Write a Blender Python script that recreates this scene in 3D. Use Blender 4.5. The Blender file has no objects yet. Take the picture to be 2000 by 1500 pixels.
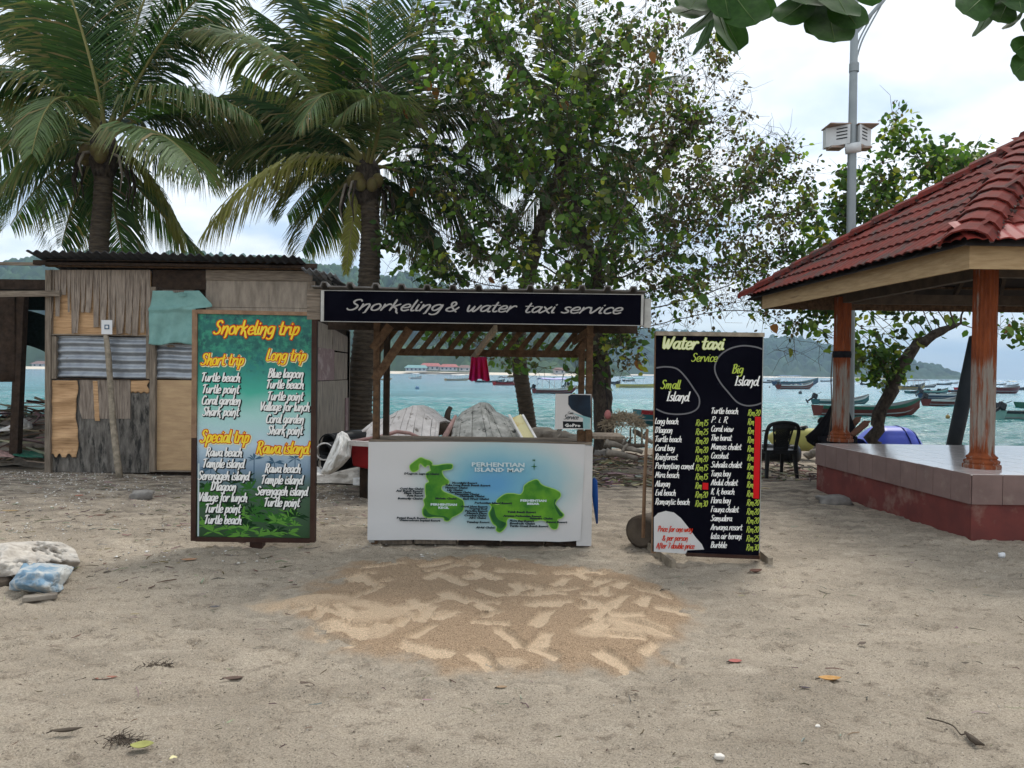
import bpy, math, random
import numpy as np
from mathutils import Vector, Matrix, noise as mnoise
random.seed(7)
rng = np.random.default_rng(7)
scene = bpy.context.scene
col = scene.collection
R = math.radians

# ---------------------------------------------------------------- camera
F = 1480.0                                   # focal length in pixels of a 2000 px wide frame
cd = bpy.data.cameras.new('camera')
cd.sensor_width = 36.0
cd.lens = F / 2000 * 36.0
cd.clip_start = 0.05
cd.clip_end = 30000
cam = bpy.data.objects.new('camera', cd)
col.objects.link(cam)
CAM = Vector((0, 0, 1.6))
ROT = Matrix.Rotation(R(90 - 0.89), 4, 'X') @ Matrix.Rotation(R(0.75), 4, 'Z')
cam.matrix_world = Matrix.Translation(CAM) @ ROT
scene.camera = cam

# ---------------------------------------------------------------- sky and sun
SUN_EL, SUN_AZ = R(56), R(28)                # sun beyond the scene, a little to the right (azimuth from +Y)
world = bpy.data.worlds.new('World')
scene.world = world
world.use_nodes = True
wn, wl = world.node_tree.nodes, world.node_tree.links
wn.clear()
sky = wn.new('ShaderNodeTexSky'); sky.sky_type = 'NISHITA'; sky.sun_disc = False
sky.sun_elevation = SUN_EL; sky.sun_rotation = SUN_AZ
sky.air_density = 1.0; sky.dust_density = 1.5; sky.ozone_density = 1.2
tc = wn.new('ShaderNodeTexCoord')
sep = wn.new('ShaderNodeSeparateXYZ'); wl.new(tc.outputs['Generated'], sep.inputs[0])
zc = wn.new('ShaderNodeMath'); zc.operation = 'MAXIMUM'; zc.inputs[1].default_value = 0.0; wl.new(sep.outputs['Z'], zc.inputs[0])
za = wn.new('ShaderNodeMath'); za.operation = 'ADD'; za.inputs[1].default_value = 0.22; wl.new(zc.outputs[0], za.inputs[0])
dx = wn.new('ShaderNodeMath'); dx.operation = 'DIVIDE'; wl.new(sep.outputs['X'], dx.inputs[0]); wl.new(za.outputs[0], dx.inputs[1])
dy = wn.new('ShaderNodeMath'); dy.operation = 'DIVIDE'; wl.new(sep.outputs['Y'], dy.inputs[0]); wl.new(za.outputs[0], dy.inputs[1])
cmb = wn.new('ShaderNodeCombineXYZ'); wl.new(dx.outputs[0], cmb.inputs[0]); wl.new(dy.outputs[0], cmb.inputs[1])
cmap = wn.new('ShaderNodeMapping'); cmap.inputs['Location'].default_value = (1.3, 0.4, 0); wl.new(cmb.outputs[0], cmap.inputs['Vector'])
cn = wn.new('ShaderNodeTexNoise'); cn.inputs['Scale'].default_value = 0.95; cn.inputs['Detail'].default_value = 9; cn.inputs['Roughness'].default_value = 0.56
cn.inputs['Distortion'].default_value = 0.35
wl.new(cmap.outputs[0], cn.inputs['Vector'])
cr = wn.new('ShaderNodeValToRGB'); cr.color_ramp.elements[0].position = 0.30; cr.color_ramp.elements[1].position = 0.56
cr.color_ramp.elements[0].color = (0.55, 0.55, 0.55, 1); cr.color_ramp.elements[1].color = (1, 1, 1, 1)
wl.new(cn.outputs['Fac'], cr.inputs[0])
cn2 = wn.new('ShaderNodeTexNoise'); cn2.inputs['Scale'].default_value = 2.3; cn2.inputs['Detail'].default_value = 8
wl.new(cmap.outputs[0], cn2.inputs['Vector'])
cr2 = wn.new('ShaderNodeValToRGB'); cr2.color_ramp.elements[0].position = 0.33; cr2.color_ramp.elements[1].position = 0.56
cr2.color_ramp.elements[0].color = (3.4, 4.15, 5.2, 1); cr2.color_ramp.elements[1].color = (6.3, 6.45, 6.5, 1)
wl.new(cn2.outputs['Fac'], cr2.inputs[0])
wmix = wn.new('ShaderNodeMixRGB'); wl.new(cr.outputs[0], wmix.inputs[0]); wl.new(sky.outputs[0], wmix.inputs[1]); wl.new(cr2.outputs[0], wmix.inputs[2])
bg = wn.new('ShaderNodeBackground'); bg.inputs['Strength'].default_value = 0.10
wl.new(wmix.outputs[0], bg.inputs['Color'])
wo = wn.new('ShaderNodeOutputWorld'); wl.new(bg.outputs[0], wo.inputs['Surface'])
sd = bpy.data.lights.new('sun', 'SUN'); sd.energy = 1.5; sd.angle = R(24); sd.color = (1.0, 0.96, 0.9)
sun = bpy.data.objects.new('sun', sd); col.objects.link(sun)
sdir = Vector((math.sin(SUN_AZ) * math.cos(SUN_EL), math.cos(SUN_AZ) * math.cos(SUN_EL), math.sin(SUN_EL)))
sun.rotation_euler = (-sdir).to_track_quat('-Z', 'Y').to_euler()
sun.location = (0, 0, 30)
scene.view_settings.view_transform = 'Standard'
scene.view_settings.look = 'None'
scene.view_settings.gamma = 1
scene.view_settings.use_curve_mapping = False
scene.view_settings.exposure = 1.08
cy = scene.cycles
cy.max_bounces = 6; cy.diffuse_bounces = 3; cy.glossy_bounces = 2; cy.transmission_bounces = 4
cy.transparent_max_bounces = 6; cy.volume_bounces = 0
try: cy.use_denoising = True
except Exception: pass

def ray(px, py):
    return (ROT.to_3x3() @ Vector(((px - 1000) / F, -(py - 750) / F, -1)))
def P(px, py, Y):
    d = ray(px, py); return CAM + d * (Y / d.y)
def G(px, py, z=0.0):
    d = ray(px, py); return CAM + d * ((z - CAM.z) / d.z)
SEA = -0.8

# ---------------------------------------------------------------- mesh helpers
class MB:
    def __init__(s): s.v = []; s.f = []; s.m = []; s.c = []
    def add(s, vs, fs, m=0, c=None):
        b = len(s.v); s.v.extend([tuple(v) for v in vs])
        for f in fs:
            s.f.append(tuple(b + i for i in f)); s.m.append(m); s.c.append(c)
        return s
    def hexa(s, p, m=0, c=None):      # 8 corners: bottom 4 ccw, top 4 ccw
        return s.add(p, [(3, 2, 1, 0), (4, 5, 6, 7), (0, 1, 5, 4), (1, 2, 6, 5), (2, 3, 7, 6), (3, 0, 4, 7)], m, c)
    def box(s, x0, y0, z0, x1, y1, z1, m=0, c=None):
        return s.hexa([(x0, y0, z0), (x1, y0, z0), (x1, y1, z0), (x0, y1, z0), (x0, y0, z1), (x1, y0, z1), (x1, y1, z1), (x0, y1, z1)], m, c)
    def beam(s, a, b, w, h, up=(0, 0, 1), m=0, c=None, w2=None, h2=None):
        a = Vector(a); b = Vector(b); d = (b - a).normalized(); up = Vector(up)
        if abs(d.dot(up)) > 0.98: up = Vector((0, 1, 0))
        x = d.cross(up).normalized(); z = x.cross(d).normalized()
        w2 = w if w2 is None else w2; h2 = h if h2 is None else h2
        p = []
        for q, ww, hh in ((a, w, h), (b, w2, h2)):
            p += [q - x * ww / 2 - z * hh / 2, q + x * ww / 2 - z * hh / 2, q + x * ww / 2 + z * hh / 2, q - x * ww / 2 + z * hh / 2]
        return s.add(p, [(0, 1, 2, 3), (7, 6, 5, 4), (0, 4, 5, 1), (1, 5, 6, 2), (2, 6, 7, 3), (3, 7, 4, 0)], m, c)
    def tube(s, pts, rad, n=8, m=0, c=None, cap=True):
        pts = [Vector(p) for p in pts]; k = len(pts)
        if not hasattr(rad, '__len__'): rad = [rad] * k
        b = len(s.v); t0 = (pts[1] - pts[0]).normalized()
        ref = Vector((0, 0, 1)) if abs(t0.z) < 0.9 else Vector((1, 0, 0))
        x = t0.cross(ref).normalized()
        for i, p in enumerate(pts):
            t = (pts[min(i + 1, k - 1)] - pts[max(i - 1, 0)]).normalized()
            x = (x - t * x.dot(t)).normalized(); y = t.cross(x)
            for j in range(n):
                a = 2 * math.pi * j / n
                s.v.append(tuple(p + (x * math.cos(a) + y * math.sin(a)) * rad[i]))
        for i in range(k - 1):
            for j in range(n):
                q = (j + 1) % n
                s.f.append((b + i * n + j, b + i * n + q, b + (i + 1) * n + q, b + (i + 1) * n + j)); s.m.append(m); s.c.append(c)
        if cap and n > 2:
            s.f.append(tuple(b + j for j in reversed(range(n)))); s.m.append(m); s.c.append(c)
            s.f.append(tuple(b + (k - 1) * n + j for j in range(n))); s.m.append(m); s.c.append(c)
        return s
    def grid(s, fn, nu, nv, m=0, c=None):
        b = len(s.v)
        for j in range(nv + 1):
            for i in range(nu + 1):
                s.v.append(tuple(fn(i / nu, j / nv)))
        for j in range(nv):
            for i in range(nu):
                a = b + j * (nu + 1) + i
                s.f.append((a, a + 1, a + nu + 2, a + nu + 1)); s.m.append(m); s.c.append(c)
        return s
    def prism(s, poly, a, b, axis='y', m=0, c=None):   # poly of 2-d points extruded between a and b
        n = len(poly)
        def q(u, v, t): return (u, t, v) if axis == 'y' else ((t, u, v) if axis == 'x' else (u, v, t))
        vs = [q(u, v, a) for u, v in poly] + [q(u, v, b) for u, v in poly]
        fs = [tuple(range(n)), tuple(range(2 * n - 1, n - 1, -1))] + [(i, i + n, (i + 1) % n + n, (i + 1) % n) for i in range(n)]
        return s.add(vs, fs, m, c)
    def mesh(s, name, mats, smooth=False, off=None):
        me = bpy.data.meshes.new(name)
        vs = s.v
        if off is not None:
            ox, oy, oz = off
            vs = [(v[0] - ox, v[1] - oy, v[2] - oz) for v in vs]
        me.from_pydata(vs, [], s.f)
        if not isinstance(mats, (list, tuple)): mats = [mats]
        for q in mats: me.materials.append(q)
        if len(mats) > 1: me.polygons.foreach_set('material_index', s.m)
        if smooth: me.polygons.foreach_set('use_smooth', [True] * len(s.f))
        if any(c is not None for c in s.c):
            at = me.color_attributes.new('Col', 'FLOAT_COLOR', 'CORNER')
            arr = []
            for f, c in zip(s.f, s.c):
                c = c or (1, 1, 1); arr += [c[0], c[1], c[2], 1.0] * len(f)
            at.data.foreach_set('color', arr)
        me.update(); return me
    def build(s, name, mats, parent=None, smooth=False, bevel=0, world=True, solid=0):
        off = None
        if parent is not None and world:
            q = parent; off = Vector((0, 0, 0))
            while q is not None: off = off + q.location; q = q.parent
        o = bpy.data.objects.new(name, s.mesh(name, mats, smooth, off))
        col.objects.link(o)
        if parent is not None: o.parent = parent
        if bevel:
            b = o.modifiers.new('bevel', 'BEVEL'); b.width = bevel; b.segments = 2; b.limit_method = 'ANGLE'
        if solid:
            b = o.modifiers.new('solid', 'SOLIDIFY'); b.thickness = solid
        return o

def tag(o, label=None, cat=None, group=None, kind=None):
    if label: o['label'] = label
    if cat: o['category'] = cat
    if group: o['group'] = group
    if kind: o['kind'] = kind
    return o
def thing(name, label, cat, loc=(0, 0, 0), rz=0, group=None):
    o = bpy.data.objects.new(name, None); col.objects.link(o)
    o.location = loc; o.rotation_euler = (0, 0, rz); o.empty_display_size = 0.1
    return tag(o, label, cat, group)
def numpy_mesh(name, V, Fq, mats, smooth=True, colr=None):
    me = bpy.data.meshes.new(name)
    V = np.asarray(V, np.float32); Fq = np.asarray(Fq, np.int32); k = Fq.shape[1]
    me.vertices.add(len(V)); me.vertices.foreach_set('co', V.ravel())
    me.loops.add(Fq.size); me.loops.foreach_set('vertex_index', Fq.ravel())
    me.polygons.add(len(Fq)); me.polygons.foreach_set('loop_start', np.arange(0, Fq.size, k, dtype=np.int32))
    me.polygons.foreach_set('loop_total', np.full(len(Fq), k, np.int32))
    if smooth: me.polygons.foreach_set('use_smooth', np.ones(len(Fq), bool))
    if colr is not None:
        at = me.color_attributes.new('Col', 'FLOAT_COLOR', 'POINT')
        cc = np.ones((len(V), 4), np.float32); cc[:, :3] = colr
        at.data.foreach_set('color', cc.ravel())
    for q in (mats if isinstance(mats, (list, tuple)) else [mats]): me.materials.append(q)
    me.update(calc_edges=True); me.validate()
    return me
def gridfaces(nx, ny):
    i = np.arange(nx - 1)[None, :] + nx * np.arange(ny - 1)[:, None]; i = i.ravel()
    return np.stack([i, i + 1, i + nx + 1, i + nx], 1)
def _h(ix, iy, seed):
    n = (ix.astype(np.int64) * 374761393 + iy.astype(np.int64) * 668265263 + seed * 982451653) & 0xffffffff
    n = ((n ^ (n >> 13)) * 1274126177) & 0xffffffff
    return ((n ^ (n >> 16)) & 0xffff) / 65535.0
def vnoise(x, y, seed=0):
    ix = np.floor(x); iy = np.floor(y); fx = x - ix; fy = y - iy
    fx = fx * fx * (3 - 2 * fx); fy = fy * fy * (3 - 2 * fy)
    a = _h(ix, iy, seed); b = _h(ix + 1, iy, seed); c = _h(ix, iy + 1, seed); d = _h(ix + 1, iy + 1, seed)
    return (a * (1 - fx) + b * fx) * (1 - fy) + (c * (1 - fx) + d * fx) * fy - 0.5
def fbm(x, y, oct=4, seed=0, gain=0.5):
    r = 0; a = 1
    for o in range(oct):
        r = r + a * vnoise(x * 2 ** o, y * 2 ** o, seed + o * 17); a *= gain
    return r
def sm(a, b, x):
    t = np.clip((x - a) / (b - a), 0, 1); return t * t * (3 - 2 * t)
def catmull(pts, n=6):
    pts = [Vector(p) for p in pts]; out = []
    if len(pts) < 3: return pts
    for i in range(len(pts) - 1):
        p0 = pts[max(i - 1, 0)]; p1 = pts[i]; p2 = pts[i + 1]; p3 = pts[min(i + 2, len(pts) - 1)]
        for k in range(n):
            t = k / n
            out.append(0.5 * ((2 * p1) + (p2 - p0) * t + (2 * p0 - 5 * p1 + 4 * p2 - p3) * t * t + (3 * p1 - p0 - 3 * p2 + p3) * t ** 3))
    out.append(pts[-1]); return out
def lerp(a, b, t): return a + (b - a) * t
# ---------------------------------------------------------------- materials
def mat(name, c1, c2=None, scale=6.0, stretch=(1, 1, 1), rough=0.8, bump=0.0, bscale=None, metal=0.0, spec=0.12,
        ramp=(0.35, 0.65), c3=None, s3=1.0, r3=(0.55, 0.62), attr=False, trans=0.0, rvar=0.0, detail=8, dist=0.0, vor=0.0, coat=0.0, usegeo=False):
    m = bpy.data.materials.new(name); m.use_nodes = True
    n, l = m.node_tree.nodes, m.node_tree.links
    b = n['Principled BSDF']; out = n['Material Output']
    b.inputs['Roughness'].default_value = rough; b.inputs['Metallic'].default_value = metal
    b.inputs['Specular IOR Level'].default_value = spec
    if coat: b.inputs['Coat Weight'].default_value = coat; b.inputs['Coat Roughness'].default_value = 0.15
    t = n.new('ShaderNodeTexCoord'); mp = n.new('ShaderNodeMapping'); mp.inputs['Scale'].default_value = stretch
    if usegeo:
        g = n.new('ShaderNodeNewGeometry'); l.new(g.outputs['Position'], mp.inputs['Vector'])
    else: l.new(t.outputs['Object'], mp.inputs['Vector'])
    colr = None
    def mixn(fac, a, c, mode='MIX'):
        q = n.new('ShaderNodeMixRGB'); q.blend_type = mode
        for i, x in ((0, fac), (1, a), (2, c)):
            if hasattr(x, 'is_linked') or hasattr(x, 'links'): l.new(x, q.inputs[i])
            elif i == 0: q.inputs[0].default_value = x
            else: q.inputs[i].default_value = (*x, 1)
        return q.outputs[0]
    if c2 is not None:
        no = n.new('ShaderNodeTexNoise'); no.inputs['Scale'].default_value = scale; no.inputs['Detail'].default_value = detail
        no.inputs['Roughness'].default_value = 0.62; no.inputs['Distortion'].default_value = dist
        l.new(mp.outputs[0], no.inputs['Vector'])
        r = n.new('ShaderNodeValToRGB'); r.color_ramp.elements[0].position = ramp[0]; r.color_ramp.elements[1].position = ramp[1]
        l.new(no.outputs['Fac'], r.inputs[0])
        colr = mixn(r.outputs[0], c1, c2)
        if rvar:
            mr = n.new('ShaderNodeMapRange'); mr.inputs['To Min'].default_value = rough - rvar; mr.inputs['To Max'].default_value = rough + rvar
            l.new(no.outputs['Fac'], mr.inputs[0]); l.new(mr.outputs[0], b.inputs['Roughness'])
    if c3 is not None:
        no3 = n.new('ShaderNodeTexNoise'); no3.inputs['Scale'].default_value = s3; no3.inputs['Detail'].default_value = 10; no3.inputs['Roughness'].default_value = 0.65
        l.new(mp.outputs[0], no3.inputs['Vector'])
        r3n = n.new('ShaderNodeValToRGB'); r3n.color_ramp.elements[0].position = r3[0]; r3n.color_ramp.elements[1].position = r3[1]
        l.new(no3.outputs['Fac'], r3n.inputs[0])
        colr = mixn(r3n.outputs[0], colr if colr is not None else c1, c3)
    if attr:
        a = n.new('ShaderNodeAttribute'); a.attribute_name = 'Col'
        colr = mixn(1.0, colr if colr is not None else c1, a.outputs['Color'], 'MULTIPLY')
    if colr is not None: l.new(colr, b.inputs['Base Color'])
    else: b.inputs['Base Color'].default_value = (*c1, 1)
    if bump:
        nb = n.new('ShaderNodeTexNoise'); nb.inputs['Scale'].default_value = bscale or scale * 2; nb.inputs['Detail'].default_value = 8
        nb.inputs['Roughness'].default_value = 0.6
        l.new(mp.outputs[0], nb.inputs['Vector'])
        bu = n.new('ShaderNodeBump'); bu.inputs['Strength'].default_value = bump; bu.inputs['Distance'].default_value = 0.02
        l.new(nb.outputs['Fac'], bu.inputs['Height']); l.new(bu.outputs[0], b.inputs['Normal'])
    if trans:
        tr = n.new('ShaderNodeBsdfTranslucent'); ms = n.new('ShaderNodeMixShader'); ms.inputs[0].default_value = trans
        if colr is not None:
            br = mixn(1.0, colr, (1.5, 1.7, 0.8), 'MULTIPLY'); l.new(br, tr.inputs['Color'])
        else: tr.inputs['Color'].default_value = (*c1, 1)
        l.new(b.outputs[0], ms.inputs[1]); l.new(tr.outputs[0], ms.inputs[2]); l.new(ms.outputs[0], out.inputs['Surface'])
    m['b'] = 1
    return m
M = {}
def dm(key, *a, **k): M[key] = mat(key, *a, **k)
dm('wood_grey', (0.25, 0.205, 0.16), (0.11, 0.09, 0.07), 9, (5, 5, 0.4), bump=0.5, bscale=9)
dm('wood_grey_h', (0.25, 0.205, 0.16), (0.11, 0.09, 0.07), 9, (0.5, 4, 6), bump=0.5, bscale=9)
dm('ply_grey', (0.33, 0.275, 0.225), (0.15, 0.12, 0.098), 12, (4, 4, 0.30), bump=0.6, bscale=22, c3=(0.07, 0.055, 0.045), s3=3.0, r3=(0.56, 0.70))
dm('ply_dark', (0.20, 0.185, 0.165), (0.075, 0.068, 0.06), 7, (2.4, 2.4, 0.6), bump=0.5, bscale=20, c3=(0.035, 0.034, 0.032), s3=5, r3=(0.52, 0.62))
dm('ply_side', (0.31, 0.265, 0.215), (0.19, 0.16, 0.13), 6, (2, 2, 0.5), bump=0.3, bscale=18, c3=(0.09, 0.08, 0.07), s3=3.2, r3=(0.60, 0.72))
dm('ply_orange', (0.56, 0.36, 0.20), (0.36, 0.215, 0.11), 5, (0.6, 0.6, 8), bump=0.4, bscale=10, c3=(0.16, 0.10, 0.06), s3=2.5, r3=(0.60, 0.75))
dm('ply_tan', (0.47, 0.33, 0.19), (0.36, 0.24, 0.14), 4, (0.8, 0.8, 4), bump=0.25, c3=(0.18, 0.12, 0.08), s3=3, r3=(0.62, 0.8))
dm('ply_purple', (0.22, 0.15, 0.145), (0.32, 0.25, 0.24), 4, (1, 1, 1), bump=0.3, ramp=(0.5, 0.62), dist=1.2)
dm('wood_brown', (0.145, 0.088, 0.05), (0.06, 0.036, 0.021), 7, (2.5, 2.5, 2.5), bump=0.4, bscale=30)
dm('wood_dark', (0.05, 0.033, 0.023), (0.022, 0.015, 0.011), 6, (2, 2, 2), bump=0.5, bscale=20)
dm('wood_pale', (0.42, 0.30, 0.17), (0.30, 0.205, 0.11), 5, (0.7, 0.7, 6), bump=0.3, bscale=14, c3=(0.16, 0.10, 0.06), s3=2.2, r3=(0.62, 0.74))
dm('wood_foot', (0.34, 0.29, 0.225), (0.16, 0.135, 0.10), 12, (1, 1, 1), bump=0.4)
dm('frame_raw', (0.27, 0.175, 0.11), (0.18, 0.11, 0.07), 14, (1, 1, 1), bump=0.2)
dm('frame_dark', (0.035, 0.016, 0.012), (0.05, 0.028, 0.02), 8, rough=0.5)
dm('frame_white', (0.42, 0.42, 0.40), (0.30, 0.30, 0.285), 10, rough=0.6)
dm('zinc', (0.36, 0.39, 0.42), (0.22, 0.24, 0.27), 3.5, rough=0.42, metal=0.55, rvar=0.1, c3=(0.17, 0.12, 0.09), s3=6, r3=(0.66, 0.74))
dm('zinc_dark', (0.05, 0.05, 0.052), (0.025, 0.025, 0.027), 3.5, rough=0.6, metal=0.2)
dm('zinc_roof', (0.30, 0.32, 0.34), (0.12, 0.13, 0.14), 2.5, rough=0.5, metal=0.5, c3=(0.10, 0.07, 0.05), s3=4, r3=(0.55, 0.7))
dm('roof_grey', (0.15, 0.145, 0.14), (0.085, 0.08, 0.075), 8, rough=0.75, bump=0.2)
dm('tshirt', (0.20, 0.36, 0.335), (0.15, 0.29, 0.27), 6, rough=0.95, bump=0.25, bscale=30)
dm('black_panel', (0.0015, 0.0015, 0.004), (0.004, 0.004, 0.008), 2, rough=0.8, spec=0.02)
dm('letter_grey', (0.34, 0.33, 0.32), (0.26, 0.25, 0.24), 60, rough=0.6)
dm('letter_white', (0.74, 0.74, 0.72), rough=0.6)
dm('letter_black', (0.008, 0.010, 0.012), rough=0.6)
dm('letter_yellow', (0.80, 0.50, 0.02), (0.76, 0.62, 0.06), 9, rough=0.6)
dm('letter_red', (0.52, 0.028, 0.006), rough=0.6)
dm('letter_green', (0.36, 0.46, 0.07), rough=0.6)
dm('letter_cream', (0.66, 0.70, 0.42), rough=0.6)
dm('letter_pale', (0.50, 0.60, 0.62), rough=0.6)
dm('ink', (0.02, 0.03, 0.035), rough=0.7)
dm('red_tape', (0.50, 0.006, 0.010), rough=0.45)
dm('banner_white', (0.56, 0.55, 0.54), (0.48, 0.475, 0.47), 2, rough=0.5, bump=0.1, bscale=4)
dm('circle_grey', (0.13, 0.13, 0.14), rough=0.6)
dm('sheet_white', (0.70, 0.68, 0.65), (0.50, 0.48, 0.44), 6, rough=0.6, bump=0.5, bscale=10, c3=(0.2, 0.19, 0.17), s3=5, r3=(0.6, 0.75))
dm('sack_grey', (0.56, 0.52, 0.46), (0.34, 0.305, 0.265), 7, rough=0.85, bump=0.5, bscale=60)
dm('sack_blue', (0.17, 0.27, 0.36), (0.50, 0.50, 0.47), 5, rough=0.7, bump=0.4, ramp=(0.42, 0.56), bscale=50)
dm('plank_white', (0.58, 0.54, 0.51), (0.42, 0.385, 0.36), 6, (1, 1, 1), bump=0.4, bscale=24, c3=(0.16, 0.14, 0.12), s3=9, r3=(0.58, 0.66))
dm('plank_grey', (0.42, 0.41, 0.375), (0.19, 0.19, 0.17), 7, (1, 1, 1), bump=0.5, bscale=24, c3=(0.05, 0.05, 0.045), s3=8, r3=(0.56, 0.64))
dm('plank_yellow', (0.60, 0.54, 0.30), (0.46, 0.28, 0.06), 3, bump=0.3, ramp=(0.5, 0.6))
dm('red_hull', (0.26, 0.012, 0.014), (0.18, 0.01, 0.012), 4, rough=0.45)
dm('pink_paint', (0.36, 0.22, 0.20), (0.24, 0.16, 0.14), 9, bump=0.3)
dm('black_plastic', (0.006, 0.006, 0.007), (0.010, 0.010, 0.010), 12, rough=0.42, spec=0.2)
dm('tube_white', (0.5, 0.48, 0.46), rough=0.5)
dm('blue_plastic', (0.015, 0.08, 0.32), rough=0.4)
dm('blue_boat', (0.02, 0.05, 0.42), (0.018, 0.04, 0.34), 2, rough=0.38, spec=0.5)
dm('blue_rib', (0.02, 0.03, 0.16), rough=0.4)
dm('kayak', (0.50, 0.48, 0.16), (0.40, 0.38, 0.12), 3, rough=0.45)
dm('cloth_red', (0.42, 0.012, 0.04), (0.36, 0.015, 0.13), 2.4, rough=0.9, attr=False, ramp=(0.45, 0.6))
dm('cloth_black', (0.010, 0.010, 0.013), (0.02, 0.02, 0.024), 9, rough=0.95)
dm('skin', (0.22, 0.11, 0.075), (0.17, 0.085, 0.06), 14, rough=0.55)
dm('hair', (0.012, 0.009, 0.008), rough=0.6)
dm('metal_pole', (0.27, 0.30, 0.31), (0.22, 0.25, 0.26), 3, rough=0.5, metal=0.3)
dm('metal_box', (0.60, 0.62, 0.62), (0.50, 0.52, 0.52), 5, rough=0.5)
dm('metal_rust', (0.28, 0.17, 0.11), (0.36, 0.32, 0.28), 8, rough=0.8)
dm('pipe_dark', (0.035, 0.045, 0.055), (0.05, 0.06, 0.07), 4, rough=0.5)
dm('rock', (0.24, 0.225, 0.205), (0.14, 0.13, 0.12), 7, bump=0.7, bscale=14)
dm('driftwood', (0.30, 0.265, 0.22), (0.13, 0.11, 0.09), 5, (1, 1, 1), bump=0.7, bscale=16)
dm('log_dark', (0.06, 0.045, 0.035), (0.10, 0.08, 0.06), 7, bump=0.8, bscale=14)
dm('bark', (0.075, 0.06, 0.047), (0.022, 0.017, 0.014), 11, (1.5, 1.5, 0.8), bump=1.0, bscale=16)
dm('twig', (0.11, 0.09, 0.072), (0.045, 0.036, 0.03), 4)
dm('bark_peel', (0.16, 0.115, 0.08), (0.055, 0.04, 0.03), 5, (2.5, 2.5, 0.5), bump=1.0, bscale=9)
dm('bark_palm', (0.09, 0.07, 0.05), (0.035, 0.027, 0.02), 5, (1, 1, 5), bump=0.8, bscale=7)
dm('frond_rib', (0.20, 0.19, 0.07), (0.15, 0.14, 0.05), 3, rough=0.5)
dm('palm_leaf', (1, 1, 1), attr=True, rough=0.5, spec=0.22, trans=0.33)
dm('leaf', (1, 1, 1), attr=True, rough=0.5, spec=0.2, trans=0.36)
dm('big_leaf', (0.034, 0.082, 0.018), (0.020, 0.052, 0.012), 9, rough=0.6, spec=0.08, trans=0.25)
dm('leaf_green', (0.09, 0.16, 0.03), (0.06, 0.11, 0.025), 12, rough=0.42, trans=0.3)
dm('leaf_rib', (0.10, 0.15, 0.05), rough=0.5)
dm('straw', (0.36, 0.29, 0.20), (0.24, 0.19, 0.13), 9, rough=0.9)
dm('dry', (1, 1, 1), attr=True, rough=0.9)
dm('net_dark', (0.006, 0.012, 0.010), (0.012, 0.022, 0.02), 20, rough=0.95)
dm('clad', (0.215, 0.145, 0.13), (0.165, 0.112, 0.10), 3, rough=0.5, c3=(0.26, 0.20, 0.17), s3=5, r3=(0.58, 0.8), usegeo=True)
dm('grout', (0.17, 0.13, 0.115), rough=0.9)
dm('red_wall', (0.165, 0.045, 0.038), (0.115, 0.036, 0.032), 3.5, bump=0.25, c3=(0.24, 0.15, 0.12), s3=2.6, r3=(0.54, 0.72), rough=0.75)
dm('floor_tile', (0.72, 0.66, 0.635), (0.64, 0.58, 0.555), 1.5, rough=0.14, spec=0.7, rvar=0.05, c3=(0.40, 0.34, 0.32), s3=3, r3=(0.62, 0.7))
dm('roof_tile', (0.155, 0.022, 0.015), (0.085, 0.017, 0.013), 4.5, rough=0.85, bump=0.3, c3=(0.045, 0.036, 0.033), s3=2.6, r3=(0.50, 0.66), usegeo=True)
dm('roof_tile_new', (0.27, 0.045, 0.036), (0.21, 0.038, 0.032), 4, rough=0.5)
dm('mortar', (0.12, 0.085, 0.075), (0.06, 0.045, 0.04), 12, bump=0.8)
dm('ceiling', (0.05, 0.042, 0.038), (0.03, 0.026, 0.024), 4)
dm('rafter', (0.10, 0.075, 0.055), (0.06, 0.045, 0.035), 6)
dm('shell', (0.62, 0.58, 0.52), rough=0.7)
dm('paper', (0.62, 0.63, 0.64), rough=0.7)
dm('icon_blue', (0.05, 0.10, 0.16), rough=0.7)
dm('black_cam', (0.006, 0.008, 0.014), (0.015, 0.035, 0.06), 3, rough=0.3)
dm('teal_print', (0.16, 0.36, 0.38), (0.36, 0.45, 0.45), 3, rough=0.6)
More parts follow.
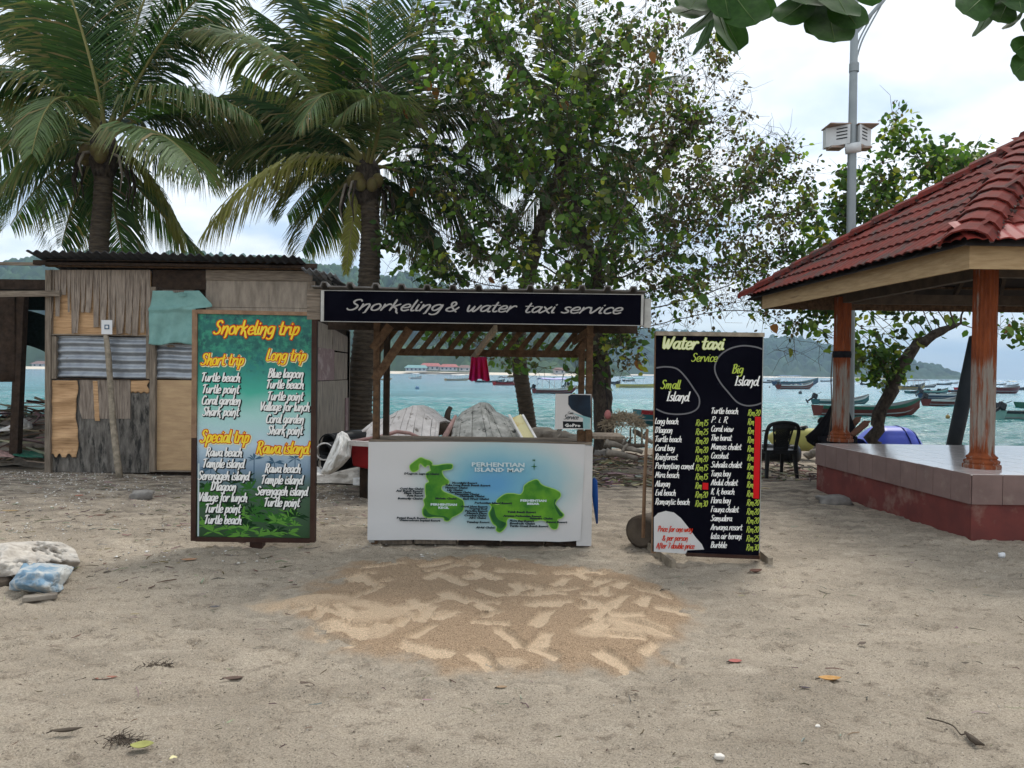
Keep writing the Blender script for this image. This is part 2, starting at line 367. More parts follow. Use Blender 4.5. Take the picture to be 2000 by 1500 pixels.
def column_paint():
    m = mat('column_paint', (0.25, 0.068, 0.024), (0.15, 0.040, 0.016), 6, (2, 2, 0.6), rough=0.75, bump=0.25, bscale=20)
    n, l = m.node_tree.nodes, m.node_tree.links; b = n['Principled BSDF']; src = b.inputs['Base Color'].links[0].from_socket
    t = n.new('ShaderNodeTexCoord'); mp = n.new('ShaderNodeMapping'); mp.inputs['Scale'].default_value = (9, 9, 0.9); l.new(t.outputs['Object'], mp.inputs[0])
    no = n.new('ShaderNodeTexNoise'); no.inputs['Scale'].default_value = 1.6; no.inputs['Detail'].default_value = 7; no.inputs['Roughness'].default_value = 0.7; l.new(mp.outputs[0], no.inputs['Vector'])
    sp = n.new('ShaderNodeSeparateXYZ'); l.new(t.outputs['Object'], sp.inputs[0])
    hr = n.new('ShaderNodeValToRGB'); e = hr.color_ramp.elements; e[0].position = 0.0; e[0].color = (0.10,) * 3 + (1,); e[1].position = 0.72; e[1].color = (-0.0,) * 3 + (1,)
    for p_, v_ in ((0.06, 0.0), (0.12, 0.16), (0.52, 0.16), (0.60, 0.0)):
        q = hr.color_ramp.elements.new(p_); q.color = (v_, v_, v_, 1)
    dv = n.new('ShaderNodeMath'); dv.operation = 'MULTIPLY'; dv.inputs[1].default_value = 0.5; l.new(sp.outputs['Z'], dv.inputs[0]); l.new(dv.outputs[0], hr.inputs[0])
    ad = n.new('ShaderNodeMath'); ad.operation = 'ADD'; l.new(no.outputs['Fac'], ad.inputs[0]); l.new(hr.outputs[0], ad.inputs[1])
    r = n.new('ShaderNodeValToRGB'); r.color_ramp.elements[0].position = 0.565; r.color_ramp.elements[1].position = 0.69; l.new(ad.outputs[0], r.inputs[0])
    mx = n.new('ShaderNodeMixRGB'); l.new(r.outputs[0], mx.inputs[0]); l.new(src, mx.inputs[1]); mx.inputs[2].default_value = (0.25, 0.22, 0.19, 1)
    l.new(mx.outputs[0], b.inputs['Base Color']); return m
M['column'] = column_paint()
# ---------------------------------------------------------------- ground
def gz(x, y):
    x = np.asarray(x, float); y = np.asarray(y, float)
    z = 0.016 * fbm(x * 1.3, y * 1.3, 3, 3) + 0.012 * fbm(x * 5, y * 5, 3, 9) * sm(20, 6, y)
    z = z + 0.05 * fbm(x * 0.4 + 3, y * 0.4, 2, 5) * sm(7.5, 12, y)
    z = z - 1.7 * sm(16.2, 27, y) - 0.05 * sm(11, 16, y)
    return z
def gzs(x, y): return float(gz(np.array([x]), np.array([y]))[0])

xs = np.concatenate([-60 + 48 * np.linspace(0, 1, 26) ** 0.8, np.arange(-11.9, -5.2, 0.07), np.arange(-5.2, 5.2, 0.022), np.arange(5.2, 12, 0.07), 12.05 + 48 * np.linspace(0, 1, 26) ** 1.3])
ys = np.concatenate([np.linspace(-18, 1.7, 22), np.arange(1.75, 7.6, 0.022), np.arange(7.6, 13, 0.045), np.arange(13, 28, 0.15), np.linspace(28.2, 46, 10)])
X, Y = np.meshgrid(xs, ys)
Z = gz(X, Y)
near = sm(13, 7, Y)
# scuffed, trodden surface: ripples, small clods and dents
dirt = fbm(X * 2.2, Y * 5.5, 5, 21)
Z = Z + near * (0.024 * np.clip(fbm(X * 7, Y * 11, 4, 31), -0.3, 0.4) + 0.013 * np.maximum(fbm(X * 17, Y * 22, 3, 41) - 0.10, 0) * 3)
for k in range(420):                          # heel and toe dents
    cx, cy_ = rng.uniform(-5, 5), rng.uniform(2.0, 10.5); a = rng.uniform(0, math.pi); L = rng.uniform(.05, .13); W = rng.uniform(.03, .05)
    ix = slice(*np.searchsorted(xs, [cx - .25, cx + .25])); iy = slice(*np.searchsorted(ys, [cy_ - .25, cy_ + .25]))
    xx = X[iy, ix] - cx; yy = Y[iy, ix] - cy_
    u = xx * math.cos(a) + yy * math.sin(a); v = -xx * math.sin(a) + yy * math.cos(a)
    d = np.sqrt((u / L) ** 2 + (v / W) ** 2)
    Z[iy, ix] += -0.020 * np.exp(-d ** 3) + 0.009 * np.exp(-((d - 1.35) / 0.3) ** 2)
V = np.stack([X.ravel(), Y.ravel(), Z.ravel()], 1)
def sand_material(name, fresh=False):
    m = bpy.data.materials.new(name); m.use_nodes = True
    n, l = m.node_tree.nodes, m.node_tree.links; b = n['Principled BSDF']; b.inputs['Roughness'].default_value = 0.95; b.inputs['Specular IOR Level'].default_value = 0.12
    g = n.new('ShaderNodeNewGeometry')
    def no(sc, st=(1, 1, 1), det=8, ro=0.6, loc=(0, 0, 0)):
        mp = n.new('ShaderNodeMapping'); mp.inputs['Scale'].default_value = st; mp.inputs['Location'].default_value = loc; l.new(g.outputs['Position'], mp.inputs[0])
        q = n.new('ShaderNodeTexNoise'); q.inputs['Scale'].default_value = sc; q.inputs['Detail'].default_value = det; q.inputs['Roughness'].default_value = ro
        l.new(mp.outputs[0], q.inputs['Vector']); return q.outputs['Fac']
    def ramp(f, a, c, ca=(0, 0, 0, 1), cb=(1, 1, 1, 1)):
        r = n.new('ShaderNodeValToRGB'); r.color_ramp.elements[0].position = a; r.color_ramp.elements[1].position = c
        r.color_ramp.elements[0].color = ca; r.color_ramp.elements[1].color = cb; l.new(f, r.inputs[0]); return r.outputs[0]
    def mix(f, a, c, mode='MIX'):
        q = n.new('ShaderNodeMixRGB'); q.blend_type = mode
        for i, x in ((0, f), (1, a), (2, c)):
            if isinstance(x, tuple): q.inputs[i].default_value = (*x, 1)
            elif isinstance(x, (int, float)): q.inputs[0].default_value = x
            else: l.new(x, q.inputs[i])
        return q.outputs[0]
    def mulc(a, b_):
        q = n.new('ShaderNodeMath'); q.operation = 'MULTIPLY'; l.new(a, q.inputs[0]); l.new(b_, q.inputs[1]); return q.outputs[0]
    if fresh:
        at = n.new('ShaderNodeAttribute'); at.attribute_name = 'Col'
        sp = n.new('ShaderNodeSeparateColor'); l.new(at.outputs['Color'], sp.inputs[0])
        rough_c = mix(ramp(no(150, det=3), 0.38, 0.6), (0.25, 0.17, 0.105), (0.48, 0.345, 0.225))
        smooth_c = mix(no(3), (0.67, 0.51, 0.35), (0.55, 0.41, 0.275))
        c = mix(mulc(sp.outputs[0], ramp(no(7, det=6, ro=0.7), 0.22, 0.40)), rough_c, smooth_c)
        grey = mix(ramp(no(9, (1, 2, 1)), 0.35, 0.65), (0.34, 0.288, 0.222), (0.435, 0.37, 0.288))
        c = mix(sp.outputs[1], grey, c)
    else:
        c = mix(ramp(no(1.1, (1, 1.8, 1)), 0.36, 0.62), (0.34, 0.288, 0.222), (0.45, 0.382, 0.296))
        c = mix(ramp(no(6, (1, 1.6, 1), 10, 0.74), 0.53, 0.64), c, (0.25, 0.205, 0.155))
        c = mix(ramp(no(2.3, (1, 2.2, 1), 9, 0.6, (7, 3, 1)), 0.60, 0.72), c, (0.49, 0.42, 0.33))
        # darker patches towards the shack and the tree line
        sp = n.new('ShaderNodeSeparateXYZ'); l.new(g.outputs['Position'], sp.inputs[0])
        mr = n.new('ShaderNodeMapRange'); mr.inputs['From Min'].default_value = 6.0; mr.inputs['From Max'].default_value = 10.5; l.new(sp.outputs['Y'], mr.inputs[0])
        mm = n.new('ShaderNodeMath'); mm.operation = 'MULTIPLY'; l.new(mr.outputs[0], mm.inputs[0]); l.new(ramp(no(2.4, (1, 2.4, 1)), 0.40, 0.60), mm.inputs[1])
        c = mix(mm.outputs[0], c, (0.15, 0.125, 0.10))
        c = mix(ramp(no(70, (1, 1.2, 1), det=4, ro=0.75), 0.595, 0.65), c, (0.085, 0.066, 0.05))      # dark specks: grains, also painted in for the shade of tiny pits
        c = mix(ramp(no(70, det=4, ro=0.7, loc=(5, 2, 0)), 0.655, 0.70), c, (0.58, 0.53, 0.46))  # shell grit
    fine = mix(ramp(no(120, det=5, ro=0.8), 0.34, 0.66), (0.54, 0.54, 0.54), (1.36, 1.36, 1.36))
    c = mix(1.0, c, fine, 'MULTIPLY'); l.new(c, b.inputs['Base Color'])
    bu = n.new('ShaderNodeBump'); bu.inputs['Strength'].default_value = 1.0; bu.inputs['Distance'].default_value = 0.022
    l.new(no(30, (1, 1.4, 1), 10, 0.80), bu.inputs['Height'])
    l.new(bu.outputs[0], b.inputs['Normal']); return m
M['sand'] = sand_material('sand'); M['sand_fresh'] = sand_material('sand_fresh', True)
ground = bpy.data.objects.new('ground', numpy_mesh('ground', V, gridfaces(len(xs), len(ys)), M['sand']))
col.objects.link(ground); tag(ground, kind='structure')

# fresh sand tipped in front of the stall, patted flat with a shovel
px_ = np.arange(-2.35, 1.75, 0.0135); py_ = np.arange(3.3, 7.1, 0.0135)
X, Y = np.meshgrid(px_, py_)
base = gz(X, Y) + near.max() * 0
cxm, cym = -0.05, 5.22
rx = 1.55 + 0.25 * (Y - 5.0) * -0.25
d = np.sqrt(((X - cxm + 0.12 * (Y - 5)) / rx) ** 2 + ((Y - cym) / 1.28) ** 2)
d = d + 0.30 * fbm(X * 1.6, Y * 1.6, 4, 77) + 0.10 * fbm(X * 9, Y * 9, 3, 78)
h = 0.035 * sm(1.02, 0.72, d) + 0.010
edge = sm(1.08, 0.96, d)
Z = base + h + 0.010 * fbm(X * 3, Y * 3, 3, 80)
roughn = 0.011 * fbm(X * 30, Y * 30, 3, 81) + 0.007 * np.maximum(fbm(X * 55, Y * 55, 2, 82), 0)
smooth = sm(0.20, 0.30, fbm(X * 1.3, Y * 2.2, 3, 90)) * 0.7
dep = np.zeros_like(Z)
prs = []
r2 = random.Random(12)
for k in range(125):
    a = r2.choice([0.0, 0.25, -0.3, 0.9, -0.9, 2.2, 1.4]) + r2.gauss(0, .22)
    prs.append((r2.uniform(-1.55, 1.25), r2.uniform(4.05, 6.7), a, r2.uniform(.09, .19), r2.uniform(.036, .056), r2.uniform(.010, .022)))
for (cx, cy_, a, L, W, D) in prs:
    xx = X - cx; yy = Y - cy_
    u = xx * math.cos(a) + yy * math.sin(a); v = -xx * math.sin(a) + yy * math.cos(a)
    q = np.maximum(np.abs(u) / L, np.abs(v) / W * (1 + 0.15 * np.sin(u * 20)))
    q = q + 0.16 * vnoise(X * 22, Y * 22, 95)
    ins = sm(1.08, 0.93, q)
    tilt = (v / W) * 0.5 + 0.5
    dep = np.where(ins > 0.01, dep * (1 - ins) + ins * (-D * (0.5 + tilt * 0.9)), dep)
    rim = np.exp(-((q - 1.18) / 0.10) ** 2)
    dep = dep + rim * 0.009 * (v > 0)
    smooth = np.maximum(smooth, ins)
Z = Z + dep + roughn * (1 - smooth * 0.93)
Z = np.where(edge > 0, Z, base - 0.03) - (1 - edge) * 0.03
keepv = edge.ravel() > 0.001
Fq = gridfaces(len(px_), len(py_)); Fq = Fq[keepv[Fq].any(1)]
used_v = np.unique(Fq); remap = -np.ones(X.size, int); remap[used_v] = np.arange(len(used_v))
V = np.stack([X.ravel(), Y.ravel(), Z.ravel()], 1)[used_v]
cc = np.stack([smooth.ravel(), sm(0.99, 0.83, d).ravel(), np.zeros(X.size)], 1)[used_v]
patch = bpy.data.objects.new('sand_patch', numpy_mesh('sand_patch', V, remap[Fq], M['sand_fresh'], colr=cc))
col.objects.link(patch); tag(patch, kind='structure')

# ---------------------------------------------------------------- sea
def sea_material():
    m = bpy.data.materials.new('sea'); m.use_nodes = True
    n, l = m.node_tree.nodes, m.node_tree.links; b = n['Principled BSDF']
    b.inputs['Roughness'].default_value = 0.12; b.inputs['IOR'].default_value = 1.33
    g = n.new('ShaderNodeNewGeometry'); sp = n.new('ShaderNodeSeparateXYZ'); l.new(g.outputs['Position'], sp.inputs[0])
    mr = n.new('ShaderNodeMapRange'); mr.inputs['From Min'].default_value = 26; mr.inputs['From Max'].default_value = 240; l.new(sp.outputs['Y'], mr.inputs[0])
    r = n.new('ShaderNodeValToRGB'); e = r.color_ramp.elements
    e[0].position = 0; e[0].color = (0.008, 0.10, 0.09, 1); e[1].position = 1; e[1].color = (0.20, 0.34, 0.43, 1)  # paler far end: grazing sky reflection put into the base colour
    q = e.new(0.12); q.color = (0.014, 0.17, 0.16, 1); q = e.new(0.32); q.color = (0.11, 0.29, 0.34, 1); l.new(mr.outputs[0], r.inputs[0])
    no = n.new('ShaderNodeTexNoise'); no.inputs['Scale'].default_value = 0.06; no.inputs['Detail'].default_value = 5
    mp = n.new('ShaderNodeMapping'); mp.inputs['Scale'].default_value = (1, 2.4, 1); l.new(g.outputs['Position'], mp.inputs[0]); l.new(mp.outputs[0], no.inputs[0])
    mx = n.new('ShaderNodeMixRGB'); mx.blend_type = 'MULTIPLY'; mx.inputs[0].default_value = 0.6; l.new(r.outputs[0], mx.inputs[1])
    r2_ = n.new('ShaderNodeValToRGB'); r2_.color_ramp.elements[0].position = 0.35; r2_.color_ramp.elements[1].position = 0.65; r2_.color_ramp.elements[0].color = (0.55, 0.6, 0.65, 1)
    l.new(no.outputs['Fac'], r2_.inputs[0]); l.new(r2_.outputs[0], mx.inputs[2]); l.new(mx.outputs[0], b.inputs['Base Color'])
    w = n.new('ShaderNodeTexNoise'); w.inputs['Scale'].default_value = 1.1; w.inputs['Detail'].default_value = 5; w.inputs['Roughness'].default_value = 0.55
    mp2 = n.new('ShaderNodeMapping'); mp2.inputs['Scale'].default_value = (0.6, 1.9, 1); l.new(g.outputs['Position'], mp2.inputs[0]); l.new(mp2.outputs[0], w.inputs[0])
    bu = n.new('ShaderNodeBump'); bu.inputs['Strength'].default_value = 0.9; bu.inputs['Distance'].default_value = 0.42; l.new(w.outputs['Fac'], bu.inputs['Height'])
    l.new(bu.outputs[0], b.inputs['Normal']); return m
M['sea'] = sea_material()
sy = np.concatenate([np.arange(19, 70, 0.16), 70 * (1.035 ** np.arange(0, 132)), [7500.]])
su = np.linspace(-1.15, 1.15, 340)
YY = np.repeat(sy[:, None], len(su), 1); XX = su[None, :] * (YY * 0.75 + 22)
fade = sm(160, 40, YY)
wav = 0.17 * fbm(XX * 0.5, YY * 1.4, 4, 301, 0.6) + 0.055 * fbm(XX * 2.0, YY * 4.2, 2, 305)
ZZ = SEA + wav * fade
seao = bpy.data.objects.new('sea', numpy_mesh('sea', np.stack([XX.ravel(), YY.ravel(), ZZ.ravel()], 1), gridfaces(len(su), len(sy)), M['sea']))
col.objects.link(seao); tag(seao, kind='structure')

# ---------------------------------------------------------------- far hills under forest
dm('forest', (1, 1, 1), (0.75, 0.75, 0.75), 0.08, rough=0.95, attr=True, usegeo=True, spec=0.05)
dm('far_sand', (0.62, 0.55, 0.44), (0.50, 0.44, 0.36), 0.05, usegeo=True)
def worley(x, y, cell, seed):
    gx = np.floor(x / cell); gy = np.floor(y / cell); best = np.full(x.shape, 9e9); bid = np.zeros(x.shape)
    for i in (-1, 0, 1):
        for j in (-1, 0, 1):
            a = gx + i; b = gy + j
            cx = (a + _h(a, b, seed)) * cell; cy_ = (b + _h(a, b, seed + 1)) * cell
            dd = (x - cx) ** 2 + (y - cy_) ** 2; k = dd < best
            best = np.where(k, dd, best); bid = np.where(k, _h(a, b, seed + 2), bid)
    return np.sqrt(best), bid
def hill(name, prof, D0, depth, step, cell, base_c, seed, x0, x1):
    # prof: list of (px, py) of the skyline; front foot at distance D0, crest `depth` behind
    pxs = np.array([p[0] for p in prof], float)
    Dc = D0 + depth
    crest = [P(a, b, Dc) for a, b in prof]
    cxs = np.array([c.x for c in crest]); czs = np.array([c.z for c in crest])
    X_ = np.arange(min(cxs[0], -1e9 if False else cxs[0]), cxs[-1], step); Y_ = np.arange(D0, D0 + depth * 1.5, step * 1.3)
    X, Y = np.meshgrid(X_, Y_)
    prof_z = np.interp(X, cxs, czs, left=SEA, right=SEA)
    t = (Y - D0) / depth
    ends = sm(cxs[-1] + 0, cxs[-1] - 60, X) if x1 else 1.0
    rise = np.where(t < 1, np.sin(np.clip(t, 0, 1) * math.pi / 2) ** 0.9, 1 - 0.6 * (t - 1))
    hgt = (prof_z - SEA) * rise * (1 + 0.22 * fbm(X / 90, Y / 90, 3, seed) * np.clip(1 - np.abs(t - 1), 0, 1) * (t < 0.93))
    dd, idc = worley(X, Y, cell, seed); dd2, id2 = worley(X + 31, Y + 11, cell * 0.55, seed + 9)
    bump = np.sqrt(np.clip(1 - (dd / (cell * 0.62)) ** 2, 0, 1)) * cell * (0.45 + 0.75 * idc) + np.sqrt(np.clip(1 - (dd2 / (cell * 0.36)) ** 2, 0, 1)) * cell * 0.3
    Z = SEA - 2 + hgt - cell * 0.25 + bump * sm(0.0, 0.04, t) * np.clip(hgt / 12, 0, 1)
    cv = (0.35 + 1.15 * idc + 0.8 * (id2 - 0.5))[..., None] * np.array(base_c)[None, None, :]
    lt = (sm(0.20, 0.02, t) * 0.5)[..., None]
    cv = cv * (1 - lt) + lt * np.array([0.085, 0.12, 0.055])
    o = bpy.data.objects.new(name, numpy_mesh(name, np.stack([X.ravel(), Y.ravel(), Z.ravel()], 1), gridfaces(len(X_), len(Y_)), M['forest'], colr=cv.reshape(-1, 3)))
    col.objects.link(o); tag(o, kind='structure'); return o
hill('near_hill', [(-900, 560), (-500, 520), (-200, 560), (0, 545), (60, 535), (160, 525), (330, 505), (480, 515), (600, 530), (690, 536), (725, 548), (760, 556), (800, 549), (850, 572), (930, 600), (1010, 625), (1080, 655), (1130, 690), (1160, 716), (1180, 728)],
     620, 330, 2.4, 11, (0.038, 0.068, 0.028), 401, 0, 1)
hill('far_hill', [(640, 700), (760, 660), (900, 640), (1050, 630), (1180, 640), (1300, 655), (1400, 664), (1470, 670), (1530, 674), (1570, 678), (1610, 690), (1650, 701), (1680, 709), (1700, 717), (1716, 727), (1722, 736)],
     1180, 380, 3.6, 14, (0.028, 0.055, 0.032), 431, 0, 1)
# pale beach at the foot of the near hill
mb = MB()
def beach(u, v):
    x = lerp(-800, 66, u); y = 600 + 22 * v + 10 * math.sin(u * 9) - 14 * u
    return (x, y, SEA + 0.03 + 2.0 * v ** 0.8)
mb.grid(beach, 120, 3); tag(mb.build('far_beach', M['far_sand']), kind='structure')
mb = MB(); mb.grid(lambda u, v: (lerp(60, 590, u), 1150 + 30 * v, SEA + 0.03 + 2.2 * v * (1 - u * 0.6)), 60, 3); tag(mb.build('far_beach', M['far_sand']), kind='structure')

# buildings along the far shore
dm('far_roof_red', (0.30, 0.085, 0.075), (0.36, 0.14, 0.12), 0.5, usegeo=True)
dm('far_roof_teal', (0.14, 0.27, 0.26), (0.18, 0.30, 0.29), 0.5, usegeo=True)
dm('far_roof_brown', (0.20, 0.12, 0.10), rough=0.9)
dm('far_wall', (0.55, 0.54, 0.52), (0.40, 0.39, 0.38), 0.3, usegeo=True)
dm('far_window', (0.04, 0.05, 0.06), rough=0.2)
def chalet(px0, px1, pyr, pyb, Y, rm, label, floors=1):
    a = P(px0, pyb, Y); b = P(px1, pyb, Y); zr = P((px0 + px1) / 2, pyr, Y).z; zb = max(SEA + 0.6, a.z)
    zr = max(zr, zb + 5); ze = zb + (zr - zb) * 0.55; w = b.x - a.x; dp = 10
    t = thing('shore_building', label, 'building', (a.x + w / 2, Y, zb), group='buildings on the far shore')
    m = MB(); m.box(a.x, Y, zb, b.x, Y + dp, ze); m.build('wall', M['far_wall'], t)
    m = MB(); e = 1.2
    m.add([(a.x - e, Y - e, ze), (b.x + e, Y - e, ze), (b.x + e, Y + dp + e, ze), (a.x - e, Y + dp + e, ze), (a.x + e, Y + dp / 2, zr), (b.x - e, Y + dp / 2, zr)],
          [(3, 2, 1, 0), (0, 1, 5, 4), (1, 2, 5), (2, 3, 4, 5), (3, 0, 4)]); m.build('roof', M[rm], t)
    nw = max(2, int(w / 3.2))
    m0 = None
    for i in range(nw):
        x = a.x + w * (i + 0.5) / nw
        m = MB(); m.box(x - .7, Y - .08, zb + (ze - zb) * .35, x + .7, Y - .003, ze - (ze - zb) * .15)
        o = m.build('window', M['far_window'], t)
for a in [(792, 832, 713, 725, 598, 'far_roof_teal', 'low building with teal hipped roof on the far shore left of the red roofs'),
          (822, 858, 709, 723, 604, 'far_roof_red', 'larger red roofed building on the far shore beside the teal roof'),
          (860, 892, 711, 724, 600, 'far_roof_red', 'right hand red roofed building of the pair on the far shore'),
          (896, 918, 714, 725, 606, 'far_roof_brown', 'small brown roofed hut at the right end of the far beach resort'),
          (676, 690, 707, 722, 600, 'far_roof_red', 'small red roofed hut on the far shore between shack and palm trunk'),
          (1082, 1104, 722, 730, 605, 'far_roof_brown', 'low brown hut on the far shore behind the right hand palm'),
          (62, 84, 706, 717, 610, 'far_roof_brown', 'small brown roofed hut on the far shore left of the shack')]:
    chalet(*a)

# sea air
hz = MB(); hz.box(-6000, -25, -3.2, 6000, 7600, 260)
dmh = bpy.data.materials.new('haze'); dmh.use_nodes = True
hn, hl = dmh.node_tree.nodes, dmh.node_tree.links; hn.remove(hn['Principled BSDF'])
pv = hn.new('ShaderNodeVolumePrincipled'); pv.inputs['Color'].default_value = (0.50, 0.72, 0.95, 1); pv.inputs['Density'].default_value = 0.00026
hl.new(pv.outputs[0], hn['Material Output'].inputs['Volume'])
ho = hz.build('haze', dmh); tag(ho, kind='stuff')
# ---------------------------------------------------------------- brush lettering (strokes: x,y in hundredths of the cap height)
GL = {
'a': (54, '46,52 34,60 18,54 8,34 10,12 20,3 32,10 42,28 48,58|48,58 44,30 46,8 52,0 60,4'),
'b': (52, '14,100 12,50 10,8|12,20 26,48 40,56 48,40 44,14 30,0 10,6'),
'c': (44, '42,48 34,60 18,54 8,32 12,8 26,0 42,10'),
'd': (54, '42,30 32,58 14,50 6,26 12,4 26,2 38,18 46,50|50,100 46,50 46,12 52,0 60,2'),
'e': (46, '8,28 34,30 42,44 32,60 16,54 6,30 12,6 26,-1 44,10'),
'f': (38, '44,90 34,100 24,90 20,50 16,0 10,-22|4,56 38,58'),
'g': (52, '46,50 32,60 14,52 6,30 14,8 28,8 42,30 48,56|48,58 46,10 40,-24 22,-34 6,-26'),
'h': (54, '14,100 12,50 8,0|10,22 26,52 38,56 42,40 40,10 46,-4 54,-2'),
'i': (24, '12,58 10,20 14,2 24,4|14,78 17,82'),
'j': (26, '18,58 18,0 10,-30 -4,-30|20,78 23,82'),
'k': (52, '14,100 12,50 8,0|44,60 28,46 12,28|16,32 34,18 44,-14 52,-24'),
'l': (22, '14,100 10,50 10,10 16,-1 26,4'),
'm': (78, '10,58 10,30 6,0|10,24 22,54 32,56 36,38 32,2|34,28 48,54 58,56 62,38 60,8 66,-14 74,-18'),
'n': (54, '10,58 10,30 6,0|10,22 24,52 38,58 44,42 42,8 40,-20|40,-20 34,-26'),
'o': (50, '28,60 12,50 6,26 12,4 28,0 42,14 44,40 34,58 26,60'),
'p': (52, '14,60 12,20 6,-32|12,28 26,56 42,56 46,36 38,10 22,2 10,10'),
'q': (52, '44,50 30,60 12,50 8,24 20,6 36,20 46,56|46,58 44,0 42,-32'),
'r': (40, '10,58 10,30 6,0|10,24 22,50 34,60 42,52'),
's': (40, '36,54 24,60 12,50 18,36 32,24 34,10 20,0 4,8'),
't': (40, '22,92 18,40 18,12 28,0 40,8|2,62 40,64'),
'u': (54, '10,58 8,24 14,2 28,6 40,26 44,58|44,58 42,20 48,2 58,4'),
'v': (46, '6,58 12,24 18,0 30,20 40,48 46,60'),
'w': (68, '6,58 8,22 16,0 28,16 36,50|36,50 34,16 42,0 54,18 62,46 66,60'),
'x': (48, '6,58 20,40 34,12 48,-2|44,60 28,34 4,2'),
'y': (50, '10,58 12,30 24,16 38,26|46,60 42,10 34,-24 18,-34 6,-26'),
'z': (46, '8,58 40,58 8,2 44,2'),
'A': (58, '4,0 18,50 34,98 42,50 46,0|10,36 48,36'),
'B': (56, '16,100 12,50 8,0|4,92 30,102 46,88 38,62 16,54|16,54 42,50 50,26 34,4 6,0'),
'C': (54, '50,84 40,100 22,90 8,60 8,26 18,4 36,0 50,16'),
'D': (58, '16,98 12,50 8,0|2,92 28,100 48,80 52,46 40,12 8,0'),
'E': (50, '44,96 20,96 14,56 10,4 44,2|14,54 38,56'),
'F': (50, '16,98 12,50 8,0|4,94 48,98|14,54 40,58'),
'G': (58, '50,84 38,100 18,86 8,50 14,10 32,0 48,14 50,42 34,42'),
'I': (28, '16,98 12,50 10,0|4,96 28,98|0,2 24,2'),
'J': (38, '30,98 26,40 20,4 6,4'),
'K': (56, '14,98 12,50 8,0|48,98 32,66 14,48|16,52 34,30 42,0 54,-10'),
'L': (44, '16,98 10,50 8,4 24,2 42,8'),
'M': (74, '6,0 14,50 18,98 28,50 36,30 48,66 58,98 58,50 60,0'),
'N': (60, '6,0 12,98|14,98 28,50 42,2|44,0 50,98'),
'P': (54, '16,98 12,50 8,0|2,90 30,102 48,86 42,58 16,46'),
'R': (58, '16,98 12,50 8,0|2,90 30,102 48,86 40,58 16,50|20,50 36,24 48,-6 58,-8'),
'S': (56, '52,84 42,98 24,94 16,76 26,58 42,44 44,22 32,4 14,0 2,12'),
'T': (50, '28,96 24,50 18,0|0,86 20,98 52,96'),
'V': (54, '6,98 14,40 20,0 34,40 52,100'),
'W': (78, '6,98 10,36 18,0 32,40 40,76|40,76 40,30 46,0 60,36 76,98'),
'&': (66, '62,40 48,12 28,0 8,10 10,30 30,48 40,70 30,90 18,80 22,54 40,22 60,-4'),
'.': (20, '8,3 11,3'), "'": (20, '14,100 10,76'), '/': (36, '4,-10 34,100'), '-': (34, '4,40 28,40'),
'0': (48, '28,98 10,76 8,28 22,0 40,16 44,66 34,94 26,98'), '1': (30, '8,80 22,98 18,40 16,0'),
'2': (48, '8,80 22,98 40,86 34,50 6,4 44,2'), '3': (46, '8,90 26,98 40,82 26,56 42,34 30,4 6,6'),
'5': (46, '42,98 16,96 12,58 32,60 42,32 28,2 6,8'), '7': (44, '6,94 42,96 20,0'),
}
def brush_text(mb, text, x0, y0, h, width=None, wt=0.13, shear=0.22, grow=0.0, z=0.0, m=0, slope=0.0, vary=True, lay=0.0004):
    """lays the strokes of a line of text into mb on the local x-z plane facing -y; x0,y0 = left end of the baseline, h = cap height"""
    adv = sum(GL[c][0] if c in GL else 30 for c in text) / 100.0 * h
    sx = 1.0 if width is None else width / adv
    x = 0.0
    for ci, ch in enumerate(text):
        if ch not in GL: x += 0.30 * h; continue
        w, strokes = GL[ch]
        for si, st in enumerate(strokes.split('|')):
            pts = [tuple(float(q) / 100 for q in p.split(',')) for p in st.split()]
            if len(pts) > 2: pts = [(v.x, v.y) for v in catmull([(a, b, 0) for a, b in pts], 3)]
            pts = [(x0 + (x + (a + shear * b) * h) * sx, y0 + b * h + slope * (x * sx)) for a, b in pts]
            n = len(pts); vs = []
            for i, (a, b) in enumerate(pts):
                q0 = pts[max(i - 1, 0)]; q1 = pts[min(i + 1, n - 1)]
                tx, ty = q1[0] - q0[0], q1[1] - q0[1]; L = math.hypot(tx, ty) or 1; tx /= L; ty /= L
                k = (0.62 + 0.5 * abs(ty)) if vary else 1
                if vary and (i == 0 or i == n - 1): k *= 0.72
                ww = wt * h * 0.5 * k + grow
                ex = (-1 if i == 0 else 1 if i == n - 1 else 0) * (wt * h * 0.28 + grow)
                yy = -(z + lay * (si % 4) + lay * 0.8 * i / n)
                cx, cy_ = a + tx * ex, b + ty * ex
                vs += [(cx - ty * ww, yy, cy_ + tx * ww), (cx + ty * ww, yy, cy_ - tx * ww)]
            mb.add(vs, [(2 * i, 2 * i + 1, 2 * i + 3, 2 * i + 2) for i in range(n - 1)], m)
        x += w / 100 * h
    return adv * sx
def font_mesh(text, size, x, z, y, align='LEFT', sx=1.0, shear=0.0, space=1.0, offset=0.0):
    cu = bpy.data.curves.new('f', 'FONT'); cu.body = text; cu.size = size; cu.align_x = align; cu.shear = shear
    cu.resolution_u = 1; cu.space_character = space; cu.offset = offset
    o = bpy.data.objects.new('f', cu); me = bpy.data.meshes.new_from_object(o)
    vs = [(x + v.co.x * sx, -y, z + v.co.y) for v in me.vertices]; fs = [tuple(p.vertices) for p in me.polygons]
    bpy.data.objects.remove(o); bpy.data.curves.remove(cu); bpy.data.meshes.remove(me)
    return vs, fs
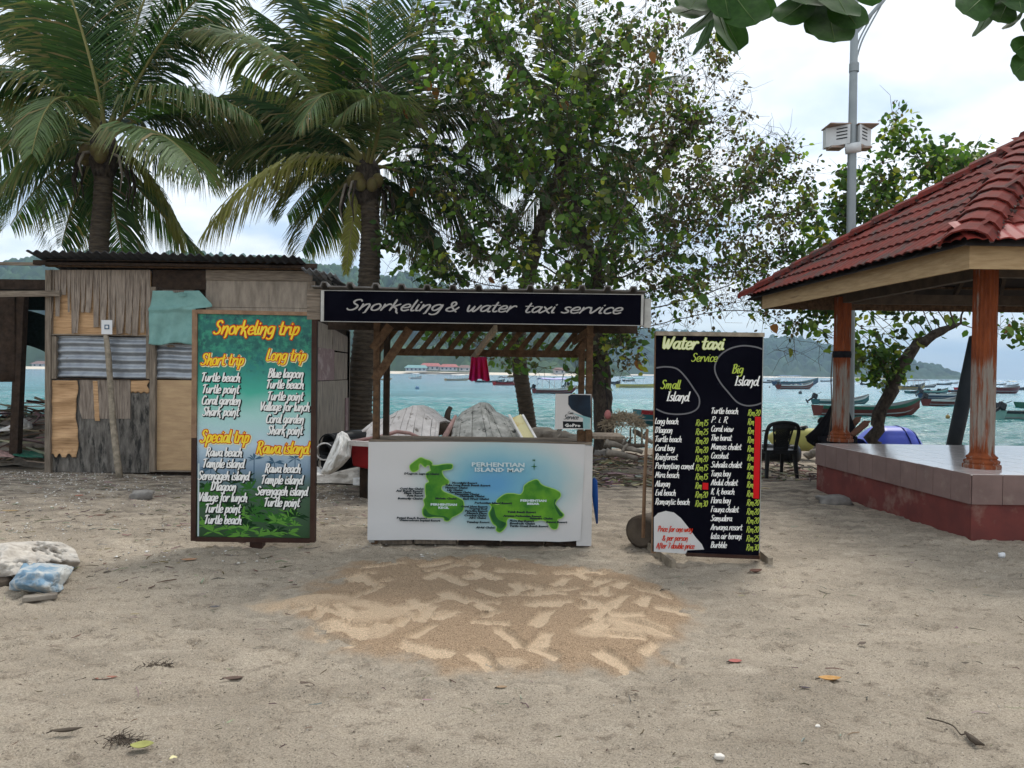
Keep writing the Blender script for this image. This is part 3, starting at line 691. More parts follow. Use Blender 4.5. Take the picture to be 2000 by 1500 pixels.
# a flat board whose print is laid out from the photo: local x right, z up, face towards -y
class Board:
    def __init__(s, corners, Y, name, label, cat='sign', group=None):
        (tlx, tly), (trx, try_), (brx, bry), (blx, bly) = corners
        s.c = corners
        bl = P(blx, bly, Y); br = P(brx, bry, Y); tl = P(tlx, tly, Y)
        s.W = (br - bl).length; s.H = tl.z - bl.z
        s.t = thing(name, label, cat, (bl.x, Y, 0), 0, group); s.z0 = bl.z
    def uv(s, px, py):                 # pixel -> board coordinates (local x, local z)
        (tlx, tly), (trx, try_), (brx, bry), (blx, bly) = s.c
        v = 0.5
        for _ in range(4):
            lx = lerp(tlx, blx, v); rx = lerp(trx, brx, v); u = (px - lx) / (rx - lx)
            ty = lerp(tly, try_, u); by = lerp(bly, bry, u); v = (py - ty) / (by - ty)
        return u * s.W, s.z0 + (1 - v) * s.H
    def text(s, txt, px0, px1, pyb, cap, mats, wt=0.13, shear=0.22, outline=None, shadow=None, zt=0.0, name='lettering', slope=0.0):
        x0, z0 = s.uv(px0, pyb); x1, z1 = s.uv(px1, pyb); _, zt_ = s.uv(px0, pyb - cap)
        h = zt_ - z0
        if shadow:
            mb = MB(); brush_text(mb, txt, x0 + shadow[1] * h, z0 - shadow[1] * h, h, x1 - x0, wt, shear, shadow[2] * h, 0.0025 + zt, 0, slope); mb.build(name + '_shadow', M[shadow[0]], s.t, world=False)
        if outline:
            mb = MB(); brush_text(mb, txt, x0, z0, h, x1 - x0, wt, shear, outline[1] * h, 0.0045 + zt, 0, slope); mb.build(name + '_outline', M[outline[0]], s.t, world=False)
        mb = MB(); brush_text(mb, txt, x0, z0, h, x1 - x0, wt, shear, 0, 0.0065 + zt, 0, slope)
        return mb.build(name, M[mats], s.t, world=False)

# ---------------------------------------------------------------- snorkelling sign
def print_material(name, H, z0, stops, n1=None, n2=None):
    m = bpy.data.materials.new(name); m.use_nodes = True
    n, l = m.node_tree.nodes, m.node_tree.links; b = n['Principled BSDF']; b.inputs['Roughness'].default_value = 0.42; b.inputs['Specular IOR Level'].default_value = 0.3
    t = n.new('ShaderNodeTexCoord'); sp = n.new('ShaderNodeSeparateXYZ'); l.new(t.outputs['Object'], sp.inputs[0])
    mr = n.new('ShaderNodeMapRange'); mr.inputs['From Min'].default_value = z0; mr.inputs['From Max'].default_value = z0 + H; l.new(sp.outputs['Z'], mr.inputs[0])
    wob = n.new('ShaderNodeTexNoise'); wob.inputs['Scale'].default_value = 2.6; wob.inputs['Detail'].default_value = 6; l.new(t.outputs['Object'], wob.inputs[0])
    wa = n.new('ShaderNodeMath'); wa.operation = 'MULTIPLY_ADD'; wa.inputs[1].default_value = 0.12; wa.inputs[2].default_value = -0.06; l.new(wob.outputs['Fac'], wa.inputs[0])
    ad = n.new('ShaderNodeMath'); l.new(mr.outputs[0], ad.inputs[0]); l.new(wa.outputs[0], ad.inputs[1])
    r = n.new('ShaderNodeValToRGB'); e = r.color_ramp.elements; e[0].position = stops[0][0]; e[0].color = (*stops[0][1], 1); e[1].position = stops[-1][0]; e[1].color = (*stops[-1][1], 1)
    for p, c in stops[1:-1]: q = e.new(p); q.color = (*c, 1)
    l.new(ad.outputs[0], r.inputs[0])
    return m, n, l, b, t, mr, r
def snork_material(H, z0):
    m, n, l, b, t, mr, r = print_material('snorkel_print', H, z0, [(0.0, (0.02, 0.06, 0.02)), (0.20, (0.05, 0.10, 0.06)), (0.30, (0.16, 0.24, 0.33)), (0.42, (0.40, 0.52, 0.60)), (0.55, (0.32, 0.55, 0.52)), (0.66, (0.05, 0.36, 0.27)), (0.78, (0.015, 0.17, 0.16)), (0.86, (0.01, 0.10, 0.085)), (1.0, (0.012, 0.12, 0.11))])
    def noise(sc, st, det=6, ro=0.6):
        mp = n.new('ShaderNodeMapping'); mp.inputs['Scale'].default_value = st; l.new(t.outputs['Object'], mp.inputs[0])
        q = n.new('ShaderNodeTexNoise'); q.inputs['Scale'].default_value = sc; q.inputs['Detail'].default_value = det; q.inputs['Roughness'].default_value = ro; l.new(mp.outputs[0], q.inputs[0]); return q.outputs['Fac']
    def rr(f, a, c):
        q = n.new('ShaderNodeValToRGB'); q.color_ramp.elements[0].position = a; q.color_ramp.elements[1].position = c; l.new(f, q.inputs[0]); return q.outputs[0]
    def mulf(a, c):
        q = n.new('ShaderNodeMath'); q.operation = 'MULTIPLY'; l.new(a, q.inputs[0]); l.new(c, q.inputs[1]); return q.outputs[0]
    def mix(f, a, c):
        q = n.new('ShaderNodeMixRGB'); l.new(f, q.inputs[0]); l.new(a, q.inputs[1]); q.inputs[2].default_value = (*c, 1); return q.outputs[0]
    top = rr(mr.outputs[0], 0.66, 0.82)
    c = mix(mulf(top, rr(noise(16, (1, 1, 1)), 0.46, 0.62)), r.outputs[0], (0.03, 0.24, 0.15))
    c = mix(mulf(top, rr(noise(11, (1, 1, 1), 8, 0.7), 0.54, 0.66)), c, (0.004, 0.045, 0.06))
    l.new(c, b.inputs['Base Color']); return m
sb = Board([(384, 613), (604, 618), (606, 1048), (384, 1048)], 6.76, 'snorkeling_sign', 'tall framed trip list banner in teal and green with yellow headings on one post')
W, H, z0 = sb.W, sb.H, sb.z0
mb = MB(); mb.box(0, 0, z0, W, 0.012, z0 + H); mb.build('banner', snork_material(H, z0), sb.t, world=False)
fw = 0.045
mb = MB(); mb.box(-fw, -0.022, z0 + H * 0.445, -0.001, 0.035, z0 + H + 0.036); mb.build('frame_upright', M['frame_raw'], sb.t, world=False)
mb = MB(); mb.box(-fw, -0.021, z0 - 0.036, -0.001, 0.034, z0 + H * 0.445 - .002); mb.build('frame_upright', M['frame_dark'], sb.t, world=False)
mb = MB(); mb.box(W + .001, -0.022, z0 - 0.036, W + fw, 0.035, z0 + H + 0.012); mb.build('frame_upright', M['frame_dark'], sb.t, world=False)
mb = MB(); mb.hexa([(-.0, -0.020, z0 + H + .001), (W + .02, -0.020, z0 + H - 0.004), (W + .02, 0.033, z0 + H - 0.004), (0, 0.033, z0 + H + .001), (-0.0, -0.020, z0 + H + .038), (W + .0, -0.020, z0 + H + 0.028), (W + .0, 0.033, z0 + H + 0.028), (0, 0.033, z0 + H + .038)]); mb.build('frame_rail', M['frame_raw'], sb.t, world=False)
mb = MB(); mb.box(-.0, -0.024, z0 - 0.040, W, 0.036, z0 - .001); mb.build('frame_rail', M['frame_dark'], sb.t, world=False)
mb = MB(); mb.box(W * .465, 0.005, -0.12, W * .575, 0.10, z0 + 1.2); mb.build('post', M['frame_dark'], sb.t, world=False)
mb = MB(); mb.box(.008, -0.0032, z0 + .004, .022, -0.0008, z0 + H * .33); mb.build('worn_edge_strip', M['letter_pale'], sb.t, world=False)
# printed palms and grass along the foot of the banner
def printed_foliage():
    rp = random.Random(4); cols = {'print_leaf_dark': (0.008, 0.035, 0.010), 'print_leaf_mid': (0.03, 0.12, 0.02), 'print_leaf_light': (0.10, 0.26, 0.04), 'print_palm_blue': (0.05, 0.11, 0.17)}
    for k, c in cols.items(): M[k] = mat(k, c, rough=0.5)
    lay = 0
    for key, n, zlo, zhi, L0, L1 in (('print_palm_blue', 5, .30, .36, .05, .12), ('print_leaf_dark', 16, .02, .27, .06, .15), ('print_leaf_mid', 26, .0, .22, .05, .15), ('print_leaf_light', 16, .0, .13, .04, .13)):
        mb = MB()
        for i in range(n):
            cx = rp.uniform(.05, .95) * W; cz = z0 + rp.uniform(zlo, zhi) * H
            if key == 'print_palm_blue': cx = [0.12, .50, .86, .33, .68][i] * W
            for q in range(14 if key != 'print_palm_blue' else 12):
                a = rp.uniform(-.4, 3.5) if key != 'print_palm_blue' else rp.uniform(-.6, 3.8); L = rp.uniform(L0, L1); w = L * rp.uniform(.06, .11)
                ex, ez = cx + L * math.cos(a), cz + L * math.sin(a) * .9 - L * .12
                mx_, mz_ = (cx + ex) / 2, (cz + ez) / 2 + L * .07
                ex = min(max(ex, .004), W - .004); mx_ = min(max(mx_, .006), W - .006); ez = max(ez, z0 + .004); mz_ = max(mz_, z0 + .006)
                lay = (lay + 1) % 60; y = -0.0010 - lay * 0.00002
                nx, nz = -math.sin(a) * w, math.cos(a) * w
                mb.add([(cx, y, cz), (min(max(mx_ + nx, .004), W - .004), y, mz_ + nz), (ex, y, ez), (min(max(mx_ - nx, .004), W - .004), y, mz_ - nz)], [(0, 3, 2, 1)])
            if key == 'print_palm_blue': mb.add([(cx - .004, -.0009, z0 + .22 * H), (cx + .006, -.0009, z0 + .22 * H), (cx + .004, -.0009, cz), (cx - .003, -.0009, cz)], [(0, 1, 2, 3)])
        mb.build('printed_foliage', M[key], sb.t, world=False)
printed_foliage()
SH = ('letter_black', 0.07, 0.055)
def hd(t, a, b, y, cap): sb.text(t, a, b, y, cap, 'letter_yellow', 0.145, 0.22, ('letter_red', 0.062), None if t.startswith('Snork') else ('letter_cream', 0.05, 0.10))
hd('Snorkeling trip', 414, 578, 652, 26)
hd('Short trip', 390, 472, 712, 22); hd('Long trip', 516, 592, 704, 22); hd('Special trip', 390, 484, 863, 24); hd('Rawa island', 499, 600, 884, 23)
def it(t, a, b, y, cap=17): sb.text(t, a, b, y, cap, 'letter_white', 0.15, 0.22, None, SH)
for t, a, b, y in [('Turtle beach', 391, 466, 744), ('Turtle point', 393, 464, 767), ('Coral garden', 392, 467, 789), ('Shark point', 394, 464, 811),
                   ('Blue lagoon', 520, 588, 737), ('Turtle beach', 517, 589, 758), ('Turtle point', 519, 588, 781), ('Vallage for lunch', 505, 601, 801), ('Coral garden', 517, 590, 825), ('Shark point', 520, 588, 847),
                   ('Rawa beach', 401, 471, 890), ('Tample island', 395, 475, 912), ('Serenggeh island', 386, 485, 936), ("D'lagoon", 411, 460, 957), ('Village for lunch', 387, 482, 978), ('Turtle point', 400, 469, 1000), ('Turtle beach', 399, 471, 1022),
                   ('Rawa beach', 516, 585, 921), ('Tample island', 509, 589, 943), ('Serenggeh island', 499, 599, 965), ('Turtle point', 515, 584, 987)]:
    it(t, a, b, y)

# ---------------------------------------------------------------- water taxi sign
wb = Board([(1269, 655), (1480, 648), (1482, 1065), (1275, 1077)], 6.42, 'water_taxi_sign', 'black price list board headed water taxi service with red taped column on timber feet')
W, H, z0 = wb.W, wb.H, wb.z0
def wbuild(mb, n, m): return mb.build(n, M[m] if isinstance(m, str) else m, wb.t, world=False)
def wpoly(pxs, m, n, z=0.0009, m2=0):
    mb = MB(); pts = [wb.uv(*p) for p in pxs]; k = len(pts)
    mb.add([(a, -z, b) for a, b in pts], [tuple(range(k))]); me = wbuild(mb, n, m); return me
mb = MB()
x0_, z0_ = wb.uv(1275, 1077); 
pts = [wb.uv(1269, 655), wb.uv(1480, 648), wb.uv(1482, 1070), wb.uv(1275, 1077)]
mb.prism(pts, 0, 0.014); wbuild(mb, 'panel', 'black_panel')
mb = MB(); a = wb.uv(1267, 655); b = wb.uv(1482, 648); mb.hexa([(a[0], -.02, a[1]), (b[0], -.02, b[1]), (b[0], .04, b[1]), (a[0], .04, a[1]), (a[0], -.02, a[1] + .034), (b[0], -.02, b[1] + .034), (b[0], .04, b[1] + .034), (a[0], .04, a[1] + .034)]); wbuild(mb, 'top_rail', 'wood_foot')
mb = MB(); a = wb.uv(1340, 1074); b = wb.uv(1482, 1070); mb.hexa([(a[0], -.02, a[1] - .03), (b[0], -.02, b[1] - .03), (b[0], .03, b[1] - .03), (a[0], .03, a[1] - .03), (a[0], -.02, a[1] - .002), (b[0], -.02, b[1] - .002), (b[0], .03, b[1] - .002), (a[0], .03, a[1] - .002)]); wbuild(mb, 'bottom_rail', 'frame_dark')
mb = MB(); mb.box(-.006, .016, z0 - .02, .03, .05, z0 + H); mb.box(W - .032, .016, z0 - .02, W + .004, .05, z0 + H); wbuild(mb, 'back_frame', 'frame_raw')
mb = MB(); mb.box(W + .001, -.004, z0, W + .006, .015, z0 + H - .002); wbuild(mb, 'edge_strip', 'frame_white')
# white note at the foot
nt = [(1275, 1010), (1283, 1001), (1298, 996), (1314, 998), (1328, 1008), (1342, 1024), (1358, 1044), (1370, 1056), (1375, 1066), (1342, 1070), (1340, 1077), (1277, 1077)]
wpoly(nt, 'banner_white', 'white_note', 0.0015)
for t, a, b, y in [('Price for one way', 1283, 1350, 1037), ('& per person', 1292, 1342, 1054), ('After 7 double price', 1281, 1355, 1070)]:
    wb.text(t, a, b, y, 11, 'letter_red', 0.13, 0.2)
wb.text('Water taxi', 1280, 1402, 680, 23, 'letter_cream', 0.17, 0.18, None, ('letter_green', 0.0, 0.03))
wb.text('Service', 1339, 1390, 702, 16, 'letter_green', 0.12, 0.2)
wb.text('Small', 1280, 1318, 758, 17, 'letter_green', 0.13, 0.2); wb.text('Island', 1293, 1336, 781, 18, 'letter_white', 0.13, 0.2)
wb.text('Big', 1420, 1441, 721, 17, 'letter_green', 0.13, 0.2); wb.text('Island', 1426, 1472, 744, 18, 'letter_white', 0.13, 0.2)
def loop_strip(pxs, w, name, closed=False):
    pts = [wb.uv(*p) for p in pxs]; pts = [(v.x, v.y) for v in catmull([(a, b, 0) for a, b in pts], 5)]
    vs = []
    for i, (a, b) in enumerate(pts):
        q0 = pts[max(i - 1, 0)]; q1 = pts[min(i + 1, len(pts) - 1)]; tx, ty = q1[0] - q0[0], q1[1] - q0[1]; L = math.hypot(tx, ty) or 1
        vs += [(a - ty / L * w, -.0015, b + tx / L * w), (a + ty / L * w, -.0015, b - tx / L * w)]
    mb = MB(); mb.add(vs, [(2 * i, 2 * i + 1, 2 * i + 3, 2 * i + 2) for i in range(len(pts) - 1)]); wbuild(mb, name, 'circle_grey')
loop_strip([(1271, 718), (1290, 715), (1312, 718), (1330, 734), (1346, 755), (1357, 772), (1356, 790), (1342, 801), (1318, 806), (1292, 805), (1273, 798)], .006, 'ring')
loop_strip([(1480, 672), (1465, 668), (1440, 667), (1415, 674), (1396, 688), (1387, 706), (1388, 722), (1398, 740), (1414, 758), (1432, 776), (1450, 782), (1468, 780), (1481, 775)], .006, 'ring')
L1 = ['Long beach', "D'lagoon", 'Turtle beach', 'Coral bay', 'Rainforest', 'Perhentian comel', 'Mira beach', 'Alunan', 'Evil beach', 'Romantic beach']
W1 = [46, 34, 52, 38, 44, 75, 47, 29, 40, 67]; P1 = ['Rm15', 'Rm25', 'Rm20', 'Rm20', 'Rm20', 'Rm15', 'Rm15', 'Rm', 'Rm20', 'Rm30']
for i, t in enumerate(L1):
    y = 827 + i * 17.45; x = 1271 + i * 0.6
    wb.text(t, x, x + W1[i], y, 11.5, 'letter_white', 0.13, 0.2)
    wb.text(P1[i], 1351 + i * .35, 1351 + i * .35 + (24 if len(P1[i]) > 2 else 13), y - 1, 11.5, 'letter_green', 0.12, 0.2)
L2 = ['Turtle beach', 'P. i. R', 'Coral view', 'The barat', 'Mamas chalet', 'Cocohut', 'Suhaila chalet', 'Tuna bay', 'Abdul chalet', 'K. k beach', 'Flora bay', 'Fauna chalet', 'Samudera', 'Arwana resort', 'lata air berani', 'Burbble']
W2 = [53, 32, 43, 40, 59, 34, 60, 38, 52, 46, 38, 54, 41, 61, 60, 31]
P2 = ['Rm20'] + ['Rm'] * 9 + ['Rm20'] * 4 + ['Rm25', 'Rm30']
for i, t in enumerate(L2):
    y = 801 + i * 17.35; x = 1381 + i * 0.4
    wb.text(t, x, x + W2[i], y, 11.5, 'letter_white', 0.13, 0.2)
    wb.text(P2[i], 1453 + i * .2, 1453 + i * .2 + (24 if len(P2[i]) > 2 else 13), y, 11.5, 'letter_green', 0.12, 0.2)
def tape(px0, py0, px1, py1):
    mb = MB(); a = wb.uv(px0, py1); b = wb.uv(px1, py1); c = wb.uv(px1, py0); d = wb.uv(px0, py0)
    mb.prism([a, b, c, d], -.012, -.0095); wbuild(mb, 'red_tape', 'red_tape')
tape(1467.5, 802, 1479, 960); tape(1368, 936, 1379, 949)
# timber feet, toes towards the viewer
for (pa, pb, lb) in (((1262, 1062), (1316, 1103), 0), ((1462, 1062), (1505, 1098), 1)):
    a = G(pa[0], pa[1], 0.03); b = G(pb[0], pb[1], 0.03)
    mb = MB(); mb.beam((a.x, a.y, .025), (b.x, b.y, .025), 0.04, 0.085); mb.build('foot', M['wood_foot'], wb.t, bevel=.003)
mb = MB(); a = P(1478, 1066, 6.52); mb.beam((a.x, 6.50, 0.02), (a.x - .02, 6.66, 1.5), .035, .05); mb.build('back_brace', M['frame_raw'], wb.t)

# log and stick behind its left edge
t = thing('log', 'dark sawn log lying end-on behind the left foot of the water taxi board', 'log', (1.17, 6.75, 0.0))
c = G(1256, 1072, 0.0)
mb = MB(); zc_ = 0.15
pts = [Vector((c.x - .03, c.y + .02, zc_)), Vector((c.x + .03, c.y + .09, zc_)), Vector((c.x + .25, c.y + .33, zc_))]
mb.tube(pts, [.148, .152, .145], 20); o = mb.build('bark', M['log_dark'], t, smooth=True)
mb = MB(); d = (pts[1] - pts[0]).normalized(); mb.tube([pts[0] - d * .004, pts[0] + d * .01], [.128, .130], 18); mb.build('sawn_end', M['log_dark'], t)
t = thing('wooden_stick', 'thin bare stick standing upright against the left edge of the water taxi board', 'stick', (1.2, 6.7, 0))
mb = MB(); a = G(1258, 1019, 0); mb.tube([P(1256, 1050, 6.72), P(1259, 935, 6.70), P(1264, 838, 6.68)], [.017, .016, .013], 7); mb.build('stick', M['frame_raw'], t, smooth=True)
# ---------------------------------------------------------------- snorkelling stall
YF, YB = 6.9, 7.53                              # front and back posts
def rect(px0, py0, px1, py1, Y):
    a = P(px0, py0, Y); b = P(px1, py1, Y); return min(a.x, b.x), min(a.z, b.z), max(a.x, b.x), max(a.z, b.z)
def panel(mb, px0, py0, px1, py1, Y, th=0.02, m=0):
    x0, z0, x1, z1 = rect(px0, py0, px1, py1, Y); mb.box(x0, Y, z0, x1, Y + th, z1, m); return mb
kx, kz = P(937, 1068, YF).x, 0
ks = thing('snorkeling_stall', 'open timber stall with corrugated roof, lattice top and low counter in the centre', 'stall', (kx, YF, 0))
def kb(mb, n, m, **k): return mb.build(n, M[m] if isinstance(m, str) else m, ks, **k)
def post(px0, px1, Y, ztop, m='wood_brown', depth=.07, zbot=-.05):
    x0, _, x1, _ = rect(px0, 700, px1, 710, Y); mb = MB(); mb.box(x0, Y, zbot, x1, Y + depth, ztop); return kb(mb, 'post', m, bevel=.003)
RZF, RZB = 2.27, 2.06                            # roof height at the front and back edge
def roofz(y): return lerp(RZF, RZB, (y - 6.25) / 1.75)
post(729, 741, YF, roofz(YF) - .05); post(1146, 1158, YF, roofz(YF) - .05)
post(749, 760, YB, roofz(YB) - .05, 'wood_dark'); post(1131, 1142, YB, roofz(YB) - .05, 'wood_brown')
# rails under the roof
for Y in (YF + .08, YB - .05):
    mb = MB(); a = P(640, 650, Y).x; b = P(1245, 650, Y).x; mb.box(a, Y, roofz(Y) - .125, b, Y + .04, roofz(Y) - .035); kb(mb, 'roof_rail', 'wood_dark')
# lattice at the back
Yl = YB + .075
x0, z0, x1, z1 = rect(760, 640, 1146, 699, Yl)
mb = MB(); mb.box(x0 - .02, Yl, z0, x1 + .02, Yl + .035, z0 + .07); kb(mb, 'lattice_rail', 'wood_brown')
n = 15
for i in range(n):
    u = i / (n - 1); xb = lerp(x0 - .12, x1 - .16, u); 
    a = Vector((xb, Yl - .012, z0 + .015)); b = Vector((xb + .27, Yl - .012, z0 + .36))
    mb = MB(); mb.beam(a, b, .022, .050, up=(0, 0, 1)); 
    kb(mb, 'lattice_slat', 'wood_brown')
# braces
def brace(p0, Y0, p1, Y1, w, m='wood_brown'):
    mb = MB(); mb.beam(P(*p0, Y0), P(*p1, Y1), .03, w); kb(mb, 'brace', m)
brace((762, 636), YF - .03, (728, 682), YF - .03, .075); brace((800, 642), YF - .04, (732, 742), YF - .04, .075)
brace((1157, 650), YB - .04, (1128, 694), YB - .04, .07); brace((1150, 646), YF - .03, (1120, 668), YB, .06)
brace((968, 641), 6.42, (922, 702), 7.5, .055, 'wood_foot')
# corrugated roof: trapezoid ribs running front to back
xl, xr = P(611, 562, 6.25).x, P(1261, 575, 6.25).x
nr = 13; pitch = (xr - xl) / nr; pr = []
for i in range(nr):
    for a, zz in ((0, 0), (.36, 0), (.42, .034), (.56, .034), (.62, 0)): pr.append((xl + pitch * (i + a), zz))
pr.append((xr, 0))
mb = MB(); vs = []
ns = 5
for j in range(ns + 1):
    y = lerp(6.22, 8.0, j / ns)
    for x, z in pr: vs.append((x + .004 * math.sin(j * 2 + x), y, roofz(y) + z + .006 * math.sin(x * 3 + j)))
k = len(pr)
fs = [(j * k + i, j * k + i + 1, (j + 1) * k + i + 1, (j + 1) * k + i) for j in range(ns) for i in range(k - 1)]
mb.add(vs, fs); kb(mb, 'roof_sheet', 'roof_grey', solid=-.012)
for y in (6.5, 7.2, 7.85):
    mb = MB(); mb.box(xl + .06, y, roofz(y) - .034, xr - .06, y + .035, roofz(y) - .012); kb(mb, 'purlin', 'wood_dark')
# name banner under the front edge
nb = Board([(629, 568), (1259, 583), (1257, 648), (625, 627)], 6.24, 'x', 'x'); bpy.data.objects.remove(nb.t)
nb.t = ks
def nbuild(mb, n, m):
    o = mb.build(n, M[m], None); o.parent = ks; q = P(625, 627, 6.24); o.location = (q.x - ks.location.x, 6.24 - ks.location.y, 0); return o
c_ = [nb.uv(*p) for p in ((625, 627), (1257, 648), (1259, 583), (629, 568))]
mb = MB(); mb.prism([c_[0], c_[1], c_[2], c_[3]], 0, .02); nbuild(mb, 'name_board', 'black_panel')
def strip(p0, p1, w, m='frame_white', n='board_edge', y0=-.008, y1=.024):
    a = nb.uv(*p0); b = nb.uv(*p1); mb = MB(); d = math.hypot(b[0] - a[0], b[1] - a[1]); nx, nz = -(b[1] - a[1]) / d * w, (b[0] - a[0]) / d * w
    mb.prism([a, b, (b[0] + nx, b[1] + nz), (a[0] + nx, a[1] + nz)], y0, y1); nbuild(mb, n, m)
strip((630.5, 568), (626.5, 627.5), .026)
strip((1255.6, 648), (1258, 583), .02); strip((626, 627), (1257, 648.2), -.004, y0=-.003, y1=.022); strip((630, 567.6), (1258, 582.6), .004, y0=-.002, y1=.022)
slope = (c_[1][1] - c_[0][1]) / (c_[1][0] - c_[0][0])
for txt, a, b, y in (('Snorkeling', 677, 861, 606), ('&', 868, 894, 612), ('water', 909, 1003, 613), ('taxi', 1020, 1082, 617), ('service', 1094, 1212, 619)):
    x0_, z0_ = nb.uv(a, y); x1_, _ = nb.uv(b, y); h = nb.uv(a, y - 21)[1] - z0_
    mb = MB(); brush_text(mb, txt, x0_, z0_, h, x1_ - x0_, .17, .30, 0, .002, 0, slope * 0.92, lay=.0006)
    nbuild(mb, 'lettering', 'letter_grey')
for (p, w) in (((600, 564, 629, 624), 0), ((1259, 583, 1271, 640), 1)):
    mb = MB(); x0_, z0_, x1_, z1_ = rect(*p, 6.27); mb.box(x0_, 6.27, z0_, x1_, 6.30, z1_); kb(mb, 'end_board', 'wood_grey_h' if not w else 'frame_white')
# counter: front panel, sides, ledge
cy0 = 6.86
x0, z0, x1, z1 = rect(722, 862, 1150, 1062, cy0)
mb = MB(); mb.box(x0 + .02, cy0 + .012, .13, x1 + .01, cy0 + .03, z1 - .005); kb(mb, 'counter_front', 'plank_grey')
for i in range(2):
    xx = (x0 - .005, x1 - .045)[i]
    mb = MB(); mb.box(xx, cy0 + .035, .03, xx + .05, cy0 + .085, z1); kb(mb, 'counter_leg', 'frame_white')
mb = MB(); mb.box(x0, YB + .02, .03, x0 + .05, YB + .07, z1); kb(mb, 'counter_leg', 'wood_dark')
mb = MB(); mb.box(x1 - .03, cy0 + .09, .07, x1 + .03, cy0 + .115, z1 - .02); mb2 = mb; kb(mb2, 'counter_side', 'frame_white')
mb = MB(); mb.box(x0 - .01, cy0 + .002, z1 - .004, x1 + .015, cy0 + .45, z1 + .016); kb(mb, 'counter_top', 'wood_grey_h')
for i in range(5):                                # boards filling the gap under the print; right ones dark to paint its shade
    a = lerp(x0, x1, i / 5); mb = MB(); mb.box(a + .012, cy0 + .05, .015 + .004 * (i % 2), a + (x1 - x0) / 5 - .01, cy0 + .30, .125 - .008 * (i % 3)); kb(mb, 'gap_fill_board', 'wood_grey' if i < 2 else 'wood_dark')
# printed map banner
mp_ = [(722, 863), (1140, 866), (1133, 1058), (720, 1063)]
bx0, bz0, bx1, bz1 = rect(720, 863, 1140, 1060, cy0 - .01)
def map_material():
    m = mat('map_print', (0.56, 0.55, 0.54), (0.50, 0.495, 0.49), 2, rough=0.45, bump=0.12, bscale=3.5)
    n, l = m.node_tree.nodes, m.node_tree.links; b = n['Principled BSDF']; src = b.inputs['Base Color'].links[0].from_socket
    t = n.new('ShaderNodeTexCoord')
    mp = n.new('ShaderNodeMapping'); mp.inputs['Location'].default_value = (-.15, 0, -.62 ); mp.inputs['Scale'].default_value = (1.0, 0.0, 1.55); mp.vector_type = 'POINT'
    l.new(t.outputs['Object'], mp.inputs[0])
    g = n.new('ShaderNodeVectorMath'); g.operation = 'LENGTH'; sb_ = n.new('ShaderNodeVectorMath'); sb_.operation = 'ADD'; sb_.inputs[1].default_value = (0, 0, -.28)
    l.new(mp.outputs[0], sb_.inputs[0]); l.new(sb_.outputs[0], g.inputs[0])
    no = n.new('ShaderNodeTexNoise'); no.inputs['Scale'].default_value = 2.2; no.inputs['Detail'].default_value = 4; l.new(t.outputs['Object'], no.inputs[0])
    ad = n.new('ShaderNodeMath'); ad.operation = 'MULTIPLY_ADD'; ad.inputs[1].default_value = .35; l.new(no.outputs['Fac'], ad.inputs[0]); l.new(g.outputs['Value'], ad.inputs[2])
    r = n.new('ShaderNodeValToRGB'); e = r.color_ramp.elements; e[0].position = .24; e[0].color = (.07, .28, .50, 1); e[1].position = 1.05; e[1].color = (.53, .53, .53, 1)
    q = e.new(.48); q.color = (.13, .36, .47, 1); q = e.new(.68); q.color = (.26, .44, .49, 1); q = e.new(.86); q.color = (.42, .49, .49, 1)
    l.new(ad.outputs[0], r.inputs[0])
    mx = n.new('ShaderNodeMixRGB'); mx.inputs[0].default_value = .92; l.new(src, mx.inputs[1]); l.new(r.outputs[0], mx.inputs[2]); l.new(mx.outputs[0], b.inputs['Base Color']); return m
mb = MB(); Wb = bx1 - bx0; Hb = bz1 - bz0
def ban(u, v):
    rp = .010 * math.sin(u * 21) * (1 - v) ** 2 + .006 * math.sin(u * 9 + 2) + .005 * math.sin(v * 14 + u * 5)
    inw = .03 * (1 - v) * (u > .5) * u
    cut = .03 * max(0, u - .9) * 10 * (1 - v) * 0.6
    return (bx0 + Wb * u * 1.0 - inw, cy0 - .016 - rp * .55, bz0 + .012 * math.sin(u * 3) + Hb * v * 1.0 + (cut if v < .08 else 0))
mb.grid(ban, 70, 22); bo = kb(mb, 'map_banner', map_material(), smooth=True)
mb = MB(); mb.box(bx1 - .065, cy0 - .008, bz0 - .03, bx1 + .07, cy0 + .004, bz1 - .01); kb(mb, 'banner_backing', 'banner_white')
YM = cy0 - .030
def mxy(cx, cy_):          # crop pixel of the photo's map -> world x,z
    q = P(700 + cx * .24, 840 + cy_ * .24, YM); return q.x, q.z
def mpoly(pts, m, n, y, grow=0.0):
    pts = [mxy(*p) for p in pts]; cx = sum(p[0] for p in pts) / len(pts); cz = sum(p[1] for p in pts) / len(pts)
    A = sum(pts[i][0] * pts[(i + 1) % len(pts)][1] - pts[(i + 1) % len(pts)][0] * pts[i][1] for i in range(len(pts)))
    if A < 0: pts = pts[::-1]
    q = [(v.x, v.y) for v in catmull([(a, b, 0) for a, b in pts + [pts[0]]], 3)][:-1]
    if grow:
        k = len(q); qq = []
        for i in range(k):
            a = q[i - 1]; b = q[(i + 1) % k]; tx, ty = b[0] - a[0], b[1] - a[1]; L = math.hypot(tx, ty) or 1
            qq.append((q[i][0] + ty / L * grow, q[i][1] - tx / L * grow))
        q = qq
    mb = MB(); mb.add([(a, y, b) for a, b in q], [tuple(range(len(q)))]); return kb(mb, n, m)
M['isle_glow'] = mat('isle_glow', (0.30, 0.52, 0.12), rough=.5)
M['isle_green'] = mat('isle_green', (0.12, 0.31, 0.025), (0.025, 0.14, 0.02), 4.5, rough=.5)
M['isle_dark'] = mat('isle_dark', (0.03, 0.13, 0.03), (0.015, 0.07, 0.025), 8, rough=.5)
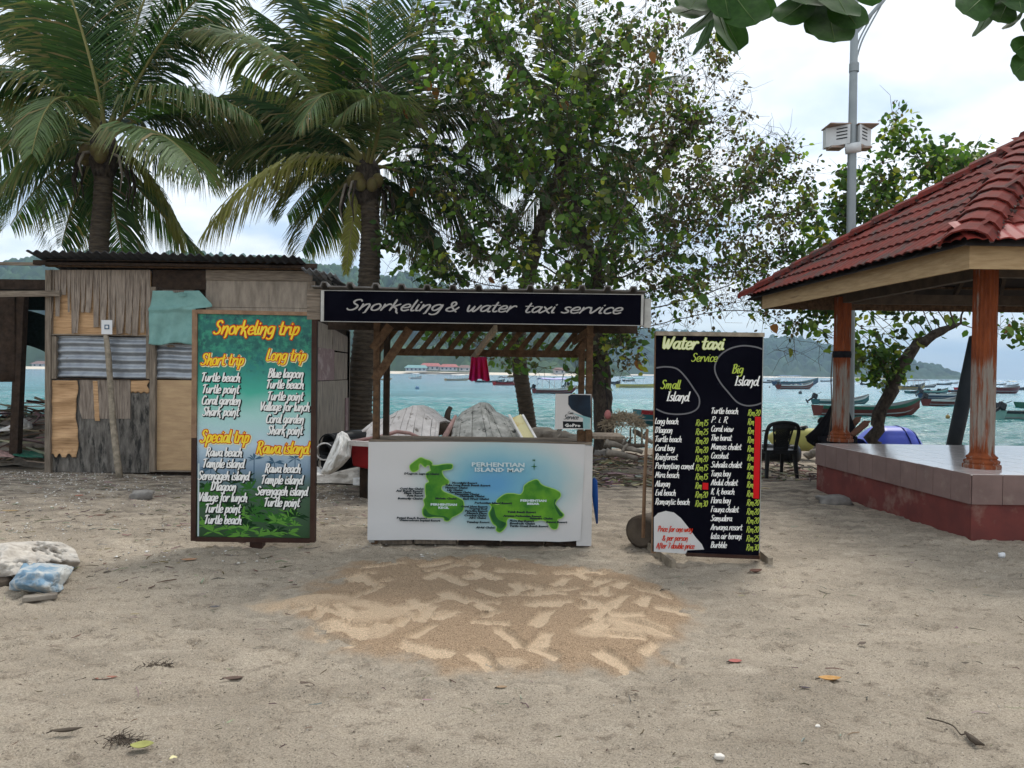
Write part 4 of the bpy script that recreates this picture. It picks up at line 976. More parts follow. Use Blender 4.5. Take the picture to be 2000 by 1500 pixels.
kecil = [(585, 290), (640, 288), (700, 278), (760, 278), (765, 300), (750, 318), (690, 326), (680, 345), (700, 385), (735, 415), (725, 440), (685, 450), (675, 480), (700, 505), (755, 525), (810, 550), (850, 575), (858, 620), (845, 660), (800, 690), (760, 710), (735, 738), (700, 735), (690, 712), (620, 708), (570, 712), (530, 695), (522, 650), (540, 610), (532, 570), (550, 545), (545, 500), (548, 440), (575, 420), (555, 385), (556, 350), (590, 330)]
besar = [(1440, 403), (1465, 412), (1480, 435), (1510, 455), (1555, 470), (1600, 485), (1640, 510), (1642, 540), (1615, 570), (1600, 600), (1620, 630), (1645, 660), (1672, 690), (1650, 715), (1620, 725), (1625, 760), (1615, 800), (1585, 805), (1560, 785), (1540, 750), (1490, 730), (1430, 740), (1340, 735), (1260, 718), (1222, 716), (1205, 745), (1205, 775), (1180, 810), (1150, 830), (1122, 815), (1125, 785), (1095, 760), (1075, 720), (1062, 680), (1075, 650), (1085, 625), (1070, 605), (1095, 600), (1130, 608), (1150, 600), (1125, 580), (1150, 550), (1200, 520), (1260, 518), (1320, 525), (1345, 490), (1350, 455), (1385, 425)]
isl = [(420, 290), (450, 262), (480, 240), (510, 225), (545, 240), (580, 250), (600, 270), (590, 285), (560, 285), (545, 300), (530, 290), (505, 270), (490, 290), (488, 320), (450, 340), (425, 325)]
for nm, pg in (('island_print', kecil), ('island_print', besar), ('island_print', isl)):
    mpoly(pg, 'isle_glow', 'island_glow', YM - .0012, .006); mpoly(pg, 'isle_green', nm, YM - .0024, -.001)
mpoly([(545, 640), (580, 680), (640, 695), (700, 700), (740, 725), (715, 735), (690, 710), (620, 704), (570, 706), (535, 690), (532, 660)], 'isle_dark', 'island_shade', YM - .0034)
mpoly([(1095, 620), (1110, 660), (1120, 700), (1150, 735), (1200, 755), (1180, 790), (1150, 800), (1120, 770), (1090, 730), (1072, 680), (1085, 650)], 'isle_dark', 'island_shade', YM - .0034)
mpoly([(1600, 560), (1590, 600), (1610, 650), (1640, 700), (1662, 692), (1640, 655), (1615, 620), (1600, 595), (1612, 570)], 'isle_dark', 'island_shade', YM - .0034)
def mlabel(t, cx, cy_, cx1, size, m='ink', name='map_label', wide=True, y=YM - .0046):
    a, z = mxy(cx, cy_); b, _ = mxy(cx1, cy_); s = size
    vs, fs = font_mesh(t, s, 0, 0, 0, shear=.15 if m == 'ink' else 0, offset=.0016)
    if not vs: return
    wd = max(v[0] for v in vs); k = (b - a) / wd
    mb = MB(); mb.add([(a + v[0] * k, y, z + v[2]) for v in vs], fs); kb(mb, name, m)
mlabel('PERHENTIAN', 920, 294, 1352, .052, 'letter_pale', 'map_title'); mlabel('ISLAND MAP', 944, 336, 1352, .050, 'letter_pale', 'map_title')
mlabel('PERHENTIAN', 588, 612, 802, .026, 'letter_pale'); mlabel('KECIL', 650, 638, 738, .026, 'letter_pale')
mlabel('PERHENTIAN', 1318, 580, 1530, .026, 'letter_pale'); mlabel('BESAR', 1372, 606, 1474, .026, 'letter_pale')
for t, a, y, b in [("D'Lagoon Lagoon Chalet", 372, 360, 660), ('Moonlight Resort', 762, 435, 968), ('Tuba Long Beach Beach Resort', 705, 453, 1075), ('Matahari Chalet', 706, 474, 890), ('Lily Chalet', 720, 494, 850),
                   ('Panorama Chalet', 742, 511, 918), ('Panorama Chalet', 784, 527, 985), ('Champala Chalet', 820, 543, 1028), ('East West Chalet', 850, 565, 1064), ('Mohsin Chalet', 625, 562, 800),
                   ('Coral Bay Chalet', 336, 482, 532), ('Aur Beach Resort', 308, 500, 525), ('Maya Chalet', 370, 518, 522), ('Suria Resort', 395, 539, 530), ('Butterfly Chalet', 320, 562, 525),
                   ('Petani Beach Resort', 312, 720, 560), ('Watercolours Impiani Resort', 333, 739, 668),
                   ('Perhentian Island Resort', 945, 598, 1250), ('Coral View Resort', 834, 627, 1052), ('Tropical Reef', 900, 645, 1052), ('Paradise Resort', 868, 663, 1052), ("Mama's Place", 880, 682, 1048), ('Cocohut Chalet', 860, 700, 1044), ('ABC Chalet', 900, 720, 1040),
                   ('Tunabay Resort', 880, 754, 1068), ('Abdul Chalet', 957, 798, 1110), ('Teluk Beach Resort', 1212, 672, 1446), ('Arwana Perhentian Resort', 1180, 704, 1490), ('Samudra Chalet', 1394, 724, 1582),
                   ('Flora Bay Resort', 1230, 744, 1430), ('Everfresh Chalet', 1230, 765, 1438), ('Turtle Creek Beach Resort', 1230, 786, 1546), ('Sunset Resort', 1526, 754, 1700)]:
    mlabel(t, a, y, b, .0235)
mb = MB(); a = mxy(1430, 296); mb.add([(a[0] + dx_ * .001, YM - .005, a[1] + dz_ * .001) for dx_, dz_ in ((0, 38), (5, 5), (30, 0), (5, -5), (0, -40), (-5, -5), (-30, 0), (-5, 5))], [(7, 6, 5, 4, 3, 2, 1, 0)]); kb(mb, 'compass_rose', M['isle_dark'])
mlabel('N', 1418, 252, 1438, .022, 'isle_dark')

# small rental board fixed to the right posts
gp = Board([(1089, 769), (1157, 770), (1154, 841), (1084, 838)], 6.84, 'rental_board', 'small white board with a camera picture and service wording fixed to the right stall posts', 'board')
gp.t.location.z = 0
mb = MB(); W, H, z0 = gp.W, gp.H, gp.z0; mb.box(0, 0, z0, W, .014, z0 + H); mb.build('panel', M['banner_white'], gp.t, world=False)
def gpoly(pts, m, n, y): mb = MB(); q = [gp.uv(700 * 0 + a, b) for a, b in pts]; mb.add([(a, -y, b) for a, b in q], [tuple(range(len(q)))]); mb.build(n, M[m], gp.t, world=False)
gpoly([(1115, 806), (1153.6, 817), (1152.7, 840), (1137, 839), (1140, 818)], 'teal_print', 'print', .0012)
gpoly([(1113, 774), (1119, 770.5), (1155.5, 772), (1155, 818), (1140, 813), (1118, 800), (1112, 790)], 'black_cam', 'camera_print', .0024)
gpoly([(1100, 823), (1139, 825), (1139, 838), (1100, 836.5)], 'letter_black', 'print_bar', .0024)
gp.text('Service', 1102, 1130, 819, 9, 'ink', .12, .2, zt=.0); 
gp.text('Cam', 1110, 1121, 809, 5, 'ink', .14, .2)
x, z = gp.uv(1103, 834); x1_, _ = gp.uv(1134, 834); vs, fs = font_mesh('GoPro', .04, 0, 0, 0, offset=.001); k = (x1_ - x) / max(v[0] for v in vs)
mb = MB(); mb.add([(x + v[0] * k, -.004, z + v[2]) for v in vs], fs); mb.build('lettering', M['letter_white'], gp.t, world=False)
# shelf block and plank beside it
mb = MB(); panel(mb, 1128, 842, 1157, 864, 6.93, .08); kb(mb, 'corner_block', 'wood_brown')
mb = MB(); a = P(1156, 846, 7.05); b = P(1212, 848, 7.25); mb.box(a.x, 6.95, a.z - .045, b.x, 7.40, a.z - .02); kb(mb, 'side_shelf', 'wood_grey')
# red cloth hanging from the lattice rail
Yc = 7.30
t = thing('hanging_cloth', 'red and magenta cloth hanging from the lattice rail of the stall', 'cloth', (P(935, 700, Yc).x, Yc, 0))
top = P(935, 699, Yc); 
mb = MB()
def clo(u, v):
    a = lerp(921, 950, u) * (1 - v) + lerp(915, 957, u) * v; py = lerp(697, 741 + 4 * math.sin(u * 9) + (3 if .3 < u < .7 else 0), v)
    q = P(a, py, Yc); q.y += .035 * math.sin(u * 22) * (.3 + v) + .02 * math.sin(u * 7); return q
mb.grid(clo, 36, 10); mb.build('cloth', M['cloth_red'], t, smooth=True, solid=.004)
# blue plastic prop leaning at the right of the counter
t = thing('blue_parasol', 'folded blue plastic parasol pole leaning at the right side of the counter', 'parasol', (P(1162, 1020, 7.1).x, 7.1, 0))
mb = MB(); mb.tube([P(1157, 936, 7.1), P(1160, 940, 7.1), P(1163, 980, 7.1), P(1166, 1022, 7.15)], [.030, .034, .026, .010], 10); mb.build('canopy', M['blue_plastic'], t, smooth=True)
# ---------------------------------------------------------------- beach shack
YS = 11.4
sx0, sx1 = P(92, 925, YS).x, P(608, 925, YS).x
sh = thing('shack', 'patched plywood and corrugated iron shack with torn grey boards', 'shack', (sx0 + 2, YS, 0))
def sk(mb, n, m, **k): return mb.build(n, M[m] if isinstance(m, str) else m, sh, **k)
ztop = P(350, 520, YS).z
def sp_(px0, py0, px1, py1, m, n, th=.02, dy=0.0, **k):
    mb = MB(); panel(mb, px0, py0, px1, py1, YS + dy, th); return sk(mb, n, m, **k)
# back shell so that the shack is a closed room
YE = 13.75
mb = MB(); mb.box(sx0 + .04, YS + .10, -.1, sx1 - .05, YS + .12, ztop - .1); sk(mb, 'inner_wall', 'wood_dark')
mb = MB(); mb.box(sx0, YE, -.1, sx1 + .05, YE + .02, ztop - .5); sk(mb, 'back_wall', 'ply_dark')
mb = MB(); mb.box(sx0, YS + .12, -.1, sx0 + .02, YE, ztop - .3); sk(mb, 'side_wall', 'ply_dark')
# upper left: stained ply behind torn veneer strips
sp_(99, 527, 294, 656, 'ply_orange', 'plywood_panel', dy=.03)
rp = random.Random(3)
edges = [99]
while edges[-1] < 290: edges.append(edges[-1] + rp.choice([5, 7, 8, 10, 12, 14]))
edges[-1] = 293
for i in range(len(edges) - 1):
    a, b = edges[i], edges[i + 1]
    full = a > 205 or (a < 112)
    L = 0
    if a < 112: bot = 612 + rp.uniform(-10, 12)
    elif a < 128: bot = 560 + rp.uniform(-10, 40)
    elif a < 205: bot = rp.choice([655, 650, 640, 630, 652, 610])
    else: bot = rp.choice([650, 653, 640, 655])
    gap = 0.4 if a > 210 and a < 250 else rp.uniform(.6, 2.2)
    pl = P(a, 527, YS); pr_ = P(b - gap * .3, 527, YS)
    n_ = 5; vs = []; curl = rp.uniform(.01, .055); sw = rp.uniform(-2.5, 2.5)
    for j in range(n_ + 1):
        v = j / n_; py = lerp(527, bot, v); narrow = gap * v * (1.3 if a < 205 else .8); yy = YS + .010 - curl * v * v - .001 * (i % 2)
        q0 = P(a + narrow + sw * v * v, py, YS); q1 = P(b - narrow * .6 + sw * v * v, py + rp.uniform(-2, 2) * (j == n_), YS)
        vs += [(q0.x, yy, q0.z), (q1.x, yy - rp.uniform(0, .006), q1.z)]
    mb = MB(); mb.add(vs, [(2 * j, 2 * j + 2, 2 * j + 3, 2 * j + 1) for j in range(n_)]); sk(mb, 'torn_veneer_strip', 'ply_grey', solid=.006)
sp_(298, 527, 402, 566, 'wood_dark', 'board', dy=.02)  # dark sheet closes the wall gap, its shade put into the colour
sp_(402, 546, 606, 602, 'ply_side', 'plywood_panel', dy=.03); sp_(402, 527, 610, 549, 'wood_grey_h', 'board', dy=.0)
sp_(298, 560, 378, 680, 'ply_grey', 'plywood_panel', dy=.045)
sp_(402, 600, 612, 925, 'ply_side', 'plywood_panel', dy=.035)
# corrugated sheets: horizontal waves
def corr(px0, py0, px1, py1, waves, n, mt, dy=0., amp=.02):
    x0, z0, x1, z1 = rect(px0, py0, px1, py1, YS); mb = MB(); N = waves * 8
    def f(u, v): 
        y = YS + dy - amp - amp * math.sin(v * waves * 2 * math.pi) + .010 * math.sin(u * 5 + v * 3) * math.sin(u * 13)
        return (lerp(x0, x1, u), y, lerp(z0, z1, v) + .006 * math.sin(u * 6))
    mb.grid(f, 20, N); sk(mb, n, mt, smooth=True, solid=.003)
corr(109, 657, 292, 740, 5, 'corrugated_sheet', 'zinc', .04); corr(303, 672, 380, 741, 4, 'corrugated_sheet', 'zinc', .045)
# lower left: dark board with peeled ply
x0, z0, x1, z1 = rect(95, 741, 291, 924, YS)
mb = MB(); mb.box(x0, YS + .02, z0, x1, YS + .04, z1); sk(mb, 'plywood_panel', 'ply_dark')
def peel(pxs, py0, py1, amp=.03, n='peeled_plywood'):
    mb = MB(); rr = random.Random(int(pxs[0])); ph = [rr.uniform(0, 6) for _ in range(4)]
    def f(u, v):
        px = lerp(pxs[0], pxs[1], u) + 2.2 * math.sin(v * 9 + u) * (u > .5); py = lerp(py0, py1, v)
        if v > .93: py -= 7 * (math.sin(u * 19) > .3)
        q = P(px, py, YS); w = (abs(math.sin(v * (py1 - py0) * .085 + ph[0] + u * .5)) ** 3) * amp
        return (q.x, YS + .012 - w * (1 + .6 * math.sin(u * 5 + ph[1])) - amp * .5 * u * (1 - v), q.z)
    mb.grid(f, 14, max(6, int((py1 - py0) / 2.2))); sk(mb, n, 'ply_orange', smooth=True, solid=.004)
peel((97, 151), 743, 893); peel((255, 290), 743, 768, .012)
mb = MB()
def pe(u, v):
    q = P(lerp(181, 190, u) + 4 * v, lerp(744, 822, v), YS); return (q.x, YS + .008 - .004 * math.sin(v * 30), q.z)
mb.grid(pe, 2, 20); sk(mb, 'peeled_plywood', 'ply_orange', solid=.004)
# grey skin left over the dark board, ragged edge
mb = MB()
def skin(u, v):
    e0 = 152 + 6 * v + 3 * math.sin(v * 7); px = lerp(e0, 254, u); py = lerp(742, 818, v); q = P(px, py, YS); return (q.x, YS + .014 - .002 * math.sin(u * 20), q.z)
mb.grid(skin, 10, 8); sk(mb, 'veneer_skin', 'ply_grey', solid=.004)
sp_(304, 742, 392, 919, 'ply_tan', 'plywood_panel', dy=.03)
# uprights and rails
def upr(a, b, y0, y1, m='wood_grey', dy=-.04): sp_(a, y0, b, y1, m, 'upright', .07, dy, bevel=.004)
upr(88, 98, 527, 930); upr(100.5, 109, 657, 740, dy=-.035); upr(293, 302, 560, 922); upr(285, 292, 657, 740, dy=-.012); upr(600, 612, 549, 918, dy=-.02)
sp_(88, 517, 612, 527, 'wood_brown', 'top_rail', .08, -.05)
sp_(96, 652, 292, 657, 'wood_grey_h', 'rail', .03, -.02); sp_(300, 919, 600, 925, 'wood_grey_h', 'rail', .05, -.03)
sp_(96, 738, 292, 742.5, 'wood_dark', 'rail', .03, -.010)
# side wall, receding; built of sheets
XS = sx1
def side(y0, y1, z0, z1, m, n, dx=0., z1b=None, z0b=None):
    z1b = z1 if z1b is None else z1b; z0b = z0 if z0b is None else z0b
    mb = MB(); X0, X1 = XS + dx, XS + dx + .015
    mb.hexa([(X0, y0, z0), (X1, y0, z0), (X1, y1, z0b), (X0, y1, z0b), (X0, y0, z1), (X1, y0, z1), (X1, y1, z1b), (X0, y1, z1b)]); sk(mb, n, m)
zt0, zt1 = 2.75, 2.52
side(YS + .02, YE, 2.02, zt0, 'wood_dark', 'board', -.02, zt1, 2.02)
side(YS + .02, 12.6, 1.95, 2.36, 'ply_side', 'plywood_panel', 0, 2.30, 1.93); side(12.63, YE, 1.93, 2.28, 'ply_grey', 'plywood_panel', .004, 2.2, 1.92)
side(YS + .02, 12.72, 1.43, 1.94, 'ply_purple', 'plywood_panel', .006); side(12.75, YE, 1.43, 1.90, 'ply_grey', 'plywood_panel', 0.002)
side(YS + .02, YE, -.05, 1.42, 'ply_side', 'plywood_panel', .010)
side(YE - .22, YE + .02, .1, 1.1, 'ply_purple', 'board', .03)
mb = MB(); mb.box(XS - .02, YE, -.05, XS + .05, YE + .07, 2.3); sk(mb, 'upright', 'wood_grey')
# roof: wavy sheets running front to back
def zr(y): return lerp(3.245, 2.66, (y - 10.95) / 3.1)
def roofsheet(px0, px1, y0, y1, lift, m, waves, n='roof_sheet', tilt=0, dz=0.):
    xa, xb = P(px0, 500, y0).x, P(px1, 500, y0).x; mb = MB(); N = waves * 6
    mb.grid(lambda u, v: (lerp(xa, xb, u), lerp(y0, y1, v) + .02 * math.sin(u * 11) * (v < .01), zr(lerp(y0, y1, v)) + .02 * math.sin(u * waves * 2 * math.pi) + dz + tilt * u + .015 * math.sin(u * 4 + 1)), N, 6)
    sk(mb, n, m, smooth=True, solid=.01)
roofsheet(50, 585, 10.95, 14.1, 0, 'zinc_dark', 32)
roofsheet(588, 656, 11.15, 14.1, 0, 'zinc_roof', 5, dz=-.13, tilt=-.05)
for y in (11.2, 12.3, 13.4):
    mb = MB(); mb.box(sx0 - .1, y, zr(y) - .10, sx1 + .1, y + .06, zr(y) - .035); sk(mb, 'rafter', 'wood_dark')
mb = MB(); panel(mb, 90, 506, 596, 518, 11.20, .03); sk(mb, 'fascia', 'wood_dark')
mb = MB(); a = P(604, 518, 11.3); b = P(672, 556, 12.6)
mb.grid(lambda u, v: (lerp(XS, XS + .62, u), lerp(11.3, 13.4, v), 3.12 - .30 * u - .35 * v + .02 * math.sin(v * 50)), 3, 60); sk(mb, 'side_awning', 'zinc_dark', solid=.008)

# leaning stick with a paper notice
t = thing('notice_stick', 'crooked bare stick with a small white paper notice leaning on the shack front', 'stick', (P(232, 940, 11.05).x, 11.05, 0))
mb = MB(); mb.tube([P(207, 655, 11.3), P(212, 700, 11.27), P(216, 760, 11.22), P(221, 830, 11.15), P(229, 900, 11.08), P(235, 945, 11.02)], [.036, .044, .040, .046, .050, .050], 9); mb.build('stick', M['wood_foot'], t, smooth=True)
mb = MB(); panel(mb, 198, 625, 219, 653, 11.26, .006); mb.build('notice', M['paper'], t)
mb = MB(); panel(mb, 204, 634, 213, 643, 11.253, .004); mb.build('emblem', M['icon_blue'], t)
mb = MB(); panel(mb, 206, 636, 211, 641, 11.250, .002); mb.build('emblem_centre', M['paper'], t)
# t-shirt drying on the shack
t = thing('t_shirt', 'pale teal t-shirt hung flat across the shack wall beside the iron sheet', 'shirt', (P(340, 620, 11.33).x, 11.33, 0))
mb = MB()
out = [(300, 568), (345, 567), (352, 573), (362, 572), (369, 567), (391, 568), (406, 574), (420, 592), (418, 600), (405, 604), (392, 608), (384, 612), (383, 671), (340, 673), (304, 672), (293, 672), (297, 640), (295, 610), (293, 600), (297, 585)]
def shirt(u, v):
    py = lerp(568, 672, v); xl_ = 300 - 7 * min(1, v * 3); xr_ = 391 + (26 * min(1, v * 4) if v < .32 else -7 + 0 * v)
    if v >= .32: xr_ = 386
    if v < .03 and .42 < u < .66: py += 4
    q = P(lerp(xl_, xr_, u), py + 2.5 * math.sin(u * 8) * v, 11.33)
    q.y += -.03 + .018 * math.sin(v * 9 + u * 3) + .02 * math.sin(u * 17 + v * 4) * (.3 + v) - (.03 if abs(v - .35) < .03 else 0)
    return q
mb.grid(shirt, 34, 30); mb.build('cloth', M['tshirt'], t, smooth=True, solid=.005)
mb = MB(); cc_ = [P(355 + 9 * math.cos(a), 575 + 4.2 * math.sin(a), 11.262) for a in np.linspace(0, 2 * math.pi, 14)]; mb.tube(cc_, .006, 5); mb.build('collar', M['tshirt'], t)

# ---------------------------------------------------------------- lean-to at the far left
t = thing('lean_to', 'dark open lean-to with pale corrugated roof at the left edge', 'shelter', (P(30, 880, 11.6).x, 11.6, 0))
def lt(mb, n, m, **k): return mb.build(n, M[m], t, **k)
mb = MB(); xa, xb = P(-260, 540, 12).x, P(93, 540, 12).x
mb.grid(lambda u, v: (lerp(xa, xb, u), lerp(11.9, 15.5, v), lerp(2.86, 3.28, v) + .025 * math.sin(u * 90) + .03 * math.sin(u * 5)), 120, 5); lt(mb, 'roof_sheet', 'zinc_roof', smooth=True, solid=.01)
mb = MB(); panel(mb, -240, 542, 89, 566, 11.75, .05); lt(mb, 'eave_board', 'wood_dark')
mb = MB(); mb.beam(P(-200, 577, 11.30), P(118, 573, 11.28), .05, .085); lt(mb, 'pole_beam', 'wood_grey_h')
mb = MB(); mb.beam(P(-200, 512, 11.3), P(80, 516, 11.3), .04, .045); lt(mb, 'pole_beam', 'wood_grey_h')
mb = MB(); mb.beam(P(44, 570, 11.7), P(30, 892, 11.7), .125, .12); lt(mb, 'post', 'wood_dark')
mb = MB(); mb.beam(P(-170, 570, 11.7), P(-175, 892, 11.7), .12, .12); lt(mb, 'post', 'wood_dark')
mb = MB()
def hang(u, v):
    q = P(lerp(-230, 29, u), lerp(567, 743 - 3 * math.sin(u * 5), v), 11.62); q.y += .05 * math.sin(u * 26) * v; return q
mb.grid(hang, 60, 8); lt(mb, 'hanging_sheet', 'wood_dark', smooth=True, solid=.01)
mb = MB()
def net(u, v):
    q = P(lerp(30, 92, u), lerp(lerp(600, 618, u), lerp(668, 690, u), v), 12.2); q.y += .12 * math.sin(u * 3); return q
mb.grid(net, 16, 8); lt(mb, 'shade_net', 'net_dark', smooth=True, solid=.008)
mb = MB(); panel(mb, -200, 545, 92, 606, 13.2, .03); lt(mb, 'shade_backing', 'net_dark')  # added near-black sheet: shade under the roof put into its colour
# ---------------------------------------------------------------- gazebo
A = G(1895, 1056); B = G(1593, 956)
ZP = 0.655; XR = 8.15
gz_t = thing('gazebo', 'tiled gazebo with red hipped roof and peeling orange fluted columns on raised platform', 'gazebo', (6.2, 9.2, 0))
GO = gz_t.location
def gb(mb, n, m, **k): return mb.build(n, M[m] if isinstance(m, str) else m, gz_t, **k)
fl = [(A.x, A.y), (XR, A.y), (XR, B.y), (B.x, B.y)]
mb = MB(); mb.prism([(A.x + .012, A.y + .012), (XR, A.y + .012), (XR, B.y), (B.x + .012, B.y)], -.2, .36, axis='z'); gb(mb, 'plinth_wall', 'red_wall')
mb = MB(); mb.prism([(A.x + .010, A.y + .010), (XR, A.y + .010), (XR, B.y), (B.x + .010, B.y)], .362, ZP - .012, axis='z'); gb(mb, 'plinth_core', 'grout')
def place(me, name, pos, ex, ey, ez, parent=gz_t):
    o = bpy.data.objects.new(name, me); col.objects.link(o); o.parent = parent
    m_ = Matrix.Identity(4)
    for i, v in enumerate((ex, ey, ez)):
        for j in range(3): m_[j][i] = v[j]
    q = Vector(pos) - parent.location
    for j in range(3): m_[j][3] = q[j]
    o.matrix_local = m_; return o
dL = Vector((B.x - A.x, B.y - A.y, 0)); LL = dL.length; dL.normalize(); nL = Vector((-dL.y, dL.x, 0))      # outward = left
if nL.x > 0: nL = -nL
nt = 11; tw = LL / nt
mb = MB(); mb.box(.003, -.012, 0, tw - .003, 0, .292); clad_me = mb.mesh('cladding_tile', M['clad'])
for i in range(nt):
    place(clad_me, 'cladding_tile', A + dL * (tw * i) + Vector((0, 0, .36 - 0)), dL, -nL, Vector((0, 0, 1)))
ntf = 12; twf = (XR - A.x) / ntf
mb = MB(); mb.box(.003, -.012, 0, twf - .003, 0, .292); cf = mb.mesh('cladding_tile', M['clad'])
for i in range(ntf): place(cf, 'cladding_tile', (A.x + twf * i, A.y + .002, .36), Vector((1, 0, 0)), Vector((0, 1, 0)), Vector((0, 0, 1)))
# floor tiles
nx_, ny_ = 12, 11
fm = None
wx, wy = (XR - A.x) / nx_, (B.y - A.y) / ny_
mb = MB(); mb.box(.003, .003, 0, wx - .003, wy - .003, .012); fme = mb.mesh('floor_tile', M['floor_tile'])
for i in range(nx_):
    for j in range(ny_):
        yy = A.y - .012 + wy * j; xx = lerp(A.x, B.x, j / ny_) - .012 + wx * i
        place(fme, 'floor_tile', (xx, yy, ZP - .011), Vector((1, 0, 0)), Vector((0, 1, 0)), Vector((0, 0, 1)))
# fluted columns
def column(cx, cy_, ztop_):
    t = bpy.data.objects.new('column', None); col.objects.link(t); t.parent = gz_t; t.location = Vector((cx, cy_, ZP)) - GO
    H = ztop_ - ZP; nf = 18; seg = nf * 6; mb = MB(); r0 = .116
    zs = np.concatenate([[.155, .17], np.linspace(.2, H, 10)])
    def f(u, v):
        z = zs[min(int(round(v * (len(zs) - 1))), len(zs) - 1)]
        ph = (u * nf) % 1; fl_ = .011 * max(0, math.sin(math.pi * min(1, ph / .8))) if z > .16 else 0
        r = r0 - fl_; a = 2 * math.pi * u; return (cx + r * math.cos(a), cy_ + r * math.sin(a), ZP + z)
    mb.grid(f, seg, len(zs) - 1); o = mb.build('shaft', M['column'], None); o.parent = t
    for v in o.data.vertices: v.co -= Vector((cx, cy_, ZP))
    prof = [(0.178, 0), (.182, .02), (.178, .04), (.160, .046), (.160, .055), (.168, .062), (.168, .078), (.158, .086), (.140, .094), (.140, .104), (.150, .112), (.146, .124), (.128, .136), (.116, .158)]
    mb = MB(); mb.grid(lambda u, v: (prof[int(round(v * (len(prof) - 1)))][0] * math.cos(2 * math.pi * u), prof[int(round(v * (len(prof) - 1)))][0] * math.sin(2 * math.pi * u), prof[int(round(v * (len(prof) - 1)))][1]), 40, len(prof) - 1)
    o = mb.build('base', M['column'], None, smooth=True); o.parent = t
    return t
zb = P(1893, 525, 7.15).z
Nf = P(1893, 525, 7.15); Ff = G(1487, 604, zb)
c1 = G(1917, 914, ZP); c2 = G(1641, 862, ZP)
column(c1.x, c1.y, zb + .12); column(c2.x, c2.y, zb + .12); column(7.75, c1.y, zb + .12); column(7.75, c2.y, zb + .12)
XR2 = 8.4
# fascia boards
def board(a, b, z0, z1, th, n, m):
    a = Vector(a); b = Vector(b); d = (b - a).normalized(); nn = Vector((-d.y, d.x, 0)) * th
    mb = MB(); mb.hexa([(a.x, a.y, z0), (b.x, b.y, z0), (b.x + nn.x, b.y + nn.y, z0), (a.x + nn.x, a.y + nn.y, z0), (a.x, a.y, z1), (b.x, b.y, z1), (b.x + nn.x, b.y + nn.y, z1), (a.x + nn.x, a.y + nn.y, z1)]); return gb(mb, n, m, bevel=.003)
zf = P(1893, 473, 7.15).z
board((Ff.x, Ff.y, 0), (Nf.x, Nf.y, 0), zb, zf, .03, 'fascia_board', 'wood_pale')
board((Nf.x + .001, Nf.y - .002, 0), (XR2, Nf.y - .002, 0), zb, zf, .03, 'fascia_board', 'wood_pale')
board((XR2, Ff.y, 0), (Ff.x, Ff.y, 0), zb, zf, .03, 'fascia_board', 'wood_brown')
board((XR2, Nf.y, 0), (XR2, Ff.y, 0), zb, zf, .03, 'fascia_board', 'wood_brown')
# ring beams on the columns
for (a, b) in (((c1.x, c1.y), (c2.x, c2.y)), ((c1.x, c1.y), (7.75, c1.y)), ((c2.x, c2.y), (7.75, c2.y)), ((7.75, c1.y), (7.75, c2.y))):
    mb = MB(); mb.beam((a[0], a[1], zb + .10), (b[0], b[1], zb + .10), .10, .14); gb(mb, 'ring_beam', 'rafter')
# roof planes
ze = zf - .05
NL = P(1884, 474, 7.02); NL.z = ze; FL = G(1455, 586, ze - .02); FL.z = ze - .02
NR = Vector((XR2 + .2, NL.y, ze)); FR = Vector((XR2 + .2, FL.y, ze - .02))
AP = P(2014, 281, 9.15)
mb = MB(); W8 = .30; TL = .37
prof = [(W8 * i / 8, .020 * (abs(math.sin(i / 8 * 2 * math.pi)) if True else 0)) for i in range(9)]
vs = []; 
for y, lift in ((0, .022), (TL, 0.0)):
    for x, z in prof: vs.append((x, y, z + lift))
for x, z in prof: vs.append((x, 0, z + .022 - .013))
fs = [(i, i + 1, 9 + i + 1, 9 + i) for i in range(8)] + [(18 + i, 18 + i + 1, i + 1, i) for i in range(8)]
mb.add(vs, fs); tile_me = mb.mesh('roof_tile', M['roof_tile'])
tile_new = mb.mesh('roof_tile', M['roof_tile_new'])
rt = random.Random(9)
def face_tiles(a, b, top, newset=()):
    e = (b - a).normalized(); up = (top - a); up = (up - e * up.dot(e)); Hs = up.length; up.normalize(); nrm = e.cross(up)
    if nrm.z < 0: nrm = -nrm
    Lb = (b - a).length; ta = (top - a).dot(e); rows = int(Hs / .335) + 1
    flip = e.cross(up).dot(nrm) < 0
    for r_ in range(rows):
        v = r_ * .335; f_ = v / Hs
        s0 = ta * f_; s1 = Lb + (ta - Lb) * f_
        i0 = math.floor(s0 / W8); 
        i = i0
        while i * W8 < s1 - .02:
            if (i + .42) * W8 > s0 and (i + .58) * W8 < s1:
                j = rt.uniform(-.004, .004)
                pos = a + e * (i * W8 + j) + up * (v + rt.uniform(-.006, .006)) + nrm * (.045 + rt.uniform(0, .004))
                me = tile_new if (r_, i) in newset else tile_me
                ex = e if not flip else -e
                if flip: pos = pos + e * W8
                yv = (up * math.cos(rt.uniform(-.012, .012)) + ex * rt.uniform(-.012, .012)).normalized(); zv = ex.cross(yv).normalized()
                if zv.dot(nrm) < 0: zv = -zv
                place(me, 'roof_tile', pos, ex, yv, zv)
            i += 1
    return e, up, nrm
face_tiles(NL, FL, AP)
face_tiles(NL, NR, AP, {(0, 0), (0, 1), (0, 2), (0, 3), (0, 4)})
for a, b in ((NR, FR), (FR, FL)):
    e = (b - a).normalized(); mb = MB(); n_ = 140
    def f(u, v):
        q = a.lerp(b, u).lerp(AP, v); q = Vector(q); q.z += .05 + .018 * abs(math.sin(u * 14 * math.pi * 2)) * (1 - v); return q
    mb.grid(f, n_, 6); gb(mb, 'roof_slope', 'roof_tile')
mb = MB(); dn = Vector((0, 0, -.006))
